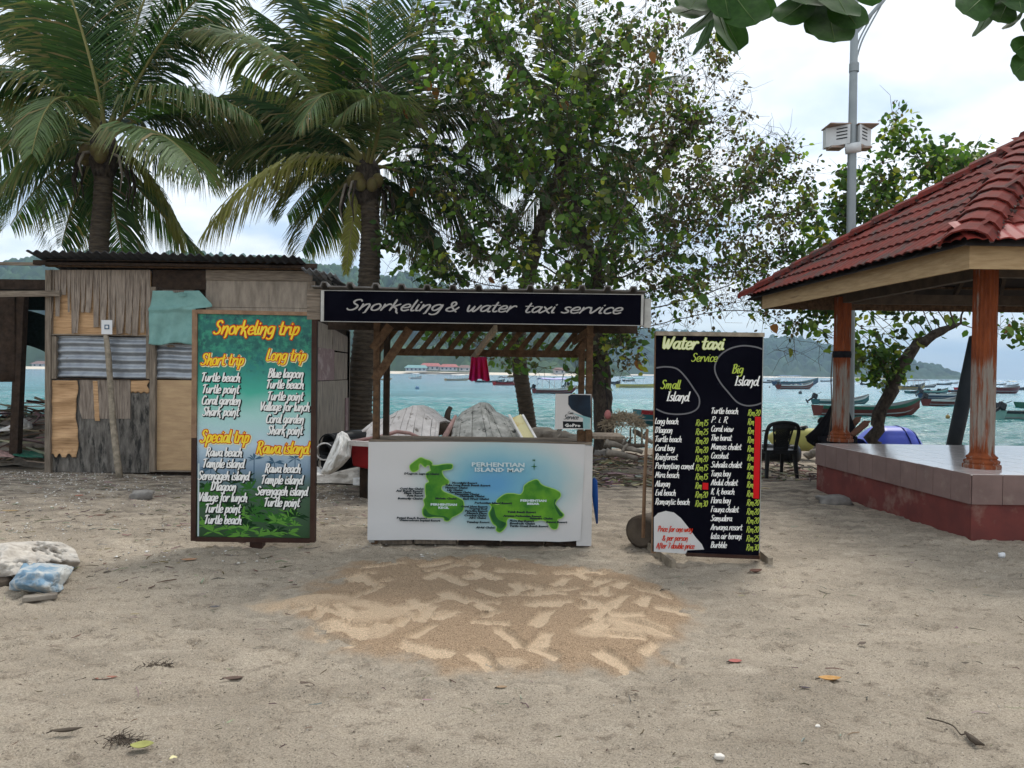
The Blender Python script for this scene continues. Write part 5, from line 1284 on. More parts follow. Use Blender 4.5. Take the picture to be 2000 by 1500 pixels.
for a, b in ((NL, FL), (NL, NR), (NR, FR), (FR, FL)):
    mb.add([a + dn, b + dn, AP + dn], [(0, 1, 2)])
gb(mb, 'roof_underlay', 'ceiling')
# hip caps
def hips(a, n_, skip=0):
    d = (AP - a); L = d.length; d.normalize(); side_ = d.cross(Vector((0, 0, 1))).normalized(); up = side_.cross(d).normalized()
    if up.z < 0: up = -up
    for i in range(n_):
        q = a + d * (L * i / n_ + .02) + up * .055; l_ = L / n_ * 1.13; mb = MB(); vs = []
        for k, (t_, lift) in enumerate(((0, .03), (1, 0))):
            for s_, h_ in ((-.22, -.085), (-.18, -.01), (-.10, .045), (0, .065), (.10, .045), (.18, -.01), (.22, -.085)):
                vs.append(q + d * l_ * t_ + side_ * s_ * (1.04 if k == 0 else .98) + up * (h_ + lift))
        for s_, h_ in ((-.205, -.085), (-.165, -.012), (-.09, .033), (0, .050), (.09, .033), (.165, -.012), (.205, -.085)):
            vs.append(q + side_ * s_ + up * (h_ + .03))
        mb.add(vs, [(j, j + 1, 8 + j, 7 + j) for j in range(6)] + [(14 + j, 15 + j, j + 1, j) for j in range(6)]); gb(mb, 'hip_tile', 'roof_tile')
    mb = MB(); rr = random.Random(3)
    for sgn in (-1, 1):
        for i in range(44):
            q = a + d * (L * (i + .5) / 44) + side_ * sgn * (.225 + rr.uniform(-.02, .02)) + up * (-.01 + rr.uniform(-.02, .015)); s_ = rr.uniform(.02, .045)
            mb.add([q + Vector((rr.uniform(-1, 1), rr.uniform(-1, 1), rr.uniform(-.6, .8))) * s_ for _ in range(5)], [(0, 1, 2), (0, 2, 3), (1, 4, 2), (3, 2, 4), (0, 3, 4), (0, 4, 1)])
    o = gb(mb, 'hip_mortar', 'mortar'); o['kind'] = 'stuff'
hips(NL, 11); hips(FL, 13); hips(NR, 11)
mb = MB(); mb.hexa([AP + Vector(v) for v in ((-.16, -.16, -.1), (.16, -.16, -.1), (.16, .16, -.1), (-.16, .16, -.1), (-.08, -.08, .16), (.08, -.08, .16), (.08, .08, .16), (-.08, .08, .16))]); gb(mb, 'finial', 'roof_tile')
# rafters and battens below
for a, b in ((NL, FL), (NL, NR), (NR, FR), (FR, FL)):
    for i in range(1, 6):
        q = a.lerp(b, i / 6); mb = MB(); mb.beam(q.lerp(AP, .12) + Vector((0, 0, -.10)), q.lerp(AP, .93) + Vector((0, 0, -.10)), .05, .10); gb(mb, 'rafter', 'rafter')
    for k in range(1, 7):
        f_ = k / 7.5; mb = MB(); mb.beam(a.lerp(AP, f_) + Vector((0, 0, -.03)), b.lerp(AP, f_) + Vector((0, 0, -.03)), .04, .03); gb(mb, 'batten', 'wood_brown')
for a in (NL, FL, NR, FR):
    mb = MB(); mb.beam(a.lerp(AP, .13) + Vector((0, 0, -.13)), a.lerp(AP, .98) + Vector((0, 0, -.13)), .06, .14); gb(mb, 'hip_rafter', 'rafter')
# dark tie round the rear column, rope hanging
t = thing('cloth_tie', 'dark cloth strip tied round the left gazebo column', 'cloth strip', (c2.x, c2.y, 1.9))
zt_ = P(1643, 692, c2.y).z
mb = MB(); mb.tube([(c2.x, c2.y, zt_ - .05), (c2.x, c2.y, zt_), (c2.x, c2.y, zt_ + .045)], [.126, .130, .124], 20, cap=False); mb.build('wrap', M['cloth_black'], t, smooth=True, solid=.004)
# slab of rock on the sand beside the plinth
def rock(name, label, px, py, sx, sy, sz, m='rock', seed=1, rz=0., cat='rock', z=0., group=None):
    q = G(px, py); me = bpy.data.meshes.new(name); mb = MB()
    def f(u, v):
        th = u * 2 * math.pi; ph = (v - .5) * math.pi; p_ = Vector((math.cos(th) * math.cos(ph), math.sin(th) * math.cos(ph), math.sin(ph)))
        r = 1 + .35 * mnoise.noise(p_ * 1.4 + Vector((seed, 0, 0))) + .12 * mnoise.noise(p_ * 4 + Vector((seed, 3, 0)))
        k = Vector((math.copysign(abs(p_.x) ** .7, p_.x), math.copysign(abs(p_.y) ** .7, p_.y), math.copysign(abs(p_.z) ** .6, p_.z))) * r
        return (k.x * sx / 2, k.y * sy / 2, k.z * sz / 2 + sz * .35)
    mb.grid(f, 18, 10); o = mb.build(name, M[m], None, smooth=True); o.location = (q.x, q.y, gzs(q.x, q.y) + z); o.rotation_euler = (0, 0, rz); tag(o, label, cat, group); return o
rock('rock_slab', 'flat grey rock slab lying in front of the gazebo plinth', 1628, 984, .42, .25, .13, seed=3)
rock('rock', 'small rounded brown stone on the sand between shack and sack', 277, 973, .26, .2, .12, seed=8)
# ---------------------------------------------------------------- coconut palms
def frond_mesh(base, mid, tip, leaf_len, seed, tint, droop=.55, n=128, vside=None):
    """one palm frond as a rib with two rows of narrow leaflets; returns a mesh in world space"""
    rr = np.random.default_rng(seed)
    base, mid, tip = Vector(base), Vector(mid), Vector(tip)
    def bez(t): return base * (1 - t) ** 2 + (mid * 2 - (base + tip) * .5) * (2 * t * (1 - t)) + tip * t * t
    mb = MB(); rib = [bez(i / 12) for i in range(13)]; mb.tube(rib, [.034 * (1 - i / 13) + .005 for i in range(13)], 5, 1, (1, 1, 1))
    V = []; Fc = []; C = []; Ltot = sum((rib[i + 1] - rib[i]).length for i in range(12))
    for i in range(n):
        t = .13 + .87 * (i + .5) / n; p = bez(t); tg = (bez(min(t + .02, 1)) - bez(t - .02)).normalized()
        if vside is not None: s0 = Vector(vside)
        else:
            s0 = tg.cross(Vector((0, 0, 1)))
            if s0.length < .35: s0 = Vector((1, .2, 0))
        s0 = (s0 - tg * s0.dot(tg)).normalized()
        env = min(1, (t - .08) / .2) * (1 if t < .6 else 1 - .72 * ((t - .6) / .4) ** 1.4)
        for sg in (-1, 1):
            L = leaf_len * env * rr.uniform(.86, 1.1); w = rr.uniform(.016, .025) * (.6 + .4 * env)
            fwd = .42 + .5 * t; d = (s0 * sg * 1.0 + tg * fwd + Vector((0, 0, .10)) + Vector(rr.normal(0, .06, 3))).normalized()
            q = Vector(p); pts = [q.copy()]; dd = d.copy(); dr = droop * rr.uniform(.75, 1.3)
            for k in range(3):
                dd = (dd + Vector((0, 0, -1)) * dr * (.35 + .5 * k)).normalized(); q = q + dd * L / 3; pts.append(q.copy())
            wv = tg.cross(dd); wv = (tg * .8 + wv * .55).normalized()
            c = tint * rr.uniform(.7, 1.3); b0 = len(mb.v)
            if rr.random() < .05: c = np.array((.22, .17, .08)) * rr.uniform(.7, 1.2)
            for k, ww in enumerate((.35, 1.0, .8, .08)):
                mb.v.append(tuple(pts[k] - wv * w * ww)); mb.v.append(tuple(pts[k] + wv * w * ww))
            for k in range(3):
                cc = c * (1, 1.06, 1.0)[k] if k < 2 else lerp(c, np.array((.20, .17, .07)), .25 if rr.random() < .6 else .6)
                mb.f.append((b0 + 2 * k, b0 + 2 * k + 1, b0 + 2 * k + 3, b0 + 2 * k + 2)); mb.m.append(0); mb.c.append(tuple(cc))
    return mb
def palm(name, label, cx, cy_, Y, trunk, fronds, seed, leaf=.95, trunk_r=(.2, .16)):
    c = P(cx, cy_, Y); tb = P(trunk[0][0], trunk[0][1], Y)
    t = thing(name, label, 'palm tree', (tb.x, tb.y, max(tb.z, gzs(tb.x, tb.y))), group='coconut palms behind the stall')
    pts = catmull([P(a, b, Y) for a, b in trunk], 10); N = len(pts)
    mb = MB(); rad = []; pp = []
    for i in range(N - 1):
        for k in range(4):
            f_ = (i + k / 4) / (N - 1); pp.append(pts[i].lerp(pts[i + 1], k / 4)); r_ = lerp(trunk_r[0], trunk_r[1], f_ ** .6) * (1.0 + .35 * max(0, 1 - f_ * 9)); rad.append(r_ * (1 + (.05 if k == 0 else -.015 * k)))
    mb.tube(pp, rad, 14); mb.build('trunk', M['bark_palm'], t, smooth=True)
    rs = random.Random(seed)
    # fibrous crown base with hanging dry sheaths and a few coconuts
    mb = MB(); mb.tube([c + Vector((0, 0, -.55)), c + Vector((0, 0, -.2)), c + Vector((0, 0, .15)), c + Vector((0, 0, .5))], [trunk_r[1] * 1.05, trunk_r[1] * 1.7, trunk_r[1] * 1.4, .05], 12)
    mb.build('crown_sheath', M['bark'], t, smooth=True)
    for i in range(9):
        a = rs.uniform(0, 6.28); q = c + Vector((math.cos(a), math.sin(a), 0)) * .18 + Vector((0, 0, -.1)); L = rs.uniform(.5, 1.1)
        mb = MB(); mb.tube([q, q + Vector((math.cos(a) * .25, math.sin(a) * .25, -.1)), q + Vector((math.cos(a) * .35, math.sin(a) * .35, -L * .6)), q + Vector((math.cos(a) * .28, math.sin(a) * .28, -L))], [.03, .03, .022, .006], 5)
        mb.build('dry_sheath', M['driftwood'] if i % 2 else M['bark'], t, smooth=True)
    for i in range(5):
        a = rs.uniform(3.4, 6.0); q = c + Vector((math.cos(a) * .30, math.sin(a) * .30, -.12 - .1 * (i % 2))); mb = MB()
        mb.grid(lambda u, v: q + Vector((.115 * math.cos(u * 6.2832) * math.sin(v * math.pi), .115 * math.sin(u * 6.2832) * math.sin(v * math.pi), .14 * math.cos(v * math.pi))), 12, 8); mb.build('coconut', mat('coconut_husk', (.13, .12, .04), (.10, .07, .035), 5, rough=.6) if 'coconut_husk' not in bpy.data.materials else bpy.data.materials['coconut_husk'], t, smooth=True)
    for i, fr in enumerate(fronds):
        (mx, my), (tx, ty), dy1, dy2, kind = fr[:5]
        b = c + Vector((rs.uniform(-.08, .08), rs.uniform(-.08, .08), rs.uniform(.0, .3)))
        m_ = P(mx, my, Y + dy1); e_ = P(tx, ty, Y + dy2)
        tint = {'d': np.array((.030, .068, .020)), 'm': np.array((.055, .108, .030)), 'l': np.array((.115, .165, .070)), 'y': np.array((.20, .20, .045)), 'b': np.array((.16, .105, .06))}[kind[0]]
        ln = leaf * 1.34 * (fr[5] if len(fr) > 5 else 1); vs_ = (1, .15, 0) if 'v' in kind else None
        mb = frond_mesh(b, m_, e_, ln, seed * 100 + i, tint, .20 if 'v' in kind else .52, vside=vs_)
        mb.build('frond', [M['palm_leaf'], M['frond_rib']], t)
    return t
palm('coconut_palm', 'coconut palm rising behind the shack with one tall upright frond', 203, 290, 14.2, [(196, 900), (196, 700), (193, 500), (200, 400), (204, 310)],
     [((210, 90), (214, -130), .2, .6, 'dv', 1.05), ((110, 60), (-20, -110), .6, 1.2, 'd'), ((160, 60), (90, -120), -.3, -.2, 'mv'), ((90, 165), (-80, 150), -.6, -1.0, 'd'),
      ((120, 190), (62, 300), -1.0, -1.7, 'l', .8), ((75, 268), (-90, 300), .4, .8, 'm', 1.2), ((85, 300), (-40, 420), -.5, -.9, 'm', 1.1), ((310, 95), (440, 40), .5, 1.0, 'd'),
      ((330, 180), (490, 225), -.3, -.6, 'm', 1.1), ((305, 258), (395, 350), -1.2, -1.9, 'l', 1.0), ((290, 340), (360, 470), .3, .6, 'y', .9), ((222, 400), (245, 520), .6, 1.0, 'm', .8),
      ((150, 380), (120, 480), .8, 1.3, 'd', .8), ((265, 50), (330, -100), .3, .6, 'dv'), ((60, 60), (-130, 60), .9, 1.7, 'd'), ((140, 250), (40, 180), 1.2, 2.4, 'd'), ((290, 220), (390, 160), 1.3, 2.6, 'd'), ((330, 300), (470, 330), 1.2, 2.4, 'd', 1.1),
      ((250, 130), (280, -30), 1.4, 2.6, 'd'), ((330, 60), (470, -60), -.4, -.6, 'd'), ((60, 210), (-100, 240), 1.6, 2.6, 'd', 1.1), ((110, 330), (20, 440), .9, 1.5, 'm', 1.0), ((330, 230), (520, 290), .8, 1.4, 'd', 1.2), ((130, 110), (20, -30), 1.6, 2.6, 'd'), ((200, 130), (160, -60), 1.5, 2.4, 'dv'), ((300, 400), (400, 500), .9, 1.5, 'm', .8)], 11)
palm('coconut_palm', 'coconut palm between shack and stall with swollen leaning trunk', 718, 345, 14.8, [(697, 842), (703, 760), (715, 640), (722, 520), (724, 440), (719, 370)],
     [((560, 130), (385, 65), -.4, -.7, 'l', 1.15), ((545, 215), (330, 215), .3, .5, 'd', 1.1), ((560, 318), (400, 455), -.8, -1.3, 'y', 1.25), ((560, 285), (380, 300), .8, 1.4, 'd', 1.2),
      ((690, 110), (640, -80), .4, .8, 'dv'), ((790, 90), (850, -90), .2, .5, 'dv'), ((640, 90), (530, -60), .5, .9, 'd'), ((662, 185), (585, 250), -1.3, -2.0, 'l', .8), ((880, 215), (1000, 300), .2, .4, 'd'),
      ((850, 370), (940, 500), .3, .5, 'd'), ((800, 420), (850, 520), .8, 1.4, 'd', .8), ((690, 430), (676, 535), -.1, -.2, 'y', .26), ((870, 120), (1010, 70), .7, 1.3, 'm'), ((640, 340), (560, 420), 1.1, 2.1, 'd'),
      ((600, 240), (480, 150), 1.3, 2.5, 'd'), ((730, 190), (715, 20), -.9, -1.4, 'dv'), ((830, 290), (960, 380), 1.0, 2.2, 'd'), ((740, 200), (660, 230), -1.2, -1.8, 'l', .8), ((610, 260), (440, 350), .9, 1.6, 'd', 1.1), ((780, 250), (900, 130), 1.2, 2.3, 'd'), ((600, 200), (420, 200), 1.5, 2.6, 'd', 1.2), ((640, 150), (500, 20), 1.0, 1.8, 'd', 1.1), ((560, 250), (350, 280), 1.2, 2.0, 'd', 1.2), ((840, 330), (1000, 420), .6, 1.2, 'd', 1.2), ((790, 400), (900, 540), .5, .9, 'd', 1.0), ((850, 200), (980, 200), 1.6, 2.6, 'd', 1.2), ((640, 400), (590, 490), 1.2, 2.0, 'd', .8)], 12, leaf=1.0, trunk_r=(.31, .17))
palm('coconut_palm', 'slim coconut palm whose trunk shows through the right half of the stall', 1105, 300, 16.4, [(1036, 862), (1028, 800), (1014, 700), (1020, 600), (1060, 430), (1100, 330)],
     [((1010, 240), (900, 300), .2, .4, 'd'), ((1060, 180), (960, 60), .2, .6, 'd'), ((1120, 160), (1130, -10), .3, .8, 'dv'), ((1200, 200), (1320, 150), .3, .6, 'd'), ((1210, 300), (1320, 400), .2, .4, 'd'),
      ((1130, 400), (1150, 500), -.6, -.8, 'b', .8), ((1050, 380), (960, 500), .4, .7, 'd'), ((1000, 320), (860, 420), .8, 1.4, 'd'), ((1180, 370), (1260, 480), .9, 1.5, 'd')], 13, leaf=.9, trunk_r=(.19, .15))

# ---------------------------------------------------------------- broad leaved trees
def in_ell(n, ells, rg):
    w = np.array([e[2] * e[3] * e[6] for e in ells], float); w /= w.sum(); ch = rg.choice(len(ells), n, p=w); out = []
    for k in ch:
        cx, cy_, rx, ry, Y, dY, _ = ells[k]
        while True:
            a = rg.uniform(-1, 1, 3)
            if (a ** 2).sum() < 1 and (a ** 2).sum() > .08: break
        out.append(P(cx + a[0] * rx, cy_ + a[1] * ry, Y + a[2] * dY))
    return np.array([tuple(v) for v in out])
def colonize(start, att, step, infl, kill, iters=140):
    nodes = [np.array(s, float) for s in start]; par = [-1] + list(range(len(start) - 1))
    alive = np.ones(len(att), bool); N = np.array(nodes)
    D = np.linalg.norm(att[:, None] - N[None], axis=2); bi = D.argmin(1); bd = D.min(1)
    for it in range(iters):
        k = alive & (bd < infl)
        if not k.any(): break
        acc = {}
        for i in np.nonzero(k)[0]:
            acc.setdefault(bi[i], []).append(i)
        new = []
        for b_, lst in acc.items():
            v = att[lst] - nodes[b_]; v /= np.linalg.norm(v, axis=1)[:, None] + 1e-9; d = v.sum(0) + rng.normal(0, .35, 3) + np.array([0, 0, -.03]); L = np.linalg.norm(d)
            if L < 1e-6: continue
            new.append((b_, nodes[b_] + d / L * step))
        if not new: break
        base_i = len(nodes); NN = np.array([q for _, q in new])
        for b_, q in new: nodes.append(q); par.append(b_)
        D = np.linalg.norm(att[:, None] - NN[None], axis=2); j = D.argmin(1); d = D[np.arange(len(att)), j]
        up = d < bd; bd[up] = d[up]; bi[up] = base_i + j[up]; alive &= bd > kill
        if len(nodes) > 7000: break
    return np.array(nodes), np.array(par)
LEAF_GREEN = [(.032, .070, .018), (.055, .115, .024), (.10, .18, .032), (.18, .26, .04), (.26, .27, .04), (.045, .062, .026), (.095, .11, .05)]
LEAF_DRY = [(.10, .075, .045), (.15, .11, .065), (.07, .055, .035), (.12, .10, .05), (.05, .045, .03)]
def leaf_mass(name, pos, nrmdir, size, cols, parent, matname='leaf', wid=.62, hang=.55, rg=None):
    n = len(pos); rg = rg or rng
    d = rg.normal(0, 1, (n, 3)) * np.array([1, 1, .6]) + np.array([0, 0, -hang]); d /= np.linalg.norm(d, axis=1)[:, None]
    r = rg.normal(0, 1, (n, 3)); s = np.cross(d, r); s /= np.linalg.norm(s, axis=1)[:, None]; nn = np.cross(s, d)
    L = size[:, None]; W = L * wid * .5; f = .18
    p = pos; V = np.stack([p, p + d * L * .18 + s * W * .8 + nn * L * f * .5, p + d * L * .55 + s * W + nn * L * f * .5, p + d * L, p + d * L * .55 - s * W + nn * L * f * .5, p + d * L * .18 - s * W * .8 + nn * L * f * .5], 1)
    base_ = np.arange(n)[:, None] * 6
    Fq = np.concatenate([base_ + np.array([0, 1, 2, 3]), base_ + np.array([0, 3, 4, 5])], 0)
    c = np.repeat(cols, 6, axis=0); Vw = V.reshape(-1, 3) - np.array(parent.location)
    o = bpy.data.objects.new(name, numpy_mesh(name, Vw, Fq, M[matname], smooth=False, colr=c)); col.objects.link(o); o.parent = parent; o['kind'] = 'stuff'; return o
mbl = MB(); mbl.add([(0, 0, 0), (.30, .14, .05), (.34, .45, .06), (.20, .78, .03), (0, 1, -.08), (-.20, .78, .03), (-.34, .45, .06), (-.30, .14, .05), (0, .5, 0)], [(0, 1, 8), (1, 2, 8), (2, 3, 8), (3, 4, 8), (4, 5, 8), (5, 6, 8), (6, 7, 8), (7, 0, 8)])
leaf_single = [mbl.mesh('leaf', mat('single_leaf', c_, tuple(x * .75 for x in c_), 3, rough=.42, trans=.3), smooth=True) for c_ in ((.06, .12, .025), (.12, .19, .035), (.19, .21, .04), (.035, .07, .025), (.24, .10, .03))]
def broad_tree(name, label, trunk_pts, trunk_r, ells, natt, nleaf, lsize, ndry, seed, tipr=.0035, step=.2, nsingle=150, dryright=None, twigs=3000, expo=2.35):
    rg = np.random.default_rng(seed); b = trunk_pts[0]
    t = thing(name, label, 'tree', (b.x, b.y, b.z))
    att = in_ell(natt, ells, rg); st = [tuple(v) for v in catmull(trunk_pts, 5)]
    nodes, par = colonize(st, att, step, 2.2, .30)
    n = len(nodes); ch = [[] for _ in range(n)]
    for i in range(1, n): ch[par[i]].append(i)
    rad = np.zeros(n)
    for i in range(n - 1, -1, -1):
        rad[i] = max(tipr, sum(rad[c] ** expo for c in ch[i]) ** (1 / expo) if ch[i] else tipr)
    k_ = len(st); sc = trunk_r / rad[0]
    rad = np.where(rad > .02, .02 + (rad - .02) * (trunk_r - .02) / (rad[0] - .02), rad)
    tr = MB(); br = MB(); nod = [Vector(v) for v in nodes]
    def chain(i0, i1):
        pts = [nod[i0], nod[i1]] if i0 >= 0 else [nod[i1]]; rs_ = [rad[i1]] * len(pts); i = i1; idx = [i0, i1]
        while ch[i]:
            j = max(ch[i], key=lambda q: rad[q])
            for o in ch[i]:
                if o != j: todo.append((i, o))
            pts.append(nod[j]); rs_.append(rad[j]); i = j
        return pts, rs_
    todo = []; first = True; i = 0; todo.append((0, ch[0][0])); limbs = []
    while todo:
        a_, b_ = todo.pop(); pts, rs_ = chain(a_, b_)
        if len(pts) < 2: continue
        r0 = rs_[0]; sides = 12 if r0 > .12 else 8 if r0 > .04 else 5 if r0 > .012 else 3
        wob = [p_ + Vector(rg.normal(0, min(.022, r0 * .8), 3)) if 0 < q < len(pts) - 1 else p_ for q, p_ in enumerate(pts)]
        if first: tr.tube(wob, [r * (1 + .08 * math.sin(q * 2.1)) for q, r in enumerate(rs_)], sides); first = False
        elif r0 > .028 and len(limbs) < 60: m_ = MB(); m_.tube(wob, rs_, sides); limbs.append(m_)
        else: br.tube(wob, rs_, sides, cap=False)
    tr.build('trunk', M['bark'], t, smooth=True)
    for m_ in limbs: m_.build('branch', M['bark'], t, smooth=True)
    # fine bare twigs
    thin = np.nonzero(rad < .02)[0]; tips = thin
    if len(thin):
        for q in rg.choice(thin, twigs):
            p_ = nod[q]; d = Vector(rg.normal(0, 1, 3)).normalized(); L = rg.uniform(.12, .55); m1 = p_ + d * L * .5 + Vector(rg.normal(0, .04, 3)); br.tube([p_, m1, m1 + (d + Vector(rg.normal(0, .5, 3))) * L * .5], [.0045, .0035, .002], 3, cap=False)
    o = br.build('twigs', M['twig'], t); o['kind'] = 'stuff'
    nn = nodes[thin]
    # leaves come in small bunches
    cl_ = np.array([mnoise.noise(Vector(v) * 1.15 + Vector((seed, 0, 0))) + .55 * mnoise.noise(Vector(v) * 3.1) for v in nn]); pw = np.clip(cl_ + .16, 0.02, .5) ** 1.5; pw /= pw.sum()
    nb_ = nleaf // 5; ctr = nn[rg.choice(len(nn), nb_, p=pw)] + rg.normal(0, .10, (nb_, 3)); pos = np.repeat(ctr, 5, 0) + rg.normal(0, .10, (nb_ * 5, 3))
    pal = np.array(LEAF_GREEN); pk = pal[np.repeat(rg.choice(len(pal), nb_, p=[.2, .2, .2, .13, .06, .13, .08]), 5)] * rg.uniform(.7, 1.25, (nb_ * 5, 1))
    sz = rg.uniform(lsize[0], lsize[1], nb_ * 5) 
    if dryright is not None:
        pxv = 1000 + F * pos[:, 0] / pos[:, 1]; f_ = sm(dryright - 120, dryright + 160, pxv); sz = sz * (1 - .36 * f_)
    leaf_mass('foliage', pos, None, sz, pk, t, rg=rg)
    dn = rg.choice(len(nn), ndry * 2, p=pw); pos = nn[dn] + rg.normal(0, .09, (ndry * 2, 3))
    if dryright is not None:
        pxv = 1000 + F * pos[:, 0] / pos[:, 1]; keep = rg.random(len(pos)) < (.25 + .75 * sm(dryright - 200, dryright + 100, pxv)); pos = pos[keep]
    pos = pos[:ndry]; pd = np.array(LEAF_DRY)
    leaf_mass('dry_leaves', pos, None, rg.uniform(.035, .095, len(pos)), pd[rg.integers(0, len(pd), len(pos))] * rg.uniform(.7, 1.3, (len(pos), 1)), t, wid=.7, hang=.9, rg=rg)
    front = nn[np.argsort(nn[:, 1])[:int(len(nn) * .45)]]
    for q in range(nsingle):
        p_ = front[rg.integers(0, len(front))] + rg.normal(0, .08, 3); o = bpy.data.objects.new('leaf', leaf_single[rg.choice(5, p=[.36, .26, .12, .2, .06])]); col.objects.link(o); o.parent = t
        s_ = rg.uniform(.11, .17) * (lsize[1] / .12) * .95; o.scale = (s_, s_, s_); o.rotation_euler = (rg.uniform(-2.2, -1.0), rg.uniform(-.6, .6), rg.uniform(0, 6.28)); o.location = Vector(p_) - t.location
    return t
Yt = 14.6
tp = [P(1178, 905, Yt), P(1177, 800, Yt), P(1172, 690, Yt), P(1164, 600, Yt), P(1167, 545, Yt)]
broad_tree('bushy_tree', 'tangled broad leaved tree behind the stall with twiggy half dry crown', tp, .19,
    [(1010, 130, 270, 190, 14.6, 2.0, 1.0), (960, 370, 230, 190, 14.6, 1.6, 1.0), (1230, 170, 230, 190, 14.8, 2.0, 1.05), (1240, 400, 290, 190, 14.4, 2.0, 1.2), (1430, 380, 170, 190, 14.2, 1.6, 1.15),
     (780, 170, 150, 90, 13.4, .8, .45), (820, 500, 90, 55, 13.9, .8, .6), (1390, 580, 190, 60, 14.0, 1.4, 1.1), (900, 610, 140, 70, 14.4, .8, .55), (1240, 660, 60, 70, 13.6, .6, .9), (1010, 690, 90, 50, 14.2, .6, .45), (1540, 640, 55, 70, 13.3, .6, .8), (1130, 545, 230, 75, 14.4, 1.3, 1.7), (960, 540, 150, 60, 14.2, 1.0, 1.0), (1350, 560, 180, 60, 14.2, 1.2, .8)],
    4200, 11000, (.11, .195), 12000, 21, dryright=1260, nsingle=260, twigs=6000)
Yr = 13.6
tp = [P(1704, 905, Yr), P(1712, 840, Yr), P(1738, 765, Yr), P(1768, 700, Yr), P(1812, 660, Yr), P(1874, 632, Yr)]
broad_tree('leaning_tree', 'thick rough trunk leaning right behind the gazebo platform with green upper crown', tp, .12,
    [(1690, 430, 95, 110, 13.8, 1.2, 1.2), (1610, 520, 70, 130, 13.4, 1.0, 1.1), (1745, 240, 36, 52, 13.6, .6, .8), (1730, 340, 60, 80, 13.7, .8, .9), (1880, 330, 110, 60, 14.2, 1.2, .9), (1800, 430, 110, 110, 14.2, 1.2, .8), (1600, 640, 60, 50, 13.0, .6, .9), (1840, 622, 80, 22, 13.6, .5, .9), (1975, 640, 50, 45, 13.6, .8, 1.0)],
    1400, 5200, (.09, .17), 900, 23, nsingle=90, twigs=500, expo=2.0)

# ---------------------------------------------------------------- overhanging big leaves close to the camera
t = thing('overhanging_branch', 'branches with large dark rounded leaves hanging into the top of the picture', 'branch', (1.6, 2.6, 3.4))
mb = MB()
def bigleaf_mesh():
    mb = MB(); n = 10
    def f(u, v):
        w = (.03 + .30 * math.sin(min(1, (v * .98 + .02)) ** 1.25 * math.pi * .86) ** .9) if v < 1 else .02
        s_ = (u - .5) * 2; wav = .010 * math.sin(v * 15 + s_ * 2) * abs(s_)
        return (s_ * w, v, .05 * (abs(s_) ** 1.5) * w + wav - .10 * v * v)
    mb.grid(f, 8, 18); return mb
blm = bigleaf_mesh().mesh('leaf', M['big_leaf'], smooth=True)
mr_ = MB(); mr_.tube([(0, -.12, 0), (0, .0, 0), (0, .3, -.012), (0, .6, -.034), (0, .95, -.088)], [.014, .012, .010, .007, .003], 5); ribm = mr_.mesh('midrib', M['leaf_rib'], smooth=True)
def big_leaf(px0, py0, px1, py1, Y0, Y1, roll=0., wid=1.0):
    a = P(px0, py0, Y0); b = P(px1, py1, Y1); d = (b - a); L = d.length; d.normalize()
    s_ = d.cross(Vector((0, 1, 0))).normalized(); s_ = Matrix.Rotation(roll, 3, d) @ s_; nrm = s_.cross(d).normalized()
    m_ = Matrix.Identity(4)
    for i, v in enumerate((s_ * L * wid * .76, d * L, nrm * L)):
        for j in range(3): m_[j][i] = v[j]
    q = a - t.location
    for j in range(3): m_[j][3] = q[j]
    o = bpy.data.objects.new('leaf', blm); col.objects.link(o); o.parent = t; o.matrix_local = m_
    o2 = bpy.data.objects.new('midrib', ribm); col.objects.link(o2); o2.parent = o
for a in [(1395, 0, 1316, 40, 2.6, 2.5, .5, .9), (1398, 10, 1338, 88, 2.6, 2.5, 1.0, .8), (1396, 12, 1368, 112, 2.65, 2.6, 1.2, .8), (1402, 8, 1446, 104, 2.6, 2.55, .2, .95), (1400, 14, 1424, 118, 2.55, 2.4, -.7, .8), (1420, -30, 1478, 58, 2.5, 2.4, .1, 1.25), (1440, -40, 1508, 38, 2.6, 2.55, .3, .9), (1380, -45, 1345, 30, 2.6, 2.5, .2, 1.1), (1370, -30, 1322, 18, 2.7, 2.7, .2, 1.1), (1410, -50, 1420, 45, 2.5, 2.45, -.1, 1.3),
          (1600, -20, 1518, 54, 2.3, 2.25, .4, 1.0), (1600, -25, 1548, 50, 2.35, 2.3, .3, 1.1), (1612, -10, 1588, 78, 2.3, 2.25, .3, .9), (1615, -15, 1626, 96, 2.3, 2.2, .1, 1.15), (1625, -25, 1672, 64, 2.25, 2.2, -.1, 1.35), (1650, -60, 1716, 8, 2.3, 2.3, 0, 1.1), (1620, -50, 1646, 42, 2.25, 2.15, -.2, 1.3), (1590, -60, 1570, 22, 2.3, 2.2, .2, 1.2),
          (1945, -30, 1872, 42, 2.5, 2.4, .2, .9), (1950, -20, 1916, 76, 2.55, 2.5, 1.35, .7), (1975, -10, 1946, 52, 2.5, 2.45, .3, 1.1), (1990, -30, 1988, 36, 2.5, 2.4, .1, 1.3), (2000, 20, 1962, 62, 2.5, 2.5, 1.1, .8), (2030, 70, 1972, 108, 2.45, 2.4, .1, .95), (2030, 100, 1970, 150, 2.45, 2.4, -.1, 1.0), (2040, -60, 1940, 6, 2.5, 2.45, .3, 1.2), (2060, 20, 2010, 90, 2.5, 2.4, .2, 1.1)]:
    big_leaf(*a)
mb = MB(); mb.tube([P(1250, -420, 2.8), P(1330, -180, 2.7), P(1380, -40, 2.62), P(1398, 12, 2.6)], [.03, .018, .010, .008], 7); mb.tube([P(1250, -420, 2.8), P(1450, -240, 2.5), P(1570, -90, 2.35), P(1612, -12, 2.3)], [.03, .02, .012, .008], 7)
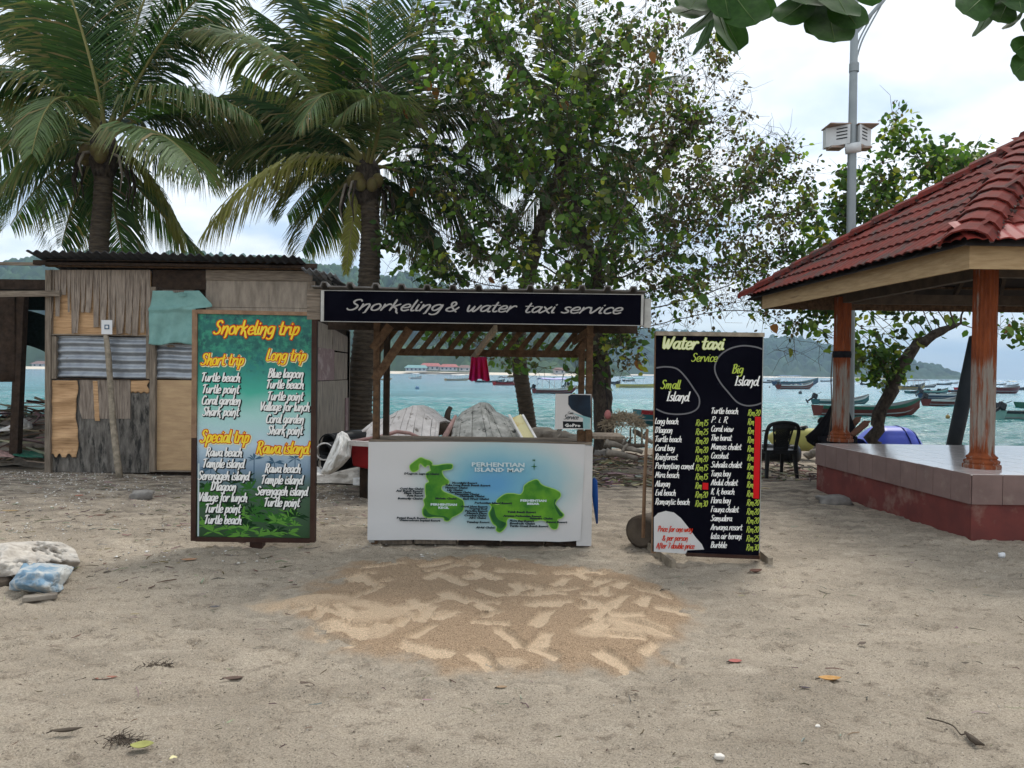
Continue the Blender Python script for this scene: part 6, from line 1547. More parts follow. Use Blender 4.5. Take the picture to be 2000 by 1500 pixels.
mb.tube([P(1250, -420, 2.8), P(1700, -380, 2.6), P(1980, -180, 2.5), P(1990, -20, 2.5)], [.035, .025, .014, .008], 7); mb.tube([P(1980, -180, 2.5), P(2060, -20, 2.48), P(2040, 100, 2.45)], [.012, .010, .006], 6)
mb.tube([P(1250, -420, 2.8), P(800, -900, 2.6), P(300, -1500, 1.2)], [.035, .06, .10], 8); mb.build('bough', M['bark'], t, smooth=True)
# ---------------------------------------------------------------- moored boats
BC = {}
def paint(key, c):
    if key not in M: M[key] = mat(key, c, tuple(x * .75 for x in c), 1.5, rough=.45)
    return key
for k, c in (('boat_white', (.52, .53, .52)), ('boat_teal', (.03, .11, .12)), ('boat_redbrown', (.115, .024, .016)), ('boat_darkred', (.12, .016, .016)), ('boat_blue', (.018, .05, .10)), ('boat_mint', (.20, .38, .33)),
             ('boat_tan', (.36, .28, .17)), ('boat_yellow', (.48, .42, .12)), ('boat_dark', (.035, .045, .05)), ('boat_green', (.02, .10, .065)), ('boat_red', (.30, .014, .016)), ('boat_ochre', (.30, .21, .07)),
             ('canopy_white', (.66, .66, .64)), ('canopy_blue', (.12, .22, .34)), ('canopy_lilac', (.42, .40, .62)), ('canopy_teal', (.12, .30, .32)), ('canopy_dark', (.06, .07, .09)), ('canopy_cream', (.62, .55, .40)), ('boat_inside', (.20, .22, .22)), ('motor_black', (.02, .022, .025))): paint(k, c)
def boat(px0, px1, pyw, hull, stripe, label, canopy=None, motor=0, hgt=.62, beam=1.45, yaw=0.0, bow=1.0, flip=False, items=0, wlb=None):
    """stern pixel px0, bow pixel px1 on the waterline pyw; built side-on with a little yaw"""
    a = G(px0, pyw, SEA); b = G(px1, pyw if wlb is None else wlb, SEA); d = b - a; L = d.length; ang = math.atan2(d.y, d.x)
    t = thing('moored_boat', label, 'boat', (a.x, a.y, SEA), ang + yaw, 'boats moored in the bay')
    s = beam / 1.45
    N = 16
    def hb(u): return beam / 2 * (.82 + .18 * math.sin(u * 2.2)) * (1 - max(0, (u - .45) / .55) ** 2.3) + .01
    def sh(u): return hgt * (1 + .12 * (1 - u) ** 3) + hgt * bow * max(0, (u - .45) / .55) ** 2.2
    def kl(u): return -.22 + (hgt * .9 + .22) * max(0, (u - .82) / .18) ** 1.6
    def sec(u, frac_lo, frac_hi, side, inset=0, nseg=3):
        out = []
        for k in range(nseg + 1):
            f_ = lerp(frac_lo, frac_hi, k / nseg); z = kl(u) + (sh(u) - kl(u)) * f_; y = side * max(0.0, hb(u) * (f_ ** .45) - inset); out.append((u * L, y, z))
        return out
    def skin(lo, hi, m_, name, inset=0., parent=t):
        mb = MB()
        for side in (-1, 1):
            vs = []; 
            for i in range(N + 1): vs += sec(i / N, lo, hi, side, inset)
            fs = [(i * 4 + k, i * 4 + k + 1, (i + 1) * 4 + k + 1, (i + 1) * 4 + k) for i in range(N) for k in range(3)]
            mb.add(vs, fs)
        if lo == 0: mb.add(sec(0, 0, 1, 1) + sec(0, 0, 1, -1), [(0, 1, 5, 4), (1, 2, 6, 5), (2, 3, 7, 6)])
        return mb.build(name, M[m_], parent, smooth=True, world=False)
    skin(0, .80, hull, 'hull'); skin(.79, 1.0, stripe, 'top_strake', -.018)
    mb = MB(); vs = []
    for i in range(N + 1):
        u = i / N; z = min(sh(u) - .12, kl(u) + (sh(u) - kl(u)) * .45); w = max(.005, hb(u) * .85 - .02); vs += [(u * L, -w, sh(u) - .01), (u * L, -w * .9, z), (u * L, w * .9, z), (u * L, w, sh(u) - .01)]
    mb.add(vs, [(i * 4 + k, i * 4 + k + 1, (i + 1) * 4 + k + 1, (i + 1) * 4 + k) for i in range(N) for k in range(3)]); mb.build('inner_deck', M['boat_inside'], t, world=False)
    for u in (.22, .45, .66):
        mb = MB(); w = hb(u) - .04; z = sh(u) - .14; mb.box(u * L - .12, -w, z, u * L + .12, w, z + .035); mb.build('thwart', M['boat_tan'], t, world=False)
    if canopy:
        c_, u0, u1, ch = canopy; z1 = hgt + ch; mb = MB()
        mb.grid(lambda u, v: (lerp(u0, u1, u) * L, (v - .5) * beam * .95, z1 + .10 - .16 * (2 * v - 1) ** 2 + .03 * math.sin(u * 9)), 8, 6); mb.build('canopy', M[c_], t, world=False, smooth=True, solid=.05)
        for u in (u0 + .01, (u0 + u1) / 2, u1 - .01):
            for sd_ in (-1, 1):
                mb = MB(); mb.beam((u * L, sd_ * beam * .42, hgt * .7), (u * L, sd_ * beam * .44, z1), .045, .045); mb.build('canopy_post', M['boat_white'], t, world=False)
    for k in range(motor):
        y = (k - (motor - 1) / 2) * .55; o = bpy.data.objects.new('outboard_motor', None); col.objects.link(o); o.parent = t; o.location = (0, y, 0)
        mb = MB(); mb.hexa([(-.30, -.15, hgt + .22), (.08, -.15, hgt + .02), (.08, .15, hgt + .02), (-.30, .15, hgt + .22), (-.16, -.13, hgt + .60), (.22, -.13, hgt + .42), (.22, .13, hgt + .42), (-.16, .13, hgt + .60)]); q = mb.build('cowl', M['motor_black'], o, world=False, bevel=.05)
        mb = MB(); mb.beam((-.12, 0, hgt + .25), (-.85, 0, hgt - .18), .10, .16, w2=.05, h2=.1); mb.beam((-.70, 0, hgt - .30), (-.95, 0, hgt + .02), .03, .12); mb.build('drive_leg', M['motor_black'], o, world=False)
        mb = MB(); mb.beam((.15, 0, hgt + .45), (.62, 0, hgt + .62), .035, .035); mb.build('tiller', M['motor_black'], o, world=False)
    rr = random.Random(int(px0))
    for k in range(items):
        u = rr.uniform(.12, .7); mb = MB(); s_ = rr.uniform(.1, .22); z = sh(u) - .16; mb.hexa([(u * L - s_, -.2, z), (u * L + s_, -.2, z), (u * L + s_, .2, z), (u * L - s_, .2, z), (u * L - s_ * .8, -.15, z + s_ * 2), (u * L + s_ * .8, -.15, z + s_ * 2), (u * L + s_ * .8, .15, z + s_ * 2), (u * L - s_ * .8, .15, z + s_ * 2)])
        mb.build('gear_box', M[rr.choice(['boat_white', 'boat_red', 'canopy_blue', 'motor_black'])], t, world=False)
    return t
boat(1592, 1697, 790, 'boat_teal', 'boat_white', 'pale boat with dark teal bottom and raised outboard behind the left gazebo column', motor=1, hgt=.42, bow=1.2)
boat(1596, 1796, 814, 'boat_redbrown', 'boat_green', 'long green and red boat with upswept bow ending at the leaning trunk', hgt=.62, bow=.9)
boat(1520, 1588, 760, 'boat_redbrown', 'boat_white', 'red brown open boat with outboard right of the water taxi board', motor=1, hgt=.75, beam=1.7, items=5)
boat(1512, 1598, 752.5, 'boat_blue', 'boat_teal', 'blue grey boat with canopy just beyond the red brown open boat', canopy=('canopy_blue', .06, .55, 1.5), hgt=.9, beam=2.0, bow=1.3, items=3)
boat(1486, 1514, 748, 'boat_dark', 'boat_white', 'small white boat with canopy frame at the edge of the water taxi board', canopy=('canopy_white', .05, .8, 1.2), hgt=.5)
boat(1683, 1738, 752, 'boat_dark', 'boat_white', 'small boat under long cream awning left of the leaning trunk', canopy=('canopy_cream', .15, .75, 1.4), motor=1, hgt=.5, bow=.4)
boat(1714, 1736, 757, 'boat_dark', 'canopy_blue', 'little dark blue skiff touching the leaning trunk', motor=1, hgt=.5, bow=.3, items=2)
boat(1757, 1806, 761, 'boat_ochre', 'boat_dark', 'ochre hulled boat with grey canopy right of the leaning trunk', canopy=('canopy_dark', .1, .75, 1.1), motor=1, hgt=.7, items=3)
boat(1783, 1829, 757, 'boat_dark', 'boat_white', 'dark boat with thin roof frame beyond the ochre boat', canopy=('canopy_dark', .1, .6, 1.3), hgt=.5)
boat(1772, 1812, 768.5, 'boat_teal', 'boat_dark', 'low slate coloured boat lying behind the grey green one', hgt=.35, motor=0)
boat(1796, 1852, 770, 'boat_teal', 'boat_mint', 'grey green open boat with outboard in the crowded middle row', motor=1, hgt=.5, items=3)
boat(1800, 1894, 779, 'boat_blue', 'boat_white', 'long dark blue boat with white rail crossing behind the leaning pipe', motor=1, hgt=.55, items=2)
boat(1808, 1888, 793, 'boat_redbrown', 'boat_white', 'dark red boat with white gunwale and tilted outboard left of the leaning pipe', motor=1, hgt=.55)
boat(1868, 1890, 763, 'boat_red', 'boat_red', 'short bright red boat behind the top of the leaning pipe', hgt=.55)
boat(1850, 1884, 766, 'boat_redbrown', 'boat_blue', 'thin brown boat in front of the bright red one', hgt=.35)
boat(1930, 1992, 768.5, 'boat_darkred', 'boat_redbrown', 'maroon boat with raised bow right of the near gazebo column', hgt=.95, bow=.35, beam=1.9)
boat(1936, 1966, 752, 'boat_dark', 'boat_white', 'small far boat with sunshade above the maroon boat', canopy=('canopy_white', .2, .7, 1.0), motor=1, hgt=.4)
boat(1950, 2080, 820, 'boat_mint', 'boat_dark', 'mint hulled boat with black rail and large outboard at the right edge', motor=2, hgt=.50, bow=.8)
boat(1992, 2050, 797, 'boat_green', 'boat_green', 'green hull cut by the right edge above the mint boat', hgt=.45)
boat(1206, 1284, 757, 'boat_yellow', 'boat_yellow', 'yellow boat with teal canopy between stall and water taxi board', canopy=('canopy_teal', .12, .60, 1.15), motor=1, hgt=.55, bow=.3)
boat(1043, 1124, 768, 'boat_darkred', 'boat_white', 'white boat with maroon waterline and lilac canopy seen through the stall', canopy=('canopy_lilac', .12, .72, 1.2), motor=1, hgt=.5, bow=.7)
boat(1108, 1158, 760, 'boat_tan', 'boat_tan', 'tan boat with dark domed outboard behind the right stall post', motor=2, hgt=.5, bow=.4)
boat(965, 1014, 752.5, 'boat_red', 'boat_darkred', 'red boat with dark awning right of the hanging cloth', canopy=('canopy_dark', .25, .7, .9), hgt=.6, bow=1.0, items=2)
boat(930, 986, 747, 'boat_dark', 'boat_teal', 'low dark boat half hidden behind the red cloth', hgt=.4)
boat(870, 916, 743.5, 'boat_tan', 'boat_white', 'tan and white boat with white awning left of the hanging cloth', canopy=('canopy_white', .2, .75, 1.0), hgt=.5, bow=.7)
boat(706, 766, 742.5, 'boat_tan', 'boat_tan', 'slim tan boat seen behind the left stall posts', hgt=.35, bow=.5)
boat(1244, 1330, 828, 'boat_teal', 'boat_red', 'red topped boat emerging from behind the left edge of the water taxi board', hgt=.62, bow=.4)
for a_, b_, y_, h_, st_, cn_, lb in ((1500, 1524, 744.5, 'boat_dark', 'boat_white', 'canopy_white', 'tiny far boat with white roof above the small canopy boat by the board'), (1604, 1626, 745.5, 'boat_dark', 'canopy_blue', None, 'tiny dark far boat just left of the left gazebo column'),
        (1742, 1762, 748.5, 'boat_white', 'boat_white', 'canopy_white', 'tiny white far boat seen just right of the leaning trunk top edge'), (1832, 1860, 752, 'boat_dark', 'boat_teal', 'canopy_dark', 'small dark far boat with roof between ochre boat and pipe'),
        (1852, 1872, 750, 'boat_white', 'boat_white', None, 'tiny pale far boat left of the leaning pipe top'), (1964, 1990, 755, 'boat_white', 'boat_dark', 'canopy_cream', 'small pale far boat above the bow of the maroon boat'), (1980, 2010, 762, 'boat_dark', 'boat_dark', None, 'dark boat cut by the right edge beyond the maroon bow'),
        (1700, 1722, 744.5, 'boat_dark', 'boat_white', 'canopy_white', 'tiny far boat beneath the end of the headland'), (1218, 1240, 745, 'boat_dark', 'boat_white', 'canopy_white', 'tiny far boat above the yellow boat'), (1196, 1212, 750, 'boat_dark', 'boat_blue', None, 'tiny dark boat beside the tree trunk left of the yellow boat'),
        (1064, 1084, 742, 'boat_white', 'boat_dark', None, 'tiny far skiff above the lilac canopy boat'), (800, 824, 740, 'boat_white', 'boat_white', 'canopy_white', 'tiny white far boat below the teal roofed building')):
    boat(a_, b_, y_, h_, st_, lb, canopy=(cn_, .15, .7, 1.1) if cn_ else None, hgt=.5)
def buoy(px, py, r_, m_, label):
    q = G(px, py, SEA); t = thing('mooring_buoy', label, 'buoy', (q.x, q.y, SEA), group='buoys in the bay'); mb = MB()
    mb.grid(lambda u, v: (q.x + r_ * math.cos(6.2832 * u) * math.sin(v * math.pi), q.y + r_ * math.sin(6.2832 * u) * math.sin(v * math.pi), SEA + r_ * .4 + r_ * 1.2 * math.cos(v * math.pi)), 12, 8); mb.build('float', M[m_], t, smooth=True)
    mb = MB(); mb.tube([(q.x, q.y, SEA + r_ * 1.4), (q.x, q.y, SEA + r_ * 1.4 + .06), (q.x + .05, q.y, SEA + r_ * 1.4 + .10)], [.03, .02, .02], 6); mb.build('ring', M['motor_black'], t)
buoy(815, 760, .28, 'canopy_blue', 'blue buoy floating behind the left half of the stall'); buoy(1563, 769, .24, 'boat_dark', 'dark buoy floating below the red brown open boat'); buoy(1851, 816, .12, 'boat_ochre', 'small orange buoy left of the leaning pipe')
buoy(1686, 757, .16, 'boat_white', 'tiny white buoy left of the small awning boat'); buoy(1503, 757, .16, 'boat_dark', 'tiny dark buoy close to the water taxi board')
# ---------------------------------------------------------------- upturned boats and junk behind the stall
def upturned(name, label, apex, left, right, Y, m_, depth, yaw=0., lean=0., peak=.5, group=None, nplk=7):
    """hull lying keel up with its blunt end towards the viewer: planks run from the keel to the gunwale"""
    a = P(*apex, Y); l = P(*left, Y); r = P(*right, Y)
    t = thing(name, label, 'boat', (a.x, Y, 0), 0, group)
    zb_ = -.05
    def sect(f_, s_):        # f_ along the hull away from the viewer, s_ -1..1 across
        k = 1 - .25 * f_ ** 2; kk = 1.0 if f_ > .12 else (.80 + .20 * f_ / .12)
        x = (lerp(a.x, l.x, min(1, abs(s_) * 1.0)) if s_ < 0 else lerp(a.x, r.x, min(1, abs(s_))))
        top = (a.z) * kk * (1 + .04 * f_); edge = (l.z if s_ < 0 else r.z)
        q = abs(s_); z = lerp(top, edge, q ** 1.15) if q <= .78 else lerp(lerp(top, edge, .78 ** 1.15), zb_ + .05, ((q - .78) / .22) ** 1.5 * .9)
        x = a.x + (x - a.x) * (1 if q < .78 else 1.0) * k
        y = Y + depth * f_ + lean * (x - a.x) + (abs(s_) ** 2) * .20 * (1 - f_)
        return Vector((x + math.sin(yaw) * depth * f_, y, z))
    # planks of the blunt end and the bottom, each its own board
    for s0 in range(nplk * 2):
        u0 = -1 + s0 / nplk + .004; u1 = -1 + (s0 + 1) / nplk - .004; mb = MB(); vs = []
        n_ = 7
        for j in range(n_ + 1):
            f_ = j / n_
            for u in (u0, u1): vs.append(sect(f_, u) + Vector((0, 0, .006 * math.sin(j * 3 + s0))))
        mb.add(vs, [(2 * j, 2 * j + 1, 2 * j + 3, 2 * j + 2) for j in range(n_)]); mb.build('hull_plank', M[m_], t, solid=.022)
    # end board
    mb = MB(); pts = [sect(0, -1 + 2 * i / 24) + Vector((0, .03, 0)) for i in range(25)]; c_ = Vector((a.x, Y + .04, 0)); 
    mb.add([c_ + Vector((0, 0, zb_))] + pts, [(0, i + 1, i + 2) for i in range(24)]); mb.build('transom', M[m_], t)
    for u in (-1, 1):
        mb = MB(); mb.tube([sect(j / 6, u * .985) for j in range(7)], .03, 6); mb.build('gunwale', M['pink_paint'], t, smooth=True)
    return t
# the two hulls lie tipped, their bottoms facing the viewer
def tipped(name, label, pts, Y0, Y1, m_, lines, trim='pink_paint'):
    """bottom of a hull tilted towards the viewer. pts: outline pixels (top keel line to lower rim), lines: plank seams as pixel pairs"""
    t = thing(name, label, 'boat', (P(*pts[0], Y0).x, Y0, 0))
    return t
def hull_fan(name, label, seams, Y, m_, back=2.6, th=.03, trim=None, bulge=.10):
    """seams: list of (top px, bottom px) edges from left to right; a plank fills each gap and bends away at the top to run back along the hull"""
    c = seams[len(seams) // 2]; o = P(*c[1], Y); t = thing(name, label, 'boat', (o.x, Y, 0))
    for i in range(len(seams) - 1):
        (ta, ba), (tb_, bb) = seams[i], seams[i + 1]; mb = MB(); vs = []
        for j in range(7):
            v = j / 6
            for (tp_, bt_), ins in (((ta, ba), .5), ((tb_, bb), -.5)):
                px = lerp(bt_[0], tp_[0], v) + ins; py = lerp(bt_[1], tp_[1], v); y = Y + .55 * v ** 1.6 + .02 * math.sin(i * 2.1 + j) * (j % 2) ; y -= bulge * math.sin(v * math.pi)
                q = P(px, py, Y); vs.append(Vector((q.x, y, q.z)))
        n0 = 7
        for j in (1, 2, 3):
            for (tp_, bt_) in ((ta, ba), (tb_, bb)):
                q = P(*tp_, Y); vs.append(Vector((q.x + .04 * j, Y + .55 + back * j / 3, q.z - .10 * j * j / 3)))
        n_ = len(vs) // 2
        mb.add(vs, [(2 * j, 2 * j + 1, 2 * j + 3, 2 * j + 2) for j in range(n_ - 1)]); mb.build('hull_plank', M[m_], t, solid=th)
    if trim:
        for s_, k in ((seams[0], -1), (seams[-1], 1)):
            mb = MB(); mb.tube([P(s_[1][0], s_[1][1], Y) + Vector((0, 0, 0)), P(*(lerp(s_[1][q], s_[0][q], .5) for q in (0, 1)), Y) + Vector((0, .10 - bulge, 0)), P(*s_[0], Y) + Vector((0, .55, 0))], .028, 6); mb.build('rim', M[trim], t, smooth=True)
    return t
hf = hull_fan('upturned_boat', 'whitewashed wooden boat lying upturned behind the left end of the stall counter', [((722, 826), (684, 870)), ((744, 818), (712, 880)), ((766, 806), (742, 885)), ((784, 800), (772, 890)), ((797, 795), (786, 890)), ((806, 798), (806, 890)), ((820, 812), (824, 890)), ((836, 822), (842, 888)), ((848, 830), (856, 880))], 10.2, 'plank_white', trim='plank_white')
mb = MB(); mb.beam(P(700, 868, 9.8), P(860, 872, 9.9), .10, .11); mb.build('rim_board', M['pink_paint'], hf)
mb = MB(); mb.tube([P(688, 862, 9.7), P(745, 852, 9.75), P(775, 843, 9.8), P(800, 846, 9.85), P(850, 868, 9.9)], [.022, .025, .028, .025, .02], 6); mb.build('rim_board', M['pink_paint'], hf, smooth=True)
hf = hull_fan('upturned_boat', 'weathered grey wooden boat tipped up behind the middle of the stall counter', [((886, 822), (884, 885)), ((898, 808), (896, 892)), ((920, 796), (922, 894)), ((934, 789), (962, 896)), ((944, 792), (976, 896)), ((956, 808), (1000, 894)), ((984, 822), (1022, 892)), ((996, 830), (1040, 886))], 10.0, 'plank_grey', trim='plank_grey')
mb = MB(); mb.tube([P(866, 872, 9.9), P(866, 858, 9.95), P(876, 840, 10.05), P(890, 812, 10.2)], [.035, .04, .035, .02], 6); mb.build('stem_post', M['pink_paint'], hf, smooth=True)
t = thing('yellow_board', 'yellowed plastic trough board leaning against the grey upturned boat', 'board', (P(1030, 880, 9.9).x, 9.9, 0))
mb = MB(); a, b = P(1008, 814, 10.2), P(1052, 892, 9.8)
for off, w, m_ in ((0, .15, 'plank_yellow'), (-.09, .03, 'sheet_white'), (.09, .03, 'sheet_white')):
    mb = MB(); mb.beam(a + Vector((off, 0, .012 * (off != 0))), b + Vector((off, -.02, .012 * (off != 0))), w, .03 + .05 * (off != 0), up=(0, -1, .4)); mb.build('trough' if off == 0 else 'lip', M[m_], t, bevel=.006)
# red hull below the white boat
t = thing('red_dinghy', 'red sided dinghy with pale rim standing left of the counter', 'boat', (P(700, 905, 9.3).x, 9.3, 0))
x0, z0, x1, z1 = rect(684, 868, 760, 908, 9.3)
mb = MB(); mb.hexa([(x0 + .03, 9.3, z0 - .02), (x1, 9.25, z0 - .1), (x1, 10.3, z0 - .1), (x0 + .1, 10.2, z0), (x0, 9.28, z1), (x1, 9.22, z1 - .02), (x1, 10.5, z1), (x0, 10.4, z1)]); mb.build('hull', M['red_hull'], t, bevel=.02)
mb = MB(); mb.beam((x0 - .02, 9.24, z1 + .025), (x1, 9.18, z1 + .01), .06, .06); mb.build('rim', M['plank_white'], t)
mb = MB(); mb.box(x0 + .1, 9.4, -.05, x0 + .2, 10.1, z0); mb.box(x1 - .2, 9.4, -.05, x1 - .1, 10.1, z0 - .08); mb.build('chock', M['wood_dark'], t)
# black pipes by the shack corner
for (px, py, r_, label, Yp) in ((634, 882, .105, 'black pipe with a white rimmed mouth beside the shack corner', 9.5), (642, 866, .12, 'uppermost black pipe curving behind the white sack by the shack', 9.75), (640, 905, .13, 'lowest black pipe lying on the ground by the shack corner', 9.6)):
    q = P(px, py, Yp); t = thing('black_pipe', label, 'pipe', (q.x, q.y, max(0, q.z - r_)), group='black pipes by the shack corner')
    mb = MB(); mb.tube([q, q + Vector((.22, .35, .03)), q + Vector((.40, .9, .0)), q + Vector((.5, 1.5, -.02))], r_, 18, cap=False); mb.build('pipe', M['black_plastic'], t, smooth=True, solid=.012)
    mb = MB(); ring = [q + Vector((r_ * math.cos(a), -.005 + .3 * 0, r_ * math.sin(a))) for a in np.linspace(0, 6.2832, 20)]; mb.tube(ring, .011, 5, cap=False); mb.build('pipe_rim', M['tube_white'] if py == 882 else M['black_plastic'], t, smooth=True)
# white sack draped over the pipes
def cloth_px(name, label, cat, grid, Y, m_, amp=.05, seed=0, th=.006, crease=9, parent=None, thick=.12, nu=36, nv=36):
    """grid: rows of pixel points (top to bottom) with a distance each; lays a creased sheet through them"""
    rows = len(grid); cols = len(grid[0]); Wd = [[(G(p[0], p[1], p[2]) if len(p) > 2 and p[2] < 2 else P(p[0], p[1], (p[2] if len(p) > 2 else Y))) for p in r_] for r_ in grid]
    def f(u, v):
        a = u * (cols - 1); b = v * (rows - 1); i = min(int(a), cols - 2); j = min(int(b), rows - 2); a -= i; b -= j
        q = Wd[j][i].lerp(Wd[j][i + 1], a).lerp(Wd[j + 1][i].lerp(Wd[j + 1][i + 1], a), b)
        edge = min(1, 6 * min(u, 1 - u, v, 1 - v) + .15)
        n1 = 1 - 2 * abs(mnoise.noise(Vector((u * crease * .5 + seed, v * crease * .35, seed)))) ; n2 = 1 - 2 * abs(mnoise.noise(Vector((u * crease * 1.3, v * crease + seed, 3.3))))
        return q + Vector((.25 * n2, -1, .5 * n1)) * amp * edge * (n1 * .7 + n2 * .35)
    mb = MB(); mb.grid(f, nu, nv)
    if parent is None:
        c = Wd[-1][cols // 2]; t = thing(name, label, cat, (c.x, c.y, 0)); mb.build('fabric', M[m_], t, smooth=True, solid=th); return t
    return mb.build(name, M[m_], parent, smooth=True, solid=th)
cloth_px('white_sack', 'crumpled white plastic sack propped upright over black pipes by the shack', 'sack', [[(660, 848, 9.4), (668, 843, 9.35), (678, 848, 9.4)], [(652, 868, 9.3), (668, 862, 9.15), (687, 866, 9.3)], [(640, 895, 9.2), (660, 890, 9.0), (684, 892, 9.2)], [(628, 922, 9.2), (648, 920, 9.05), (668, 910, 9.2)], [(628, 926, 9.25), (640, 926, 9.15), (652, 922, 9.25)]], 9.2, 'sheet_white', amp=.06, seed=2)
cloth_px('crumpled_tarp', 'grey crumpled tarp lying flat at the shack corner under the white sack', 'tarp', [[(606, 900, .12), (650, 902, .20), (700, 906, .20), (724, 908, .14)], [(606, 922, .06), (660, 922, .16), (700, 924, .14), (724, 926, .10)], [(612, 944, .01), (660, 944, .01), (700, 946, .01), (722, 946, .01)]], 9, 'sack_grey', amp=.05, seed=5)
cloth_px('plastic_scrap', 'small white plastic scrap beside the left foot of the counter', 'scrap', [[(690, 934, .10), (704, 932, .12), (722, 934, .08)], [(690, 948, .01), (706, 949, .01), (722, 950, .01)]], 9, 'sheet_white', amp=.03, seed=7, nu=14, nv=10)
cloth_px('plastic_scrap', 'small white plastic scrap at the right foot of the shack', 'scrap', [[(606, 912, 9.6), (620, 912, 9.6), (630, 916, 9.6)], [(604, 928, 9.3), (618, 930, 9.2), (632, 930, 9.3)]], 9, 'sheet_white', amp=.03, seed=9, nu=14, nv=10)

# ---------------------------------------------------------------- driftwood, straw frame and debris under the trees
def log(label, pts, rad, m_='driftwood', name='driftwood_log', n=9, group='driftwood along the top of the beach'):
    c = pts[0]; t = thing(name, label, 'log', (c.x, c.y, max(c.z - rad[0], -.6)), group=group); pp = catmull(pts, 4); rr = [lerp(rad[0], rad[1], i / (len(pp) - 1)) * (1 + .16 * mnoise.noise(Vector((i * .7, pts[0].x, 0)))) for i in range(len(pp))]
    mb = MB(); pp = [q + Vector((0, 0, rr[i] * .25 * mnoise.noise(Vector((i * .6, 4, pts[0].x))))) for i, q in enumerate(pp)]; fine = []; fr_ = []
    for i in range(len(pp) - 1):
        for k in range(5): fine.append(pp[i].lerp(pp[i + 1], k / 5)); fr_.append(lerp(rr[i], rr[i + 1], k / 5) * .68)
    b0 = len(mb.v); mb.tube(fine, fr_, 12)
    for i in range(b0, len(mb.v)):
        v = Vector(mb.v[i]); axis = fine[min((i - b0) // 12, len(fine) - 1)]; w_ = mnoise.noise(Vector((v.x * 3, v.y * 14, v.z * 14))) * .55 + mnoise.noise(v * 9) * .25
        mb.v[i] = tuple(v + (v - axis) * w_)
    mb.build('wood', M[m_], t, smooth=True)
    mb = MB(); d = (pp[-1] - pp[-2]).normalized(); s_ = pp[len(pp) // 2]; mb.tube([s_, s_ + Vector((.05, 0, rad[0] * 1.3)), s_ + Vector((.10, .02, rad[0] * 1.7))], [rad[0] * .35, rad[0] * .25, rad[0] * .2], 6); mb.build('branch_stub', M[m_], t, smooth=True)
log('thick brown log lying between the two upturned boats', [P(828, 834, 15), P(870, 836, 15), P(930, 846, 15)], (.24, .2), 'log_dark')
log('long dark driftwood log right of the slim palm trunk', [P(1040, 848, 14.5), P(1090, 850, 14.4), P(1150, 862, 14.0)], (.17, .10), 'driftwood')
log('pale split driftwood lying below the straw frame', [P(1182, 866, 12.6), P(1215, 872, 12.6), P(1256, 884, 12.6)], (.09, .06))
log('dark driftwood pole sloping right under the straw frame', [P(1180, 852, 13.2), P(1225, 868, 13), P(1262, 872, 13)], (.07, .05), 'log_dark')
log('thin bleached driftwood pole by the water taxi board edge', [P(1238, 842, 13.6), P(1256, 852, 13.5), P(1275, 866, 13.4)], (.06, .05))
log('half buried grey driftwood below the dark sloping pole', [P(1184, 884, 12.2), P(1214, 888, 12.2), P(1244, 896, 12.0)], (.10, .05))
log('bent driftwood stem behind the yellow board', [P(1050, 866, 13.4), P(1085, 862, 13.4), P(1130, 872, 13.0)], (.08, .05))
log('short driftwood under the plastic chair', [P(1496, 880, 14.6), P(1530, 884, 14.5), P(1560, 884, 14.5)], (.08, .05), 'log_dark')
log('reddish driftwood stump beside the hammock', [P(1574, 892, 13.4), P(1588, 884, 13.4), P(1604, 892, 13.2)], (.10, .09))
# straw dome on legs
t = thing('straw_frame', 'small dome of dry straw on thin legs beside the tree trunk', 'straw frame', (P(1218, 850, 13.4).x, 13.4, 0)); TL_ = t
c = P(1218, 836, 13.4); rs = random.Random(5)
for i in range(6):
    a = i / 6 * 6.28; mb = MB(); mb.tube([c + Vector((.32 * math.cos(a), .3 * math.sin(a), .0)), c + Vector((.33 * math.cos(a), .32 * math.sin(a), -.33))], .018, 5); mb.build('leg', M['straw'], t, smooth=True)
mb = MB()
for i in range(420):
    a = rs.uniform(0, 6.28); ph = rs.uniform(0, 1.35); q = c + Vector((math.cos(a) * math.cos(ph) * .36, math.sin(a) * math.cos(ph) * .34, math.sin(ph) * .24)); d = Vector((rs.gauss(0, 1), rs.gauss(0, 1), rs.gauss(0, .5))).normalized() * rs.uniform(.06, .16)
    mb.tube([q - d, q + Vector((0, 0, .015)), q + d], [.006, .007, .004], 3, cap=False)
o = mb.build('straw', M['straw'], t); o['kind'] = 'stuff'
# pink float hanging by the trunk
q = P(1187, 810, 13.2); t = thing('pink_float', 'small faded pink float hanging on the right side of the tree trunk', 'float', tuple(q))
mb = MB(); mb.grid(lambda u, v: q + Vector((.06 * math.cos(6.2832 * u) * math.sin(v * math.pi), .06 * math.sin(6.2832 * u) * math.sin(v * math.pi), .085 * math.cos(v * math.pi))), 12, 8); mb.build('float', mat('faded_pink', (.40, .15, .14), rough=.6), t, smooth=True)
mb = MB(); mb.tube([q + Vector((0, 0, .08)), q + Vector((-.02, 0, .3)), q + Vector((-.06, 0, .6))], .006, 4); mb.build('cord', M['cloth_black'], t)
rock('rock', 'pale stone leaning on the tree trunk foot behind the stall shelf', 1172, 900, .26, .2, .30, seed=5)
rock('rock', 'round brown coconut husk on the sand left of the trunk foot', 1196, 905, .2, .16, .12, seed=15, m='log_dark')

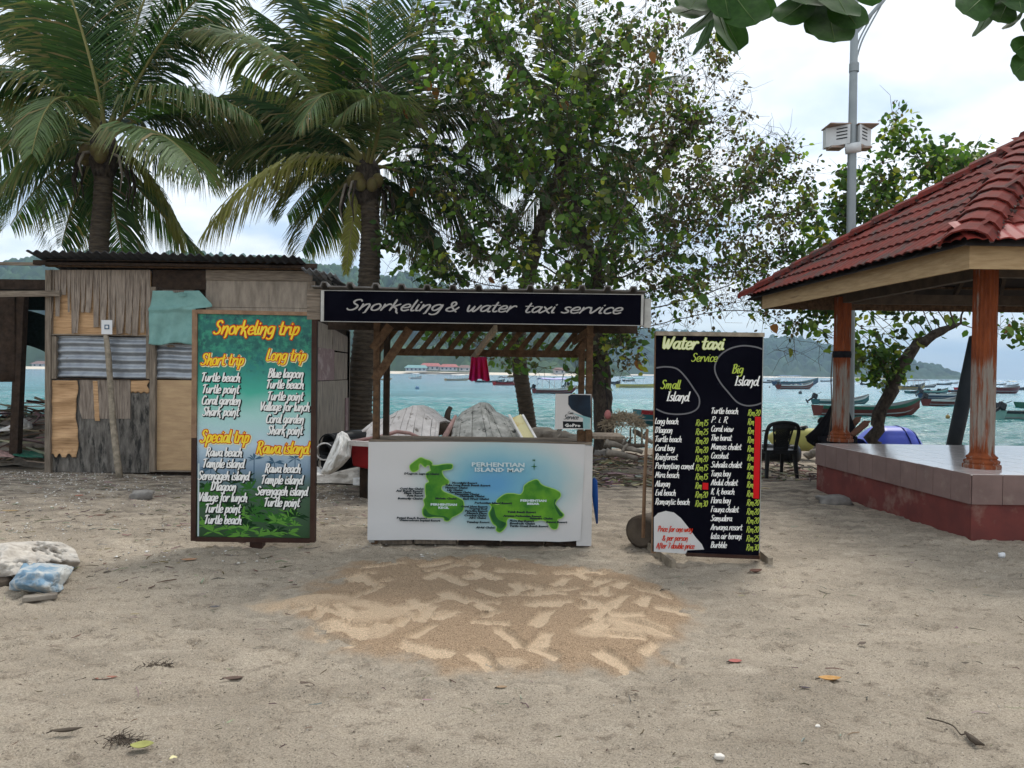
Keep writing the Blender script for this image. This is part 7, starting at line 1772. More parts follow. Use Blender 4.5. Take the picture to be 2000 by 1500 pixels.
def scatter_sticks(name, n, area, seed, L=(.1, .5), r_=(.004, .012), cols=None, lift=.25, pile=None):
    rr = random.Random(seed); mb = MB(); cols = cols or [(.16, .13, .10), (.25, .21, .16), (.08, .065, .05), (.36, .31, .25), (.12, .085, .06)]
    for i in range(n):
        x = rr.uniform(area[0], area[1]); y = rr.uniform(area[2], area[3]); z = gzs(x, y) + .01
        if pile: z += max(0, pile(x, y)) * rr.uniform(.2, 1)
        a = rr.uniform(0, 6.28); e = rr.gauss(0, lift); Ls = rr.uniform(*L) * rr.uniform(.4, 1); d = Vector((math.cos(a), math.sin(a) * .7, e)).normalized() * Ls; q = Vector((x, y, z + abs(d.z) / 2)); rd = rr.uniform(*r_)
        mb.tube([q - d / 2, q + Vector((rr.gauss(0, .1), rr.gauss(0, .1), rr.gauss(0, .06))) * Ls, q + d / 2], [rd, rd, rd * .5], 3, 0, tuple(v * rr.uniform(.7, 1.2) for v in rr.choice(cols)), cap=False)
    o = mb.build(name, M['dry']); tag(o, kind='stuff'); return o
def bump_pile(cx, cy_, rx, ry, h): return lambda x, y: h * max(0, 1 - ((x - cx) / rx) ** 2 - ((y - cy_) / ry) ** 2)
q = P(60, 900, 12.8)
o = scatter_sticks('palm_debris', 1500, (-11.5, -7.0, 11.9, 14.8), 1, (.3, 1.3), (.008, .026), lift=.12, pile=bump_pile(-8.2, 13.4, 3.2, 1.6, .95)); o['label'] = 'heap of dry grey palm fronds behind the left lean-to'
mb = MB(); mb.grid(lambda u, v: (lerp(-12, -6.9, u), lerp(11.9, 15.0, v), gzs(lerp(-12, -6.9, u), lerp(11.9, 15, v)) - .05 + .78 * max(0, 1 - ((lerp(-12, -6.9, u) + 8.2) / 3.2) ** 2 - ((lerp(11.9, 15, v) - 13.4) / 1.6) ** 2) + .05 * mnoise.noise(Vector((u * 20, v * 14, 0)))), 60, 34); tag(mb.build('debris_mound', M['driftwood'], smooth=True), kind='stuff')
scatter_sticks('beach_debris', 900, (.9, 3.6, 10.6, 14.8), 2, (.08, .55), (.004, .018), lift=.12, pile=bump_pile(2.0, 13.0, 1.7, 1.6, .22))
scatter_sticks('beach_debris', 500, (-2.6, 1.4, 11.5, 15.5), 3, (.1, .6), (.005, .02), lift=.14, pile=bump_pile(0, 14, 3, 2, .25))
scatter_sticks('beach_debris', 350, (3.4, 5.2, 11.4, 15.0), 4, (.06, .4), (.004, .014), lift=.1)
scatter_sticks('twig_litter', 520, (-9, 0, 7.6, 11.2), 5, (.04, .22), (.002, .006), lift=.04)
scatter_sticks('twig_litter', 1100, (-5, 5.5, 2.0, 9.5), 6, (.015, .11), (.0012, .0036), lift=.05)
scatter_sticks('twig_litter', 500, (-8, -1.5, 5.4, 8.5), 7, (.03, .16), (.002, .006), lift=.06)
cloth_px('white_sack', 'pale sack slumped on the frond heap left of the shack', 'sack', [[(32, 822, 12.6), (46, 818, 12.6), (62, 826, 12.6)], [(20, 832, 12.4), (46, 828, 12.3), (64, 836, 12.4)], [(-20, 845, 12.3), (30, 840, 12.2), (50, 842, 12.3)]], 12.4, 'sheet_white', amp=.05, seed=12, nu=20, nv=16)
cloth_px('red_cloth', 'faded red cloth on the ground under the lean-to', 'cloth', [[(-20, 880, 11.9), (5, 880, 11.9), (26, 886, 11.9)], [(-20, 892, 11.4), (5, 892, 11.4), (28, 894, 11.4)]], 12, 'pink_paint', amp=.05, seed=13, nu=18, nv=12)
cloth_px('dark_cloth', 'dark green and white rag beside the lean-to post', 'cloth', [[(20, 876, 12.0), (50, 880, 12.0), (84, 884, 12.0)], [(26, 890, 11.6), (50, 894, 11.6), (86, 894, 11.6)]], 12, 'boat_green', amp=.05, seed=14, nu=20, nv=12)
# ---------------------------------------------------------------- sacks in the left foreground
cloth_px('grey_sack', 'open dirty grey sack lying crumpled at the left edge of the sand', 'sack', [[(-40, 1068, .10), (20, 1060, .12), (75, 1058, .12), (120, 1060, .12), (146, 1074, .06)], [(-40, 1085, .14), (20, 1076, .17), (70, 1078, .05), (112, 1080, .05), (153, 1086, .10)], [(-40, 1110, .13), (0, 1100, .16), (60, 1094, .13), (115, 1096, .13), (156, 1097, .07)], [(-40, 1135, .02), (0, 1128, .05), (40, 1122, .10), (90, 1110, .06), (152, 1108, .01)]], 6, 'sack_grey', amp=.075, seed=21, nu=70, nv=50, crease=14)
cloth_px('blue_sack', 'blue and white printed sack lying in front of the open grey sack', 'sack', [[(46, 1101, .13), (90, 1101, .14), (130, 1105, .11), (144, 1109, .08)], [(34, 1122, .12), (70, 1122, .15), (112, 1124, .13), (138, 1121, .07)], [(20, 1140, .06), (60, 1142, .09), (98, 1148, .07), (122, 1142, .03)], [(20, 1152, .01), (60, 1155, .01), (104, 1160, .01), (124, 1152, .01)]], 5.8, 'sack_blue', amp=.05, seed=23, nu=36, nv=30)
t = thing('timber_offcut', 'bleached timber offcut on the sand below the blue sack', 'timber', (P(80, 1170, 5.4).x, 5.4, 0))
mb = MB(); a, b = G(44, 1170, .03), G(112, 1163, .03); mb.beam(a, b, .07, .035); mb.build('offcut', M['driftwood'], t, bevel=.008)
mb = MB(); mb.beam(a.lerp(b, .35) + Vector((0, 0, .018)), a.lerp(b, .6) + Vector((0, 0, .018)), .012, .006); mb.build('splinter', M['wood_foot'], t)
rock('rock', 'brown clod under the open sack at the left edge', 2, 1146, .15, .12, .07, seed=31, m='log_dark')
rock('paper_cup', 'small crumpled white paper cup on the sand right of the plinth corner', 1956, 1088, .05, .05, .05, m='paper', seed=33, cat='cup')

# ---------------------------------------------------------------- plastic chair
def chair():
    q = G(1523, 934); t = thing('plastic_chair', 'black plastic armless garden chair with perforated back on the sand', 'chair', (q.x, q.y + .22, 0), R(6))
    def b(mb, n, **k): return mb.build(n, M['black_plastic'], t, world=False, **k)
    for sx_ in (-1, 1):
        mb = MB(); mb.beam((sx_ * .25, -.24, 0), (sx_ * .215, -.19, .43), .045, .05, w2=.06, h2=.065); b(mb, 'leg', bevel=.008)
        mb = MB(); mb.beam((sx_ * .23, .26, 0), (sx_ * .20, .17, .43), .045, .05, w2=.06, h2=.065); b(mb, 'leg', bevel=.008)
    mb = MB(); mb.grid(lambda u, v: ((u - .5) * .49, (v - .5) * .45, .435 - .018 * (1 - (2 * u - 1) ** 2) * (1 - (2 * v - 1) ** 2)), 10, 10); b(mb, 'seat', smooth=True, solid=.012)
    mb = MB(); pr = [(-.245, -.225), (.245, -.225), (.245, .225), (-.245, .225)]
    for i in range(4):
        a_, b_ = pr[i], pr[(i + 1) % 4]; mb.beam((a_[0], a_[1], .41), (b_[0], b_[1], .41), .014, .06)
    b(mb, 'apron')
    # back nearest the viewer: hooped rim, centre panel with diamond holes
    yb = -.20
    rim = [Vector((-.245, yb + .04, .42)), Vector((-.255, yb, .58)), Vector((-.255, yb - .05, .74)), Vector((-.20, yb - .075, .84)), Vector((0, yb - .08, .875)), Vector((.20, yb - .075, .84)), Vector((.255, yb - .05, .74)), Vector((.255, yb, .58)), Vector((.245, yb + .04, .42))]
    mb = MB(); mb.tube(catmull(rim, 5), .030, 8); b(mb, 'back_rim', smooth=True)
    def pp(u, v): w = lerp(.105, .175, v ** 1.3); return Vector(((2 * u - 1) * w, yb + .02 - .10 * v, lerp(.43, .855, v)))
    mb = MB()
    for u in (0, 1): mb.tube([pp(u, k / 6) for k in range(7)], .014, 5)
    for k in range(-12, 18):
        for sgn in (1, -1):
            pts = []
            for i in range(13):
                v = i / 12; u = (k / 11 + v * 1.35) if sgn > 0 else (1 - k / 11 - v * 1.35)
                if -.001 <= u <= 1.001: pts.append(pp(u, .06 + .86 * v))
            if len(pts) > 1: mb.tube(pts, .0078, 4, cap=False)
    b(mb, 'perforated_back')
    mb = MB(); mb.beam(pp(0, .10), pp(1, .10), .02, .14); b(mb, 'back_rail')
    mb = MB(); mb.beam(pp(.0, .95), pp(1, .95), .02, .09); b(mb, 'back_rail')
    return t
chair()
# black roll behind the chair, yellow kayak, paddle
t = thing('black_roll', 'black rolled tube lying on the sand behind the plastic chair', 'tube', (P(1520, 890, 13).x, 13, 0))
mb = MB(); a = P(1484, 884, 13.0); b_ = P(1562, 887, 12.6); mb.tube([a, a.lerp(b_, .05), a.lerp(b_, .5) + Vector((0, 0, .01)), a.lerp(b_, .95), b_], [.10, .15, .155, .15, .10], 14); mb.build('roll', M['black_plastic'], t, smooth=True)
for k in (.2, .75): mb = MB(); q = a.lerp(b_, k); mb.tube([q, q + (b_ - a) * .04], .160, 14, cap=False); mb.build('strap', M['cloth_black'], t)
t = thing('yellow_kayak', 'pale yellow green kayak hull on the beach behind the chair and hammock', 'kayak', (P(1560, 870, 15).x, 15, 0))
a = P(1500, 858, 15.4); b_ = P(1640, 860, 14.4); mb = MB(); pts = [a.lerp(b_, k / 12) + Vector((0, 0, .05 * (2 * k / 12 - 1) ** 2)) for k in range(13)]; mb.tube(pts, [.05, .14, .19, .215, .225, .225, .225, .225, .22, .21, .17, .11, .04], 16); mb.build('hull', M['kayak'], t, smooth=True)
mb = MB(); mb.tube([a.lerp(b_, .3) + Vector((0, -.02, .16)), a.lerp(b_, .55) + Vector((0, -.02, .19))], .10, 10); mb.build('seat_well', M['black_plastic'], t, smooth=True)
mb = MB(); q = a.lerp(b_, .62); mb.tube([q + Vector((.0, .225 * math.cos(x), .225 * math.sin(x))) * 1.0 for x in np.linspace(-1.0, 4.1, 14)], .008, 5); mb.build('seam', M['plank_yellow'], t)
t = thing('paddle', 'dark paddle blade resting on the yellow kayak', 'paddle', (P(1548, 840, 14.9).x, 14.9, .4))
mb = MB(); q = P(1549, 837, 14.7); mb.grid(lambda u, v: q + Vector(((u - .5) * .34, .05 * (v - .5), .03 * math.sin(u * 3.14) + (v - .5) * .085 * math.sin(min(1, u * 1.1 + .1) * 3.0))), 12, 4); mb.build('blade', M['black_plastic'], t, smooth=True, solid=.02)
mb = MB(); mb.tube([q + Vector((-.15, 0, 0)), q + Vector((-.9, .1, -.10))], .016, 6); mb.build('shaft', M['black_plastic'], t)
# ---------------------------------------------------------------- hammock with a person's legs, behind the left column
YH = 11.55
t = thing('hammock', 'black fabric hammock slung behind the left gazebo column', 'hammock', (P(1620, 880, YH).x, YH, 0))
top = P(1634, 770, YH)
def hm(u, v):
    L_ = [(1634, 772), (1612, 810), (1590, 838), (1572, 853)]; Rr = [(1640, 772), (1658, 800), (1672, 838), (1672, 868)]; Bm = [(1637, 772), (1632, 815), (1625, 858), (1604, 884)]
    k = v * 3; i = min(int(k), 2); f_ = k - i
    l_ = [lerp(L_[i][j], L_[i + 1][j], f_) for j in (0, 1)]; r_ = [lerp(Rr[i][j], Rr[i + 1][j], f_) for j in (0, 1)]; m_ = [lerp(Bm[i][j], Bm[i + 1][j], f_) for j in (0, 1)]
    px = (1 - u) ** 2 * l_[0] + 2 * u * (1 - u) * m_[0] + u * u * r_[0]; py = (1 - u) ** 2 * l_[1] + 2 * u * (1 - u) * (m_[1] + 8 * v) + u * u * r_[1]
    q = P(px, py, YH); q.y += .25 * math.sin(u * math.pi) * v - .02 * math.sin(u * 30) * v; return q
mb = MB(); mb.grid(hm, 30, 20); mb.build('sling', M['cloth_black'], t, smooth=True, solid=.008)
mb = MB(); mb.grid(lambda u, v: P(lerp(lerp(1596, 1608, v), 1674, u), lerp(852, 880 + 6 * math.sin(u * 3), v), YH + .04 + .02 * math.sin(u * 25)), 24, 8); mb.build('sling_base', M['cloth_black'], t, smooth=True, solid=.008)
mb = MB(); mb.tube([P(1637, 776, YH), P(1640, 740, YH - .2), P(1643, 700, c2.y + .13)], .014, 6); mb.build('rope', M['cloth_black'], t)
mb = MB(); mb.tube([P(1626, 690, c2.y - .13), P(1623, 740, c2.y - .15), P(1625, 800, c2.y - .14), P(1618, 862, c2.y - .15)], .009, 5); mb.build('rope', M['rafter'], t)
def person():
    t = thing('person', 'person lying back in black hammock with bare feet raised toward the right', 'person', (P(1650, 870, YH + .1).x, YH + .12, .4))
    V_ = []; E_ = []; Rr = []
    def add(p, r, par=None):
        V_.append(Vector(p)); Rr.append(r)
        if par is not None: E_.append((par, len(V_) - 1))
        return len(V_) - 1
    BK = YH + .34
    hip = P(1648, 862, BK); hp = add(hip, .11)
    ch_ = add(P(1632, 858, BK), .115, hp); ch2 = add(P(1620, 850, BK), .105, ch_); nk = add(P(1613, 842, BK), .05, ch2); hd_ = add(P(1611, 834, BK), .075, nk); add(P(1610, 826, BK), .06, hd_)
    for sy_ in (-1, 1):
        sh_ = add(P(1622, 850, BK + sy_ * .14), .05, ch2); el = add(P(1632, 864, BK + sy_ * .16), .036, sh_); add(P(1644, 858, BK + sy_ * .08), .028, el)
    kn1 = add(P(1662, 848, YH + .02), .072, hp); an1 = add(P(1681, 838, YH - .02), .040, kn1); 
    kn2 = add(P(1656, 842, YH + .16), .072, hp); an2 = add(P(1668, 832, YH + .10), .040, kn2)
    me = bpy.data.meshes.new('body'); me.from_pydata([v - t.location for v in V_], E_, []); o = bpy.data.objects.new('body', me); col.objects.link(o); o.parent = t; me.materials.append(M['cloth_black'])
    sk_ = o.modifiers.new('skin', 'SKIN'); ss = o.modifiers.new('sub', 'SUBSURF'); ss.levels = 2; ss.render_levels = 2
    for i, v in enumerate(me.skin_vertices[0].data): v.radius = (Rr[i], Rr[i]); v.use_root = (i == 0)
    def foot(a, b, w, nm):
        # ankle a to toes b, sole facing the viewer's right; heel, arch, ball and five toes
        d = (b - a); L = d.length; d.normalize(); s_ = Vector((0, 1, 0)); s_ = (s_ - d * s_.dot(d)).normalized(); up = s_.cross(d)
        mb = MB(); mb.tube([a - d * .10, a - d * .03, a + d * .01, a + d * L * .3, a + d * L * .6, a + d * L * .78, a + d * L * .86], [w * .62, w * .60, w * .80, w * .66, w * .78, w * .74, w * .45], 12)
        for k in range(5):
            q = a + d * L * .80 + s_ * w * (-.62 + .31 * k); ln = L * (.24, .20, .18, .155, .13)[k]; mb.tube([q, q + d * ln * .6, q + d * ln], [w * (.26, .17, .16, .15, .14)[k], w * (.25, .16, .15, .14, .13)[k], w * .06], 7)
        q_ = mb.build(nm, M['skin'], t, smooth=True); b__ = q_.modifiers.new('sub', 'SUBSURF'); b__.levels = 1; b__.render_levels = 1
    foot(P(1673, 842, YH - .05), P(1698, 821, YH - .10), .072, 'foot'); foot(P(1664, 832, YH + .08), P(1680, 813, YH + .05), .066, 'foot')
    mb = MB(); hq = V_[5] ; mb.grid(lambda u, v: hq + Vector((-.02, 0, .01)) + Vector((.085 * math.cos(6.2832 * u) * math.sin(v * 1.7), .085 * math.sin(6.2832 * u) * math.sin(v * 1.7), .09 * math.cos(v * 1.7))), 14, 8); mb.build('hair', M['hair'], t, smooth=True)
person()
# blue overturned boat behind the platform
t = thing('blue_dinghy', 'bright blue upturned plastic dinghy behind the gazebo floor', 'boat', (P(1766, 880, 15).x, 15, gzs(8, 15)))
YB_ = 14.6
def bl(u, v):
    px = lerp(1704, 1824, u); prof = (math.sin(min(1, u / .35) * math.pi / 2) * .55 + .45) * (1 - max(0, (u - .62) / .38) ** 2.6 * .95)
    x0 = P(px, 880, YB_).x; zt__ = lerp(P(1766, 884, YB_).z, P(1766, 836, YB_).z, prof); th = v * math.pi
    step = .03 * (1 if math.sin(v * 22) > .2 else 0)
    return (x0, YB_ + .55 - (.55 + step) * math.cos(th) * (.75 + .25 * prof), -.18 + (zt__ + .18 + step * .4) * math.sin(th) ** .7)
mb = MB(); mb.grid(bl, 40, 36); mb.build('hull', M['blue_boat'], t, smooth=True)
for u in (.62, .80):
    mb = MB(); mb.tube([Vector(bl(u + .10 * (1 - math.sin(k / 14 * math.pi)) * (1 if k < 7 else -1) * .8, k / 14)) + Vector((0, -.012, .008)) for k in range(1, 14)], .012, 5); mb.build('rib', M['blue_rib'], t, smooth=True)
# leaning dark pipe behind the platform
t = thing('leaning_pipe', 'thick dark plastic pipe leaning against the near gazebo column from behind', 'pipe', (P(1868, 900, 12.4).x, 12.4, 0))
mb = MB(); a = P(1855, 905, 12.2); b_ = P(1908, 660, 11.4); mb.tube([a, a.lerp(b_, .5), b_], .098, 20, cap=False); mb.build('pipe', M['pipe_dark'], t, smooth=True, solid=-.01)
mb = MB(); mb.tube([a.lerp(b_, .985), a.lerp(b_, 1.0)], .104, 20, cap=False); mb.build('collar', M['pipe_dark'], t, smooth=True)
# ---------------------------------------------------------------- lamp post with two equipment boxes
YP = 12.6
t = thing('lamp_post', 'tall grey steel lamp post with curved bracket rising behind the gazebo', 'lamp post', (P(1657, 905, YP).x, YP, 0))
pb_, pm, pt_ = P(1657, 905, YP), P(1664, 300, YP), P(1672, -140, YP)
mb = MB(); mb.tube([Vector((pb_.x, YP, -.1)), Vector((pb_.x, YP, .5)), pm, pt_], [.085, .080, .070, .050], 18); mb.build('pole', M['metal_pole'], t, smooth=True)
mb = MB(); mb.box(pb_.x - .16, YP - .16, -.08, pb_.x + .16, YP + .16, .03); mb.build('base_plate', M['metal_pole'], t)
mb = MB(); mb.tube(catmull([P(1669, 68, YP), P(1688, 44, YP), P(1710, 18, YP), P(1730, -6, YP), P(1760, -60, YP), P(1800, -110, YP)], 5), .032, 8); mb.build('bracket_arm', M['metal_pole'], t, smooth=True)
for o1, o2 in (((1669, 132), (1672, 112)), ((1670, 118), (1668, 100))):
    mb = MB(); mb.tube(catmull([P(*o1, YP), P(1682, 84, YP), P(1702, 44 , YP), P(1722, 8, YP), P(1750, -50, YP)], 5) if o1[1] == 132 else catmull([P(*o1, YP), P(1676, 84, YP), P(1690, 54, YP), P(1708, 22, YP), P(1726, -2, YP)], 5), .014, 6); mb.build('bracket_rod', M['metal_pole'], t, smooth=True)
mb = MB(); q = P(1810, -118, YP); mb.hexa([(q.x - .1, YP - .12, q.z - .08), (q.x + .5, YP - .12, q.z - .04), (q.x + .5, YP + .12, q.z - .04), (q.x - .1, YP + .12, q.z - .08), (q.x - .1, YP - .09, q.z + .04), (q.x + .5, YP - .07, q.z + .03), (q.x + .5, YP + .07, q.z + .03), (q.x - .1, YP + .09, q.z + .04)]); mb.build('lamp_head', M['metal_box'], t, bevel=.02)
mb = MB(); q = P(1668, 136, YP); mb.tube([q + Vector((0, 0, -.04)), q + Vector((0, 0, .1))], .078, 16, cap=False); mb.build('pole_clamp', M['metal_pole'], t, smooth=True)
for (sd_, label) in ((-1, 'white louvred equipment box on the left of the lamp post'), (1, 'white louvred equipment box on the right of the lamp post')):
    q = P(1664 + sd_ * 4, 266, YP); zb0 = P(1664, 284, YP).z; zt0_ = P(1664, 246, YP).z; w = .30; t = thing('equipment_box', label, 'box', (q.x, YP, zb0)); 
    xa = q.x + sd_ * .045; xb = xa + sd_ * w; ya, yb_ = YP - .12, YP + .26
    X0, X1 = min(xa, xb), max(xa, xb)
    sk_ = -.16 * sd_
    def bxp(x, y, z): return (x + (.0 if True else 0), y, z)
    mb = MB(); mb.hexa([(X0, ya + (.25 if sd_ < 0 else 0), zb0), (X1, ya + (.0 if sd_ < 0 else .25), zb0), (X1, yb_, zb0), (X0, yb_ , zb0), (X0, ya + (.25 if sd_ < 0 else 0), zt0_), (X1, ya + (.0 if sd_ < 0 else .25), zt0_), (X1, yb_, zt0_), (X0, yb_, zt0_)]); mb.build('case', M['metal_box'], t, bevel=.006)
    mb = MB(); mb.box(X0 + .04, ya + .12, zb0 - .035, X1 - .04, yb_ - .05, zb0 - .002); mb.build('bottom_tray', M['metal_rust'], t)
    mb = MB(); mb.box(X0 - .02, ya + .02, zt0_ + .002, X1 + .02, yb_ + .02, zt0_ + .02); mb.build('lid', M['metal_rust'], t)
    for k in range(4):
        z = lerp(zb0, zt0_, .30 + .17 * k); xc = (X0 + X1) / 2 + (.05 if sd_ < 0 else -.02); sl = (-.25 / w if sd_ < 0 else .25 / w)
        yc = lambda x: ya + (.25 - .25 * (x - X0) / w if sd_ < 0 else .25 * (x - X0) / w)
        mb = MB(); xl_, xr_ = xc - .07, xc + .06; mb.hexa([(xl_, yc(xl_) - .012, z), (xr_, yc(xr_) - .012, z), (xr_, yc(xr_) - .001, z), (xl_, yc(xl_) - .001, z), (xl_, yc(xl_) - .006, z + .018), (xr_, yc(xr_) - .006, z + .018), (xr_, yc(xr_) - .001, z + .018), (xl_, yc(xl_) - .001, z + .018)]); mb.build('louvre', M['motor_black'], t)
q = P(1664, 290, YP); t = thing('cable_drum', 'small white junction drum clamped under the two equipment boxes', 'junction box', tuple(q))
mb = MB(); mb.tube([q + Vector((-.12, -.02, -.02)), q + Vector((.10, -.10, .0))], .085, 14); mb.build('drum', M['metal_box'], t, smooth=True)
mb = MB(); mb.tube([q + Vector((.10, -.10, 0)), q + Vector((.13, -.11, .0))], .045, 12); mb.build('cap', M['metal_rust'], t, smooth=True)
# ---------------------------------------------------------------- fallen leaves, pebbles, clods
def fallen_leaf(px, py, L, c, ang, label, curl=.3, wid=.45):
    key = 'fallen_%d_%d_%d' % tuple(int(v * 100) for v in c)
    if key not in M: M[key] = mat(key, c, tuple(v * .6 for v in c), 14, rough=.7)
    q = G(px, py); L = L / 1480 * q.y; t = thing('fallen_leaf', label, 'leaf', (q.x, q.y, gzs(q.x, q.y) + .006), ang, 'fallen leaves on the sand')
    mb = MB(); mb.grid(lambda u, v: ((v - .5) * L, (2 * u - 1) * L * wid * .5 * math.sin(min(1, v * .97 + .03) * math.pi) ** .8, L * curl * ((2 * u - 1) ** 2 * .25 * math.sin(v * 3.1) + (2 * v - 1) ** 2 * .28) + .004), 6, 12); mb.build('blade', M[key], t, smooth=True, world=False, solid=.0015)
    mb = MB(); mb.tube([(-L * .42, 0, L * curl * .2 + .004), (-L * .62, L * .05, .004)], [.003, .002], 4); mb.build('stalk', M['wood_dark'], t, world=False)
for a in [(1621, 1331, 46, (.50, .28, .10), .0, 'curled tan orange leaf on the bare sand at right', .45), (278, 1466, 44, (.30, .30, .10), .2, 'yellow green broken leaf near the lower left corner', .5, .7), (456, 1331, 42, (.13, .09, .07), .15, 'dark curled leaf left of the fresh sand patch', .4, .35),
          (601, 1346, 40, (.12, .09, .07), -.5, 'dark curled leaf at the lower edge of the fresh sand patch', .5, .4), (130, 1436, 60, (.10, .08, .06), .25, 'long dark pod shaped leaf near the lower left', .4, .2), (208, 1333, 40, (.30, .14, .10), .3, 'reddish brown leaf on the sand at lower left', .2, .35),
          (1436, 1296, 28, (.38, .13, .11), .1, 'small crumpled pink red leaf right of the sand patch', .4, .6), (1573, 1346, 20, (.10, .08, .09), -.2, 'small dark leaf left of the tan orange leaf', .3, .3), (370, 1094, 30, (.42, .24, .14), .2, 'small orange leaf in front of the snorkeling sign', .2, .5),
          (1476, 1120, 30, (.14, .07, .05), .4, 'dry brown leaf beside the right foot of the water taxi board', .6, .6), (1300, 1066 + 90, 20, (.1, .08, .06), .2, 'dark leaf scrap between sand patch and left board foot', .5, .5), (980, 1346, 22, (.30, .21, .13), .1, 'pale brown leaf below the fresh sand patch', .3, .5),
          (1685, 1222, 30, (.50, .46, .38), -.15, 'thin white straw on the right hand sand', .1, .1), (1684, 1262, 22, (.13, .10, .08), .5, 'small dark leaf below the white straw', .5, .5), (420, 1190, 20, (.13, .12, .12), .2, 'tiny dark leaf left of the sand patch', .4, .5),
          (1885, 1300, 18, (.12, .10, .08), .1, 'dark speck of leaf far right on the sand', .4, .3), (790, 1240, 14, (.12, .10, .08), .7, 'dark scrap of leaf lying on the fresh sand', .4, .5), (895, 1250, 14, (.10, .22, .03), .9, 'tiny green sprig standing on the fresh sand', .9, .4),
          (196, 1008, 22, (.16, .08, .06), .2, 'brown leaf on the gravel before the shack', .3, .4), (20, 1000, 34, (.42, .30, .16), .1, 'pale yellow leaf at the left edge below the shack', .2, .3), (155, 968, 16, (.42, .15, .10), .7, 'small red leaf scrap at the foot of the shack', .3, .6)]:
    fallen_leaf(*a)
t = thing('dry_pod', 'long dark seed pod with trailing stem on the sand at lower right', 'seed pod', (G(1905, 1440).x, G(1905, 1440).y, 0))
mb = MB(); mb.tube([G(1885, 1430, .012), G(1897, 1441, .016), G(1908, 1450, .016), G(1923, 1455, .010)], [.005, .014, .014, .003], 8); mb.build('pod', M['log_dark'], t, smooth=True)
mb = MB(); mb.tube(catmull([G(1810, 1402, .008), G(1840, 1409, .01), G(1862, 1418, .012), G(1876, 1434, .012), G(1887, 1432, .012)], 5), .0035, 5); mb.build('stem', M['log_dark'], t, smooth=True)
for cx_, cy__, n_, lb in ((240, 1448, 90, 'small dark fibrous tuft beside the yellow green leaf'), (305, 1307, 60, 'crumbled brown fibre bits on the sand left of the fresh patch')):
    q = G(cx_, cy__); t = thing('fibre_tuft', lb, 'tuft', (q.x, q.y, 0)); mb = MB(); rr = random.Random(n_)
    for i in range(n_):
        d = Vector((rr.gauss(0, .045), rr.gauss(0, .03), 0)); e = Vector((rr.gauss(0, .022), rr.gauss(0, .02), rr.uniform(.002, .022))); o_ = q + d + Vector((0, 0, gzs(q.x, q.y) + .004)); mb.tube([o_ - e * .5, o_ + Vector((0, 0, .006)), o_ + e], [.0016, .002, .001], 3, cap=False)
    o = mb.build('fibres', M['log_dark'], t); o['kind'] = 'stuff'
rock('dead_shell', 'small pale shell near the bottom right of the sand', 1404, 1484, .04, .03, .02, m='shell', seed=44, cat='shell'); rock('pebble', 'small yellowish pebble near the bottom left', 338, 1486, .028, .028, .018, m='plank_yellow', seed=45, cat='pebble'); rock('pebble', 'single white pebble right of the bottom centre', 1597, 1420, .022, .02, .014, m='shell', seed=46, cat='pebble')
rock('pebble', 'thin dark spot on the right half of the fresh sand', 1254, 1250, .075, .03, .012, m='log_dark', seed=48, cat='pebble')  # flat dark lump for a small dark spot in the sand
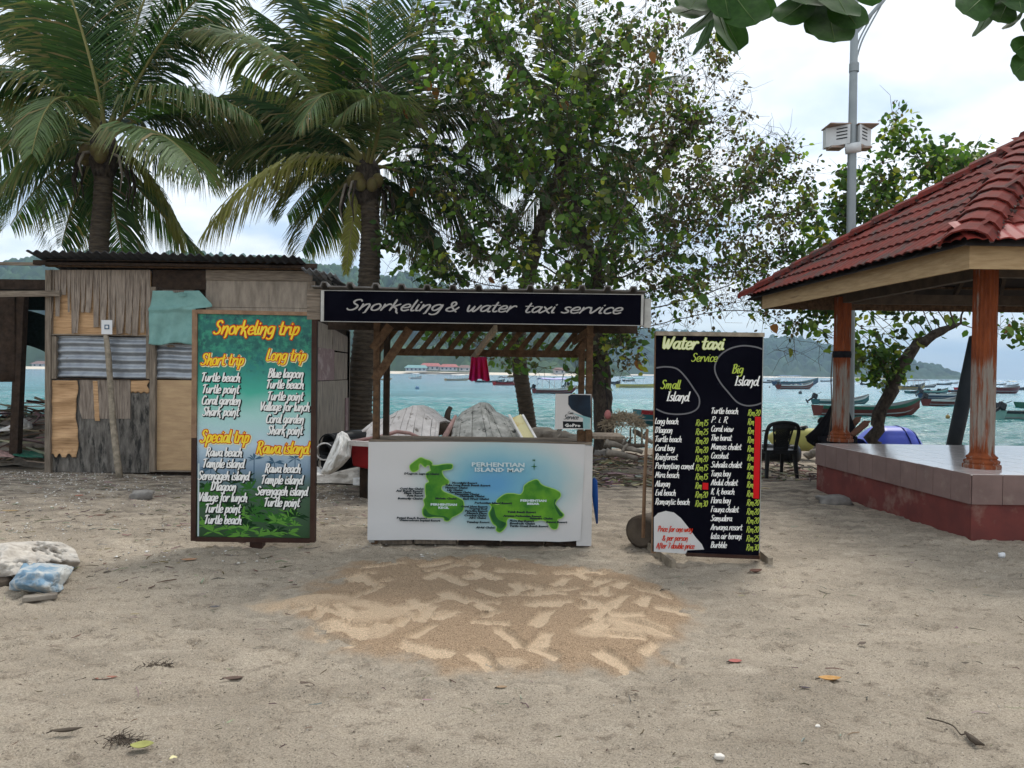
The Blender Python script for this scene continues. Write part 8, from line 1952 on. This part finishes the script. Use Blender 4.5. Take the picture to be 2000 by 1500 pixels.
def scatter_stones(name, n, area, seed, s=(.004, .012), cols=None, dens=None, flat=.6, bury=.3):
    rr = np.random.default_rng(seed); x = rr.uniform(area[0], area[1], n); y = rr.uniform(area[2], area[3], n)
    if dens is not None: k = rr.random(n) < dens(x, y); x, y = x[k], y[k]
    n = len(x); z = gz(x, y); sz = rr.uniform(s[0], s[1], n) * rr.uniform(.4, 1, n)
    a = rr.uniform(0, 6.28, n); ca, sa = np.cos(a), np.sin(a)
    tpl = np.array([(1, 0, 0), (0, 1, 0), (-1, 0, 0), (0, -1, 0), (.2, .1, .9), (.1, -.1, -.8)]); tpl = tpl[None] + rr.normal(0, .18, (n, 6, 3))
    tpl = tpl * np.array([1, .7, flat]); X_ = tpl[..., 0] * ca[:, None] - tpl[..., 1] * sa[:, None]; Y_ = tpl[..., 0] * sa[:, None] + tpl[..., 1] * ca[:, None]
    V = np.stack([x[:, None] + X_ * sz[:, None], y[:, None] + Y_ * sz[:, None], (z + sz * flat * (1 - bury) * .6)[:, None] + tpl[..., 2] * sz[:, None]], 2).reshape(-1, 3)
    f = np.array([(0, 1, 4), (1, 2, 4), (2, 3, 4), (3, 0, 4), (1, 0, 5), (2, 1, 5), (3, 2, 5), (0, 3, 5)]); Fq = (f[None] + (np.arange(n) * 6)[:, None, None]).reshape(-1, 3)
    cl = np.array(cols)[rr.integers(0, len(cols), n)] * rr.uniform(.75, 1.2, (n, 1)); c = np.repeat(cl, 6, 0)
    o = bpy.data.objects.new(name, numpy_mesh(name, V, Fq, M['dry'], smooth=False, colr=c)); col.objects.link(o); tag(o, kind='stuff'); return o
SH_ = [(.58, .55, .50), (.48, .44, .38), (.62, .60, .57), (.35, .31, .27)]; DK = [(.07, .055, .045), (.12, .095, .075), (.16, .13, .10), (.05, .04, .035)]; CLD = [(.20, .165, .13), (.26, .215, .165), (.30, .25, .20)]
scatter_stones('shell_gravel', 16000, (-9.5, -.5, 6.2, 11.6), 51, (.006, .024), SH_, lambda x, y: np.clip(.1 + 1.3 * fbm(x * .8, y * 1.6, 3, 61) + .35 * sm(7, 10, y), 0, 1))
scatter_stones('sand_clods', 20000, (-5.5, 6, 1.9, 9.5), 52, (.003, .009), CLD, lambda x, y: np.clip(.4 + 1.2 * fbm(x * 1.5, y * 2.5, 3, 62), 0, 1) * sm(0, 1, 3 / y))
scatter_stones('dark_grit', 13000, (-6.5, 6.5, 1.9, 11), 53, (.003, .012), DK, lambda x, y: np.clip(.3 + 1.4 * fbm(x * 1.2, y * 2.2, 3, 63), 0, 1), flat=.35)
scatter_stones('shell_grit', 4200, (-5.5, 6, 1.9, 8), 54, (.002, .007), SH_, None)
scatter_stones('beach_rubble', 2600, (-3, 6, 10.5, 15), 55, (.01, .05), DK + SH_[:2] + CLD, lambda x, y: np.clip(.2 + 1.4 * fbm(x * 1.2, y * 2.2, 3, 64), 0, 1), flat=.5)
scatter_stones('dark_grit', 16000, (-3.2, 3.2, 1.95, 5.2), 57, (.002, .0065), DK, lambda x, y: np.clip((2.2 / y) ** 2 * (.45 + 1.2 * fbm(x * 2, y * 2, 3, 66)), 0, 1), flat=.45)
scatter_stones('sand_clods', 9000, (-3.2, 3.2, 1.95, 5.0), 58, (.003, .008), CLD + [(.40, .34, .27)], lambda x, y: np.clip((2.4 / y) ** 2 * .6, 0, 1), flat=.6)
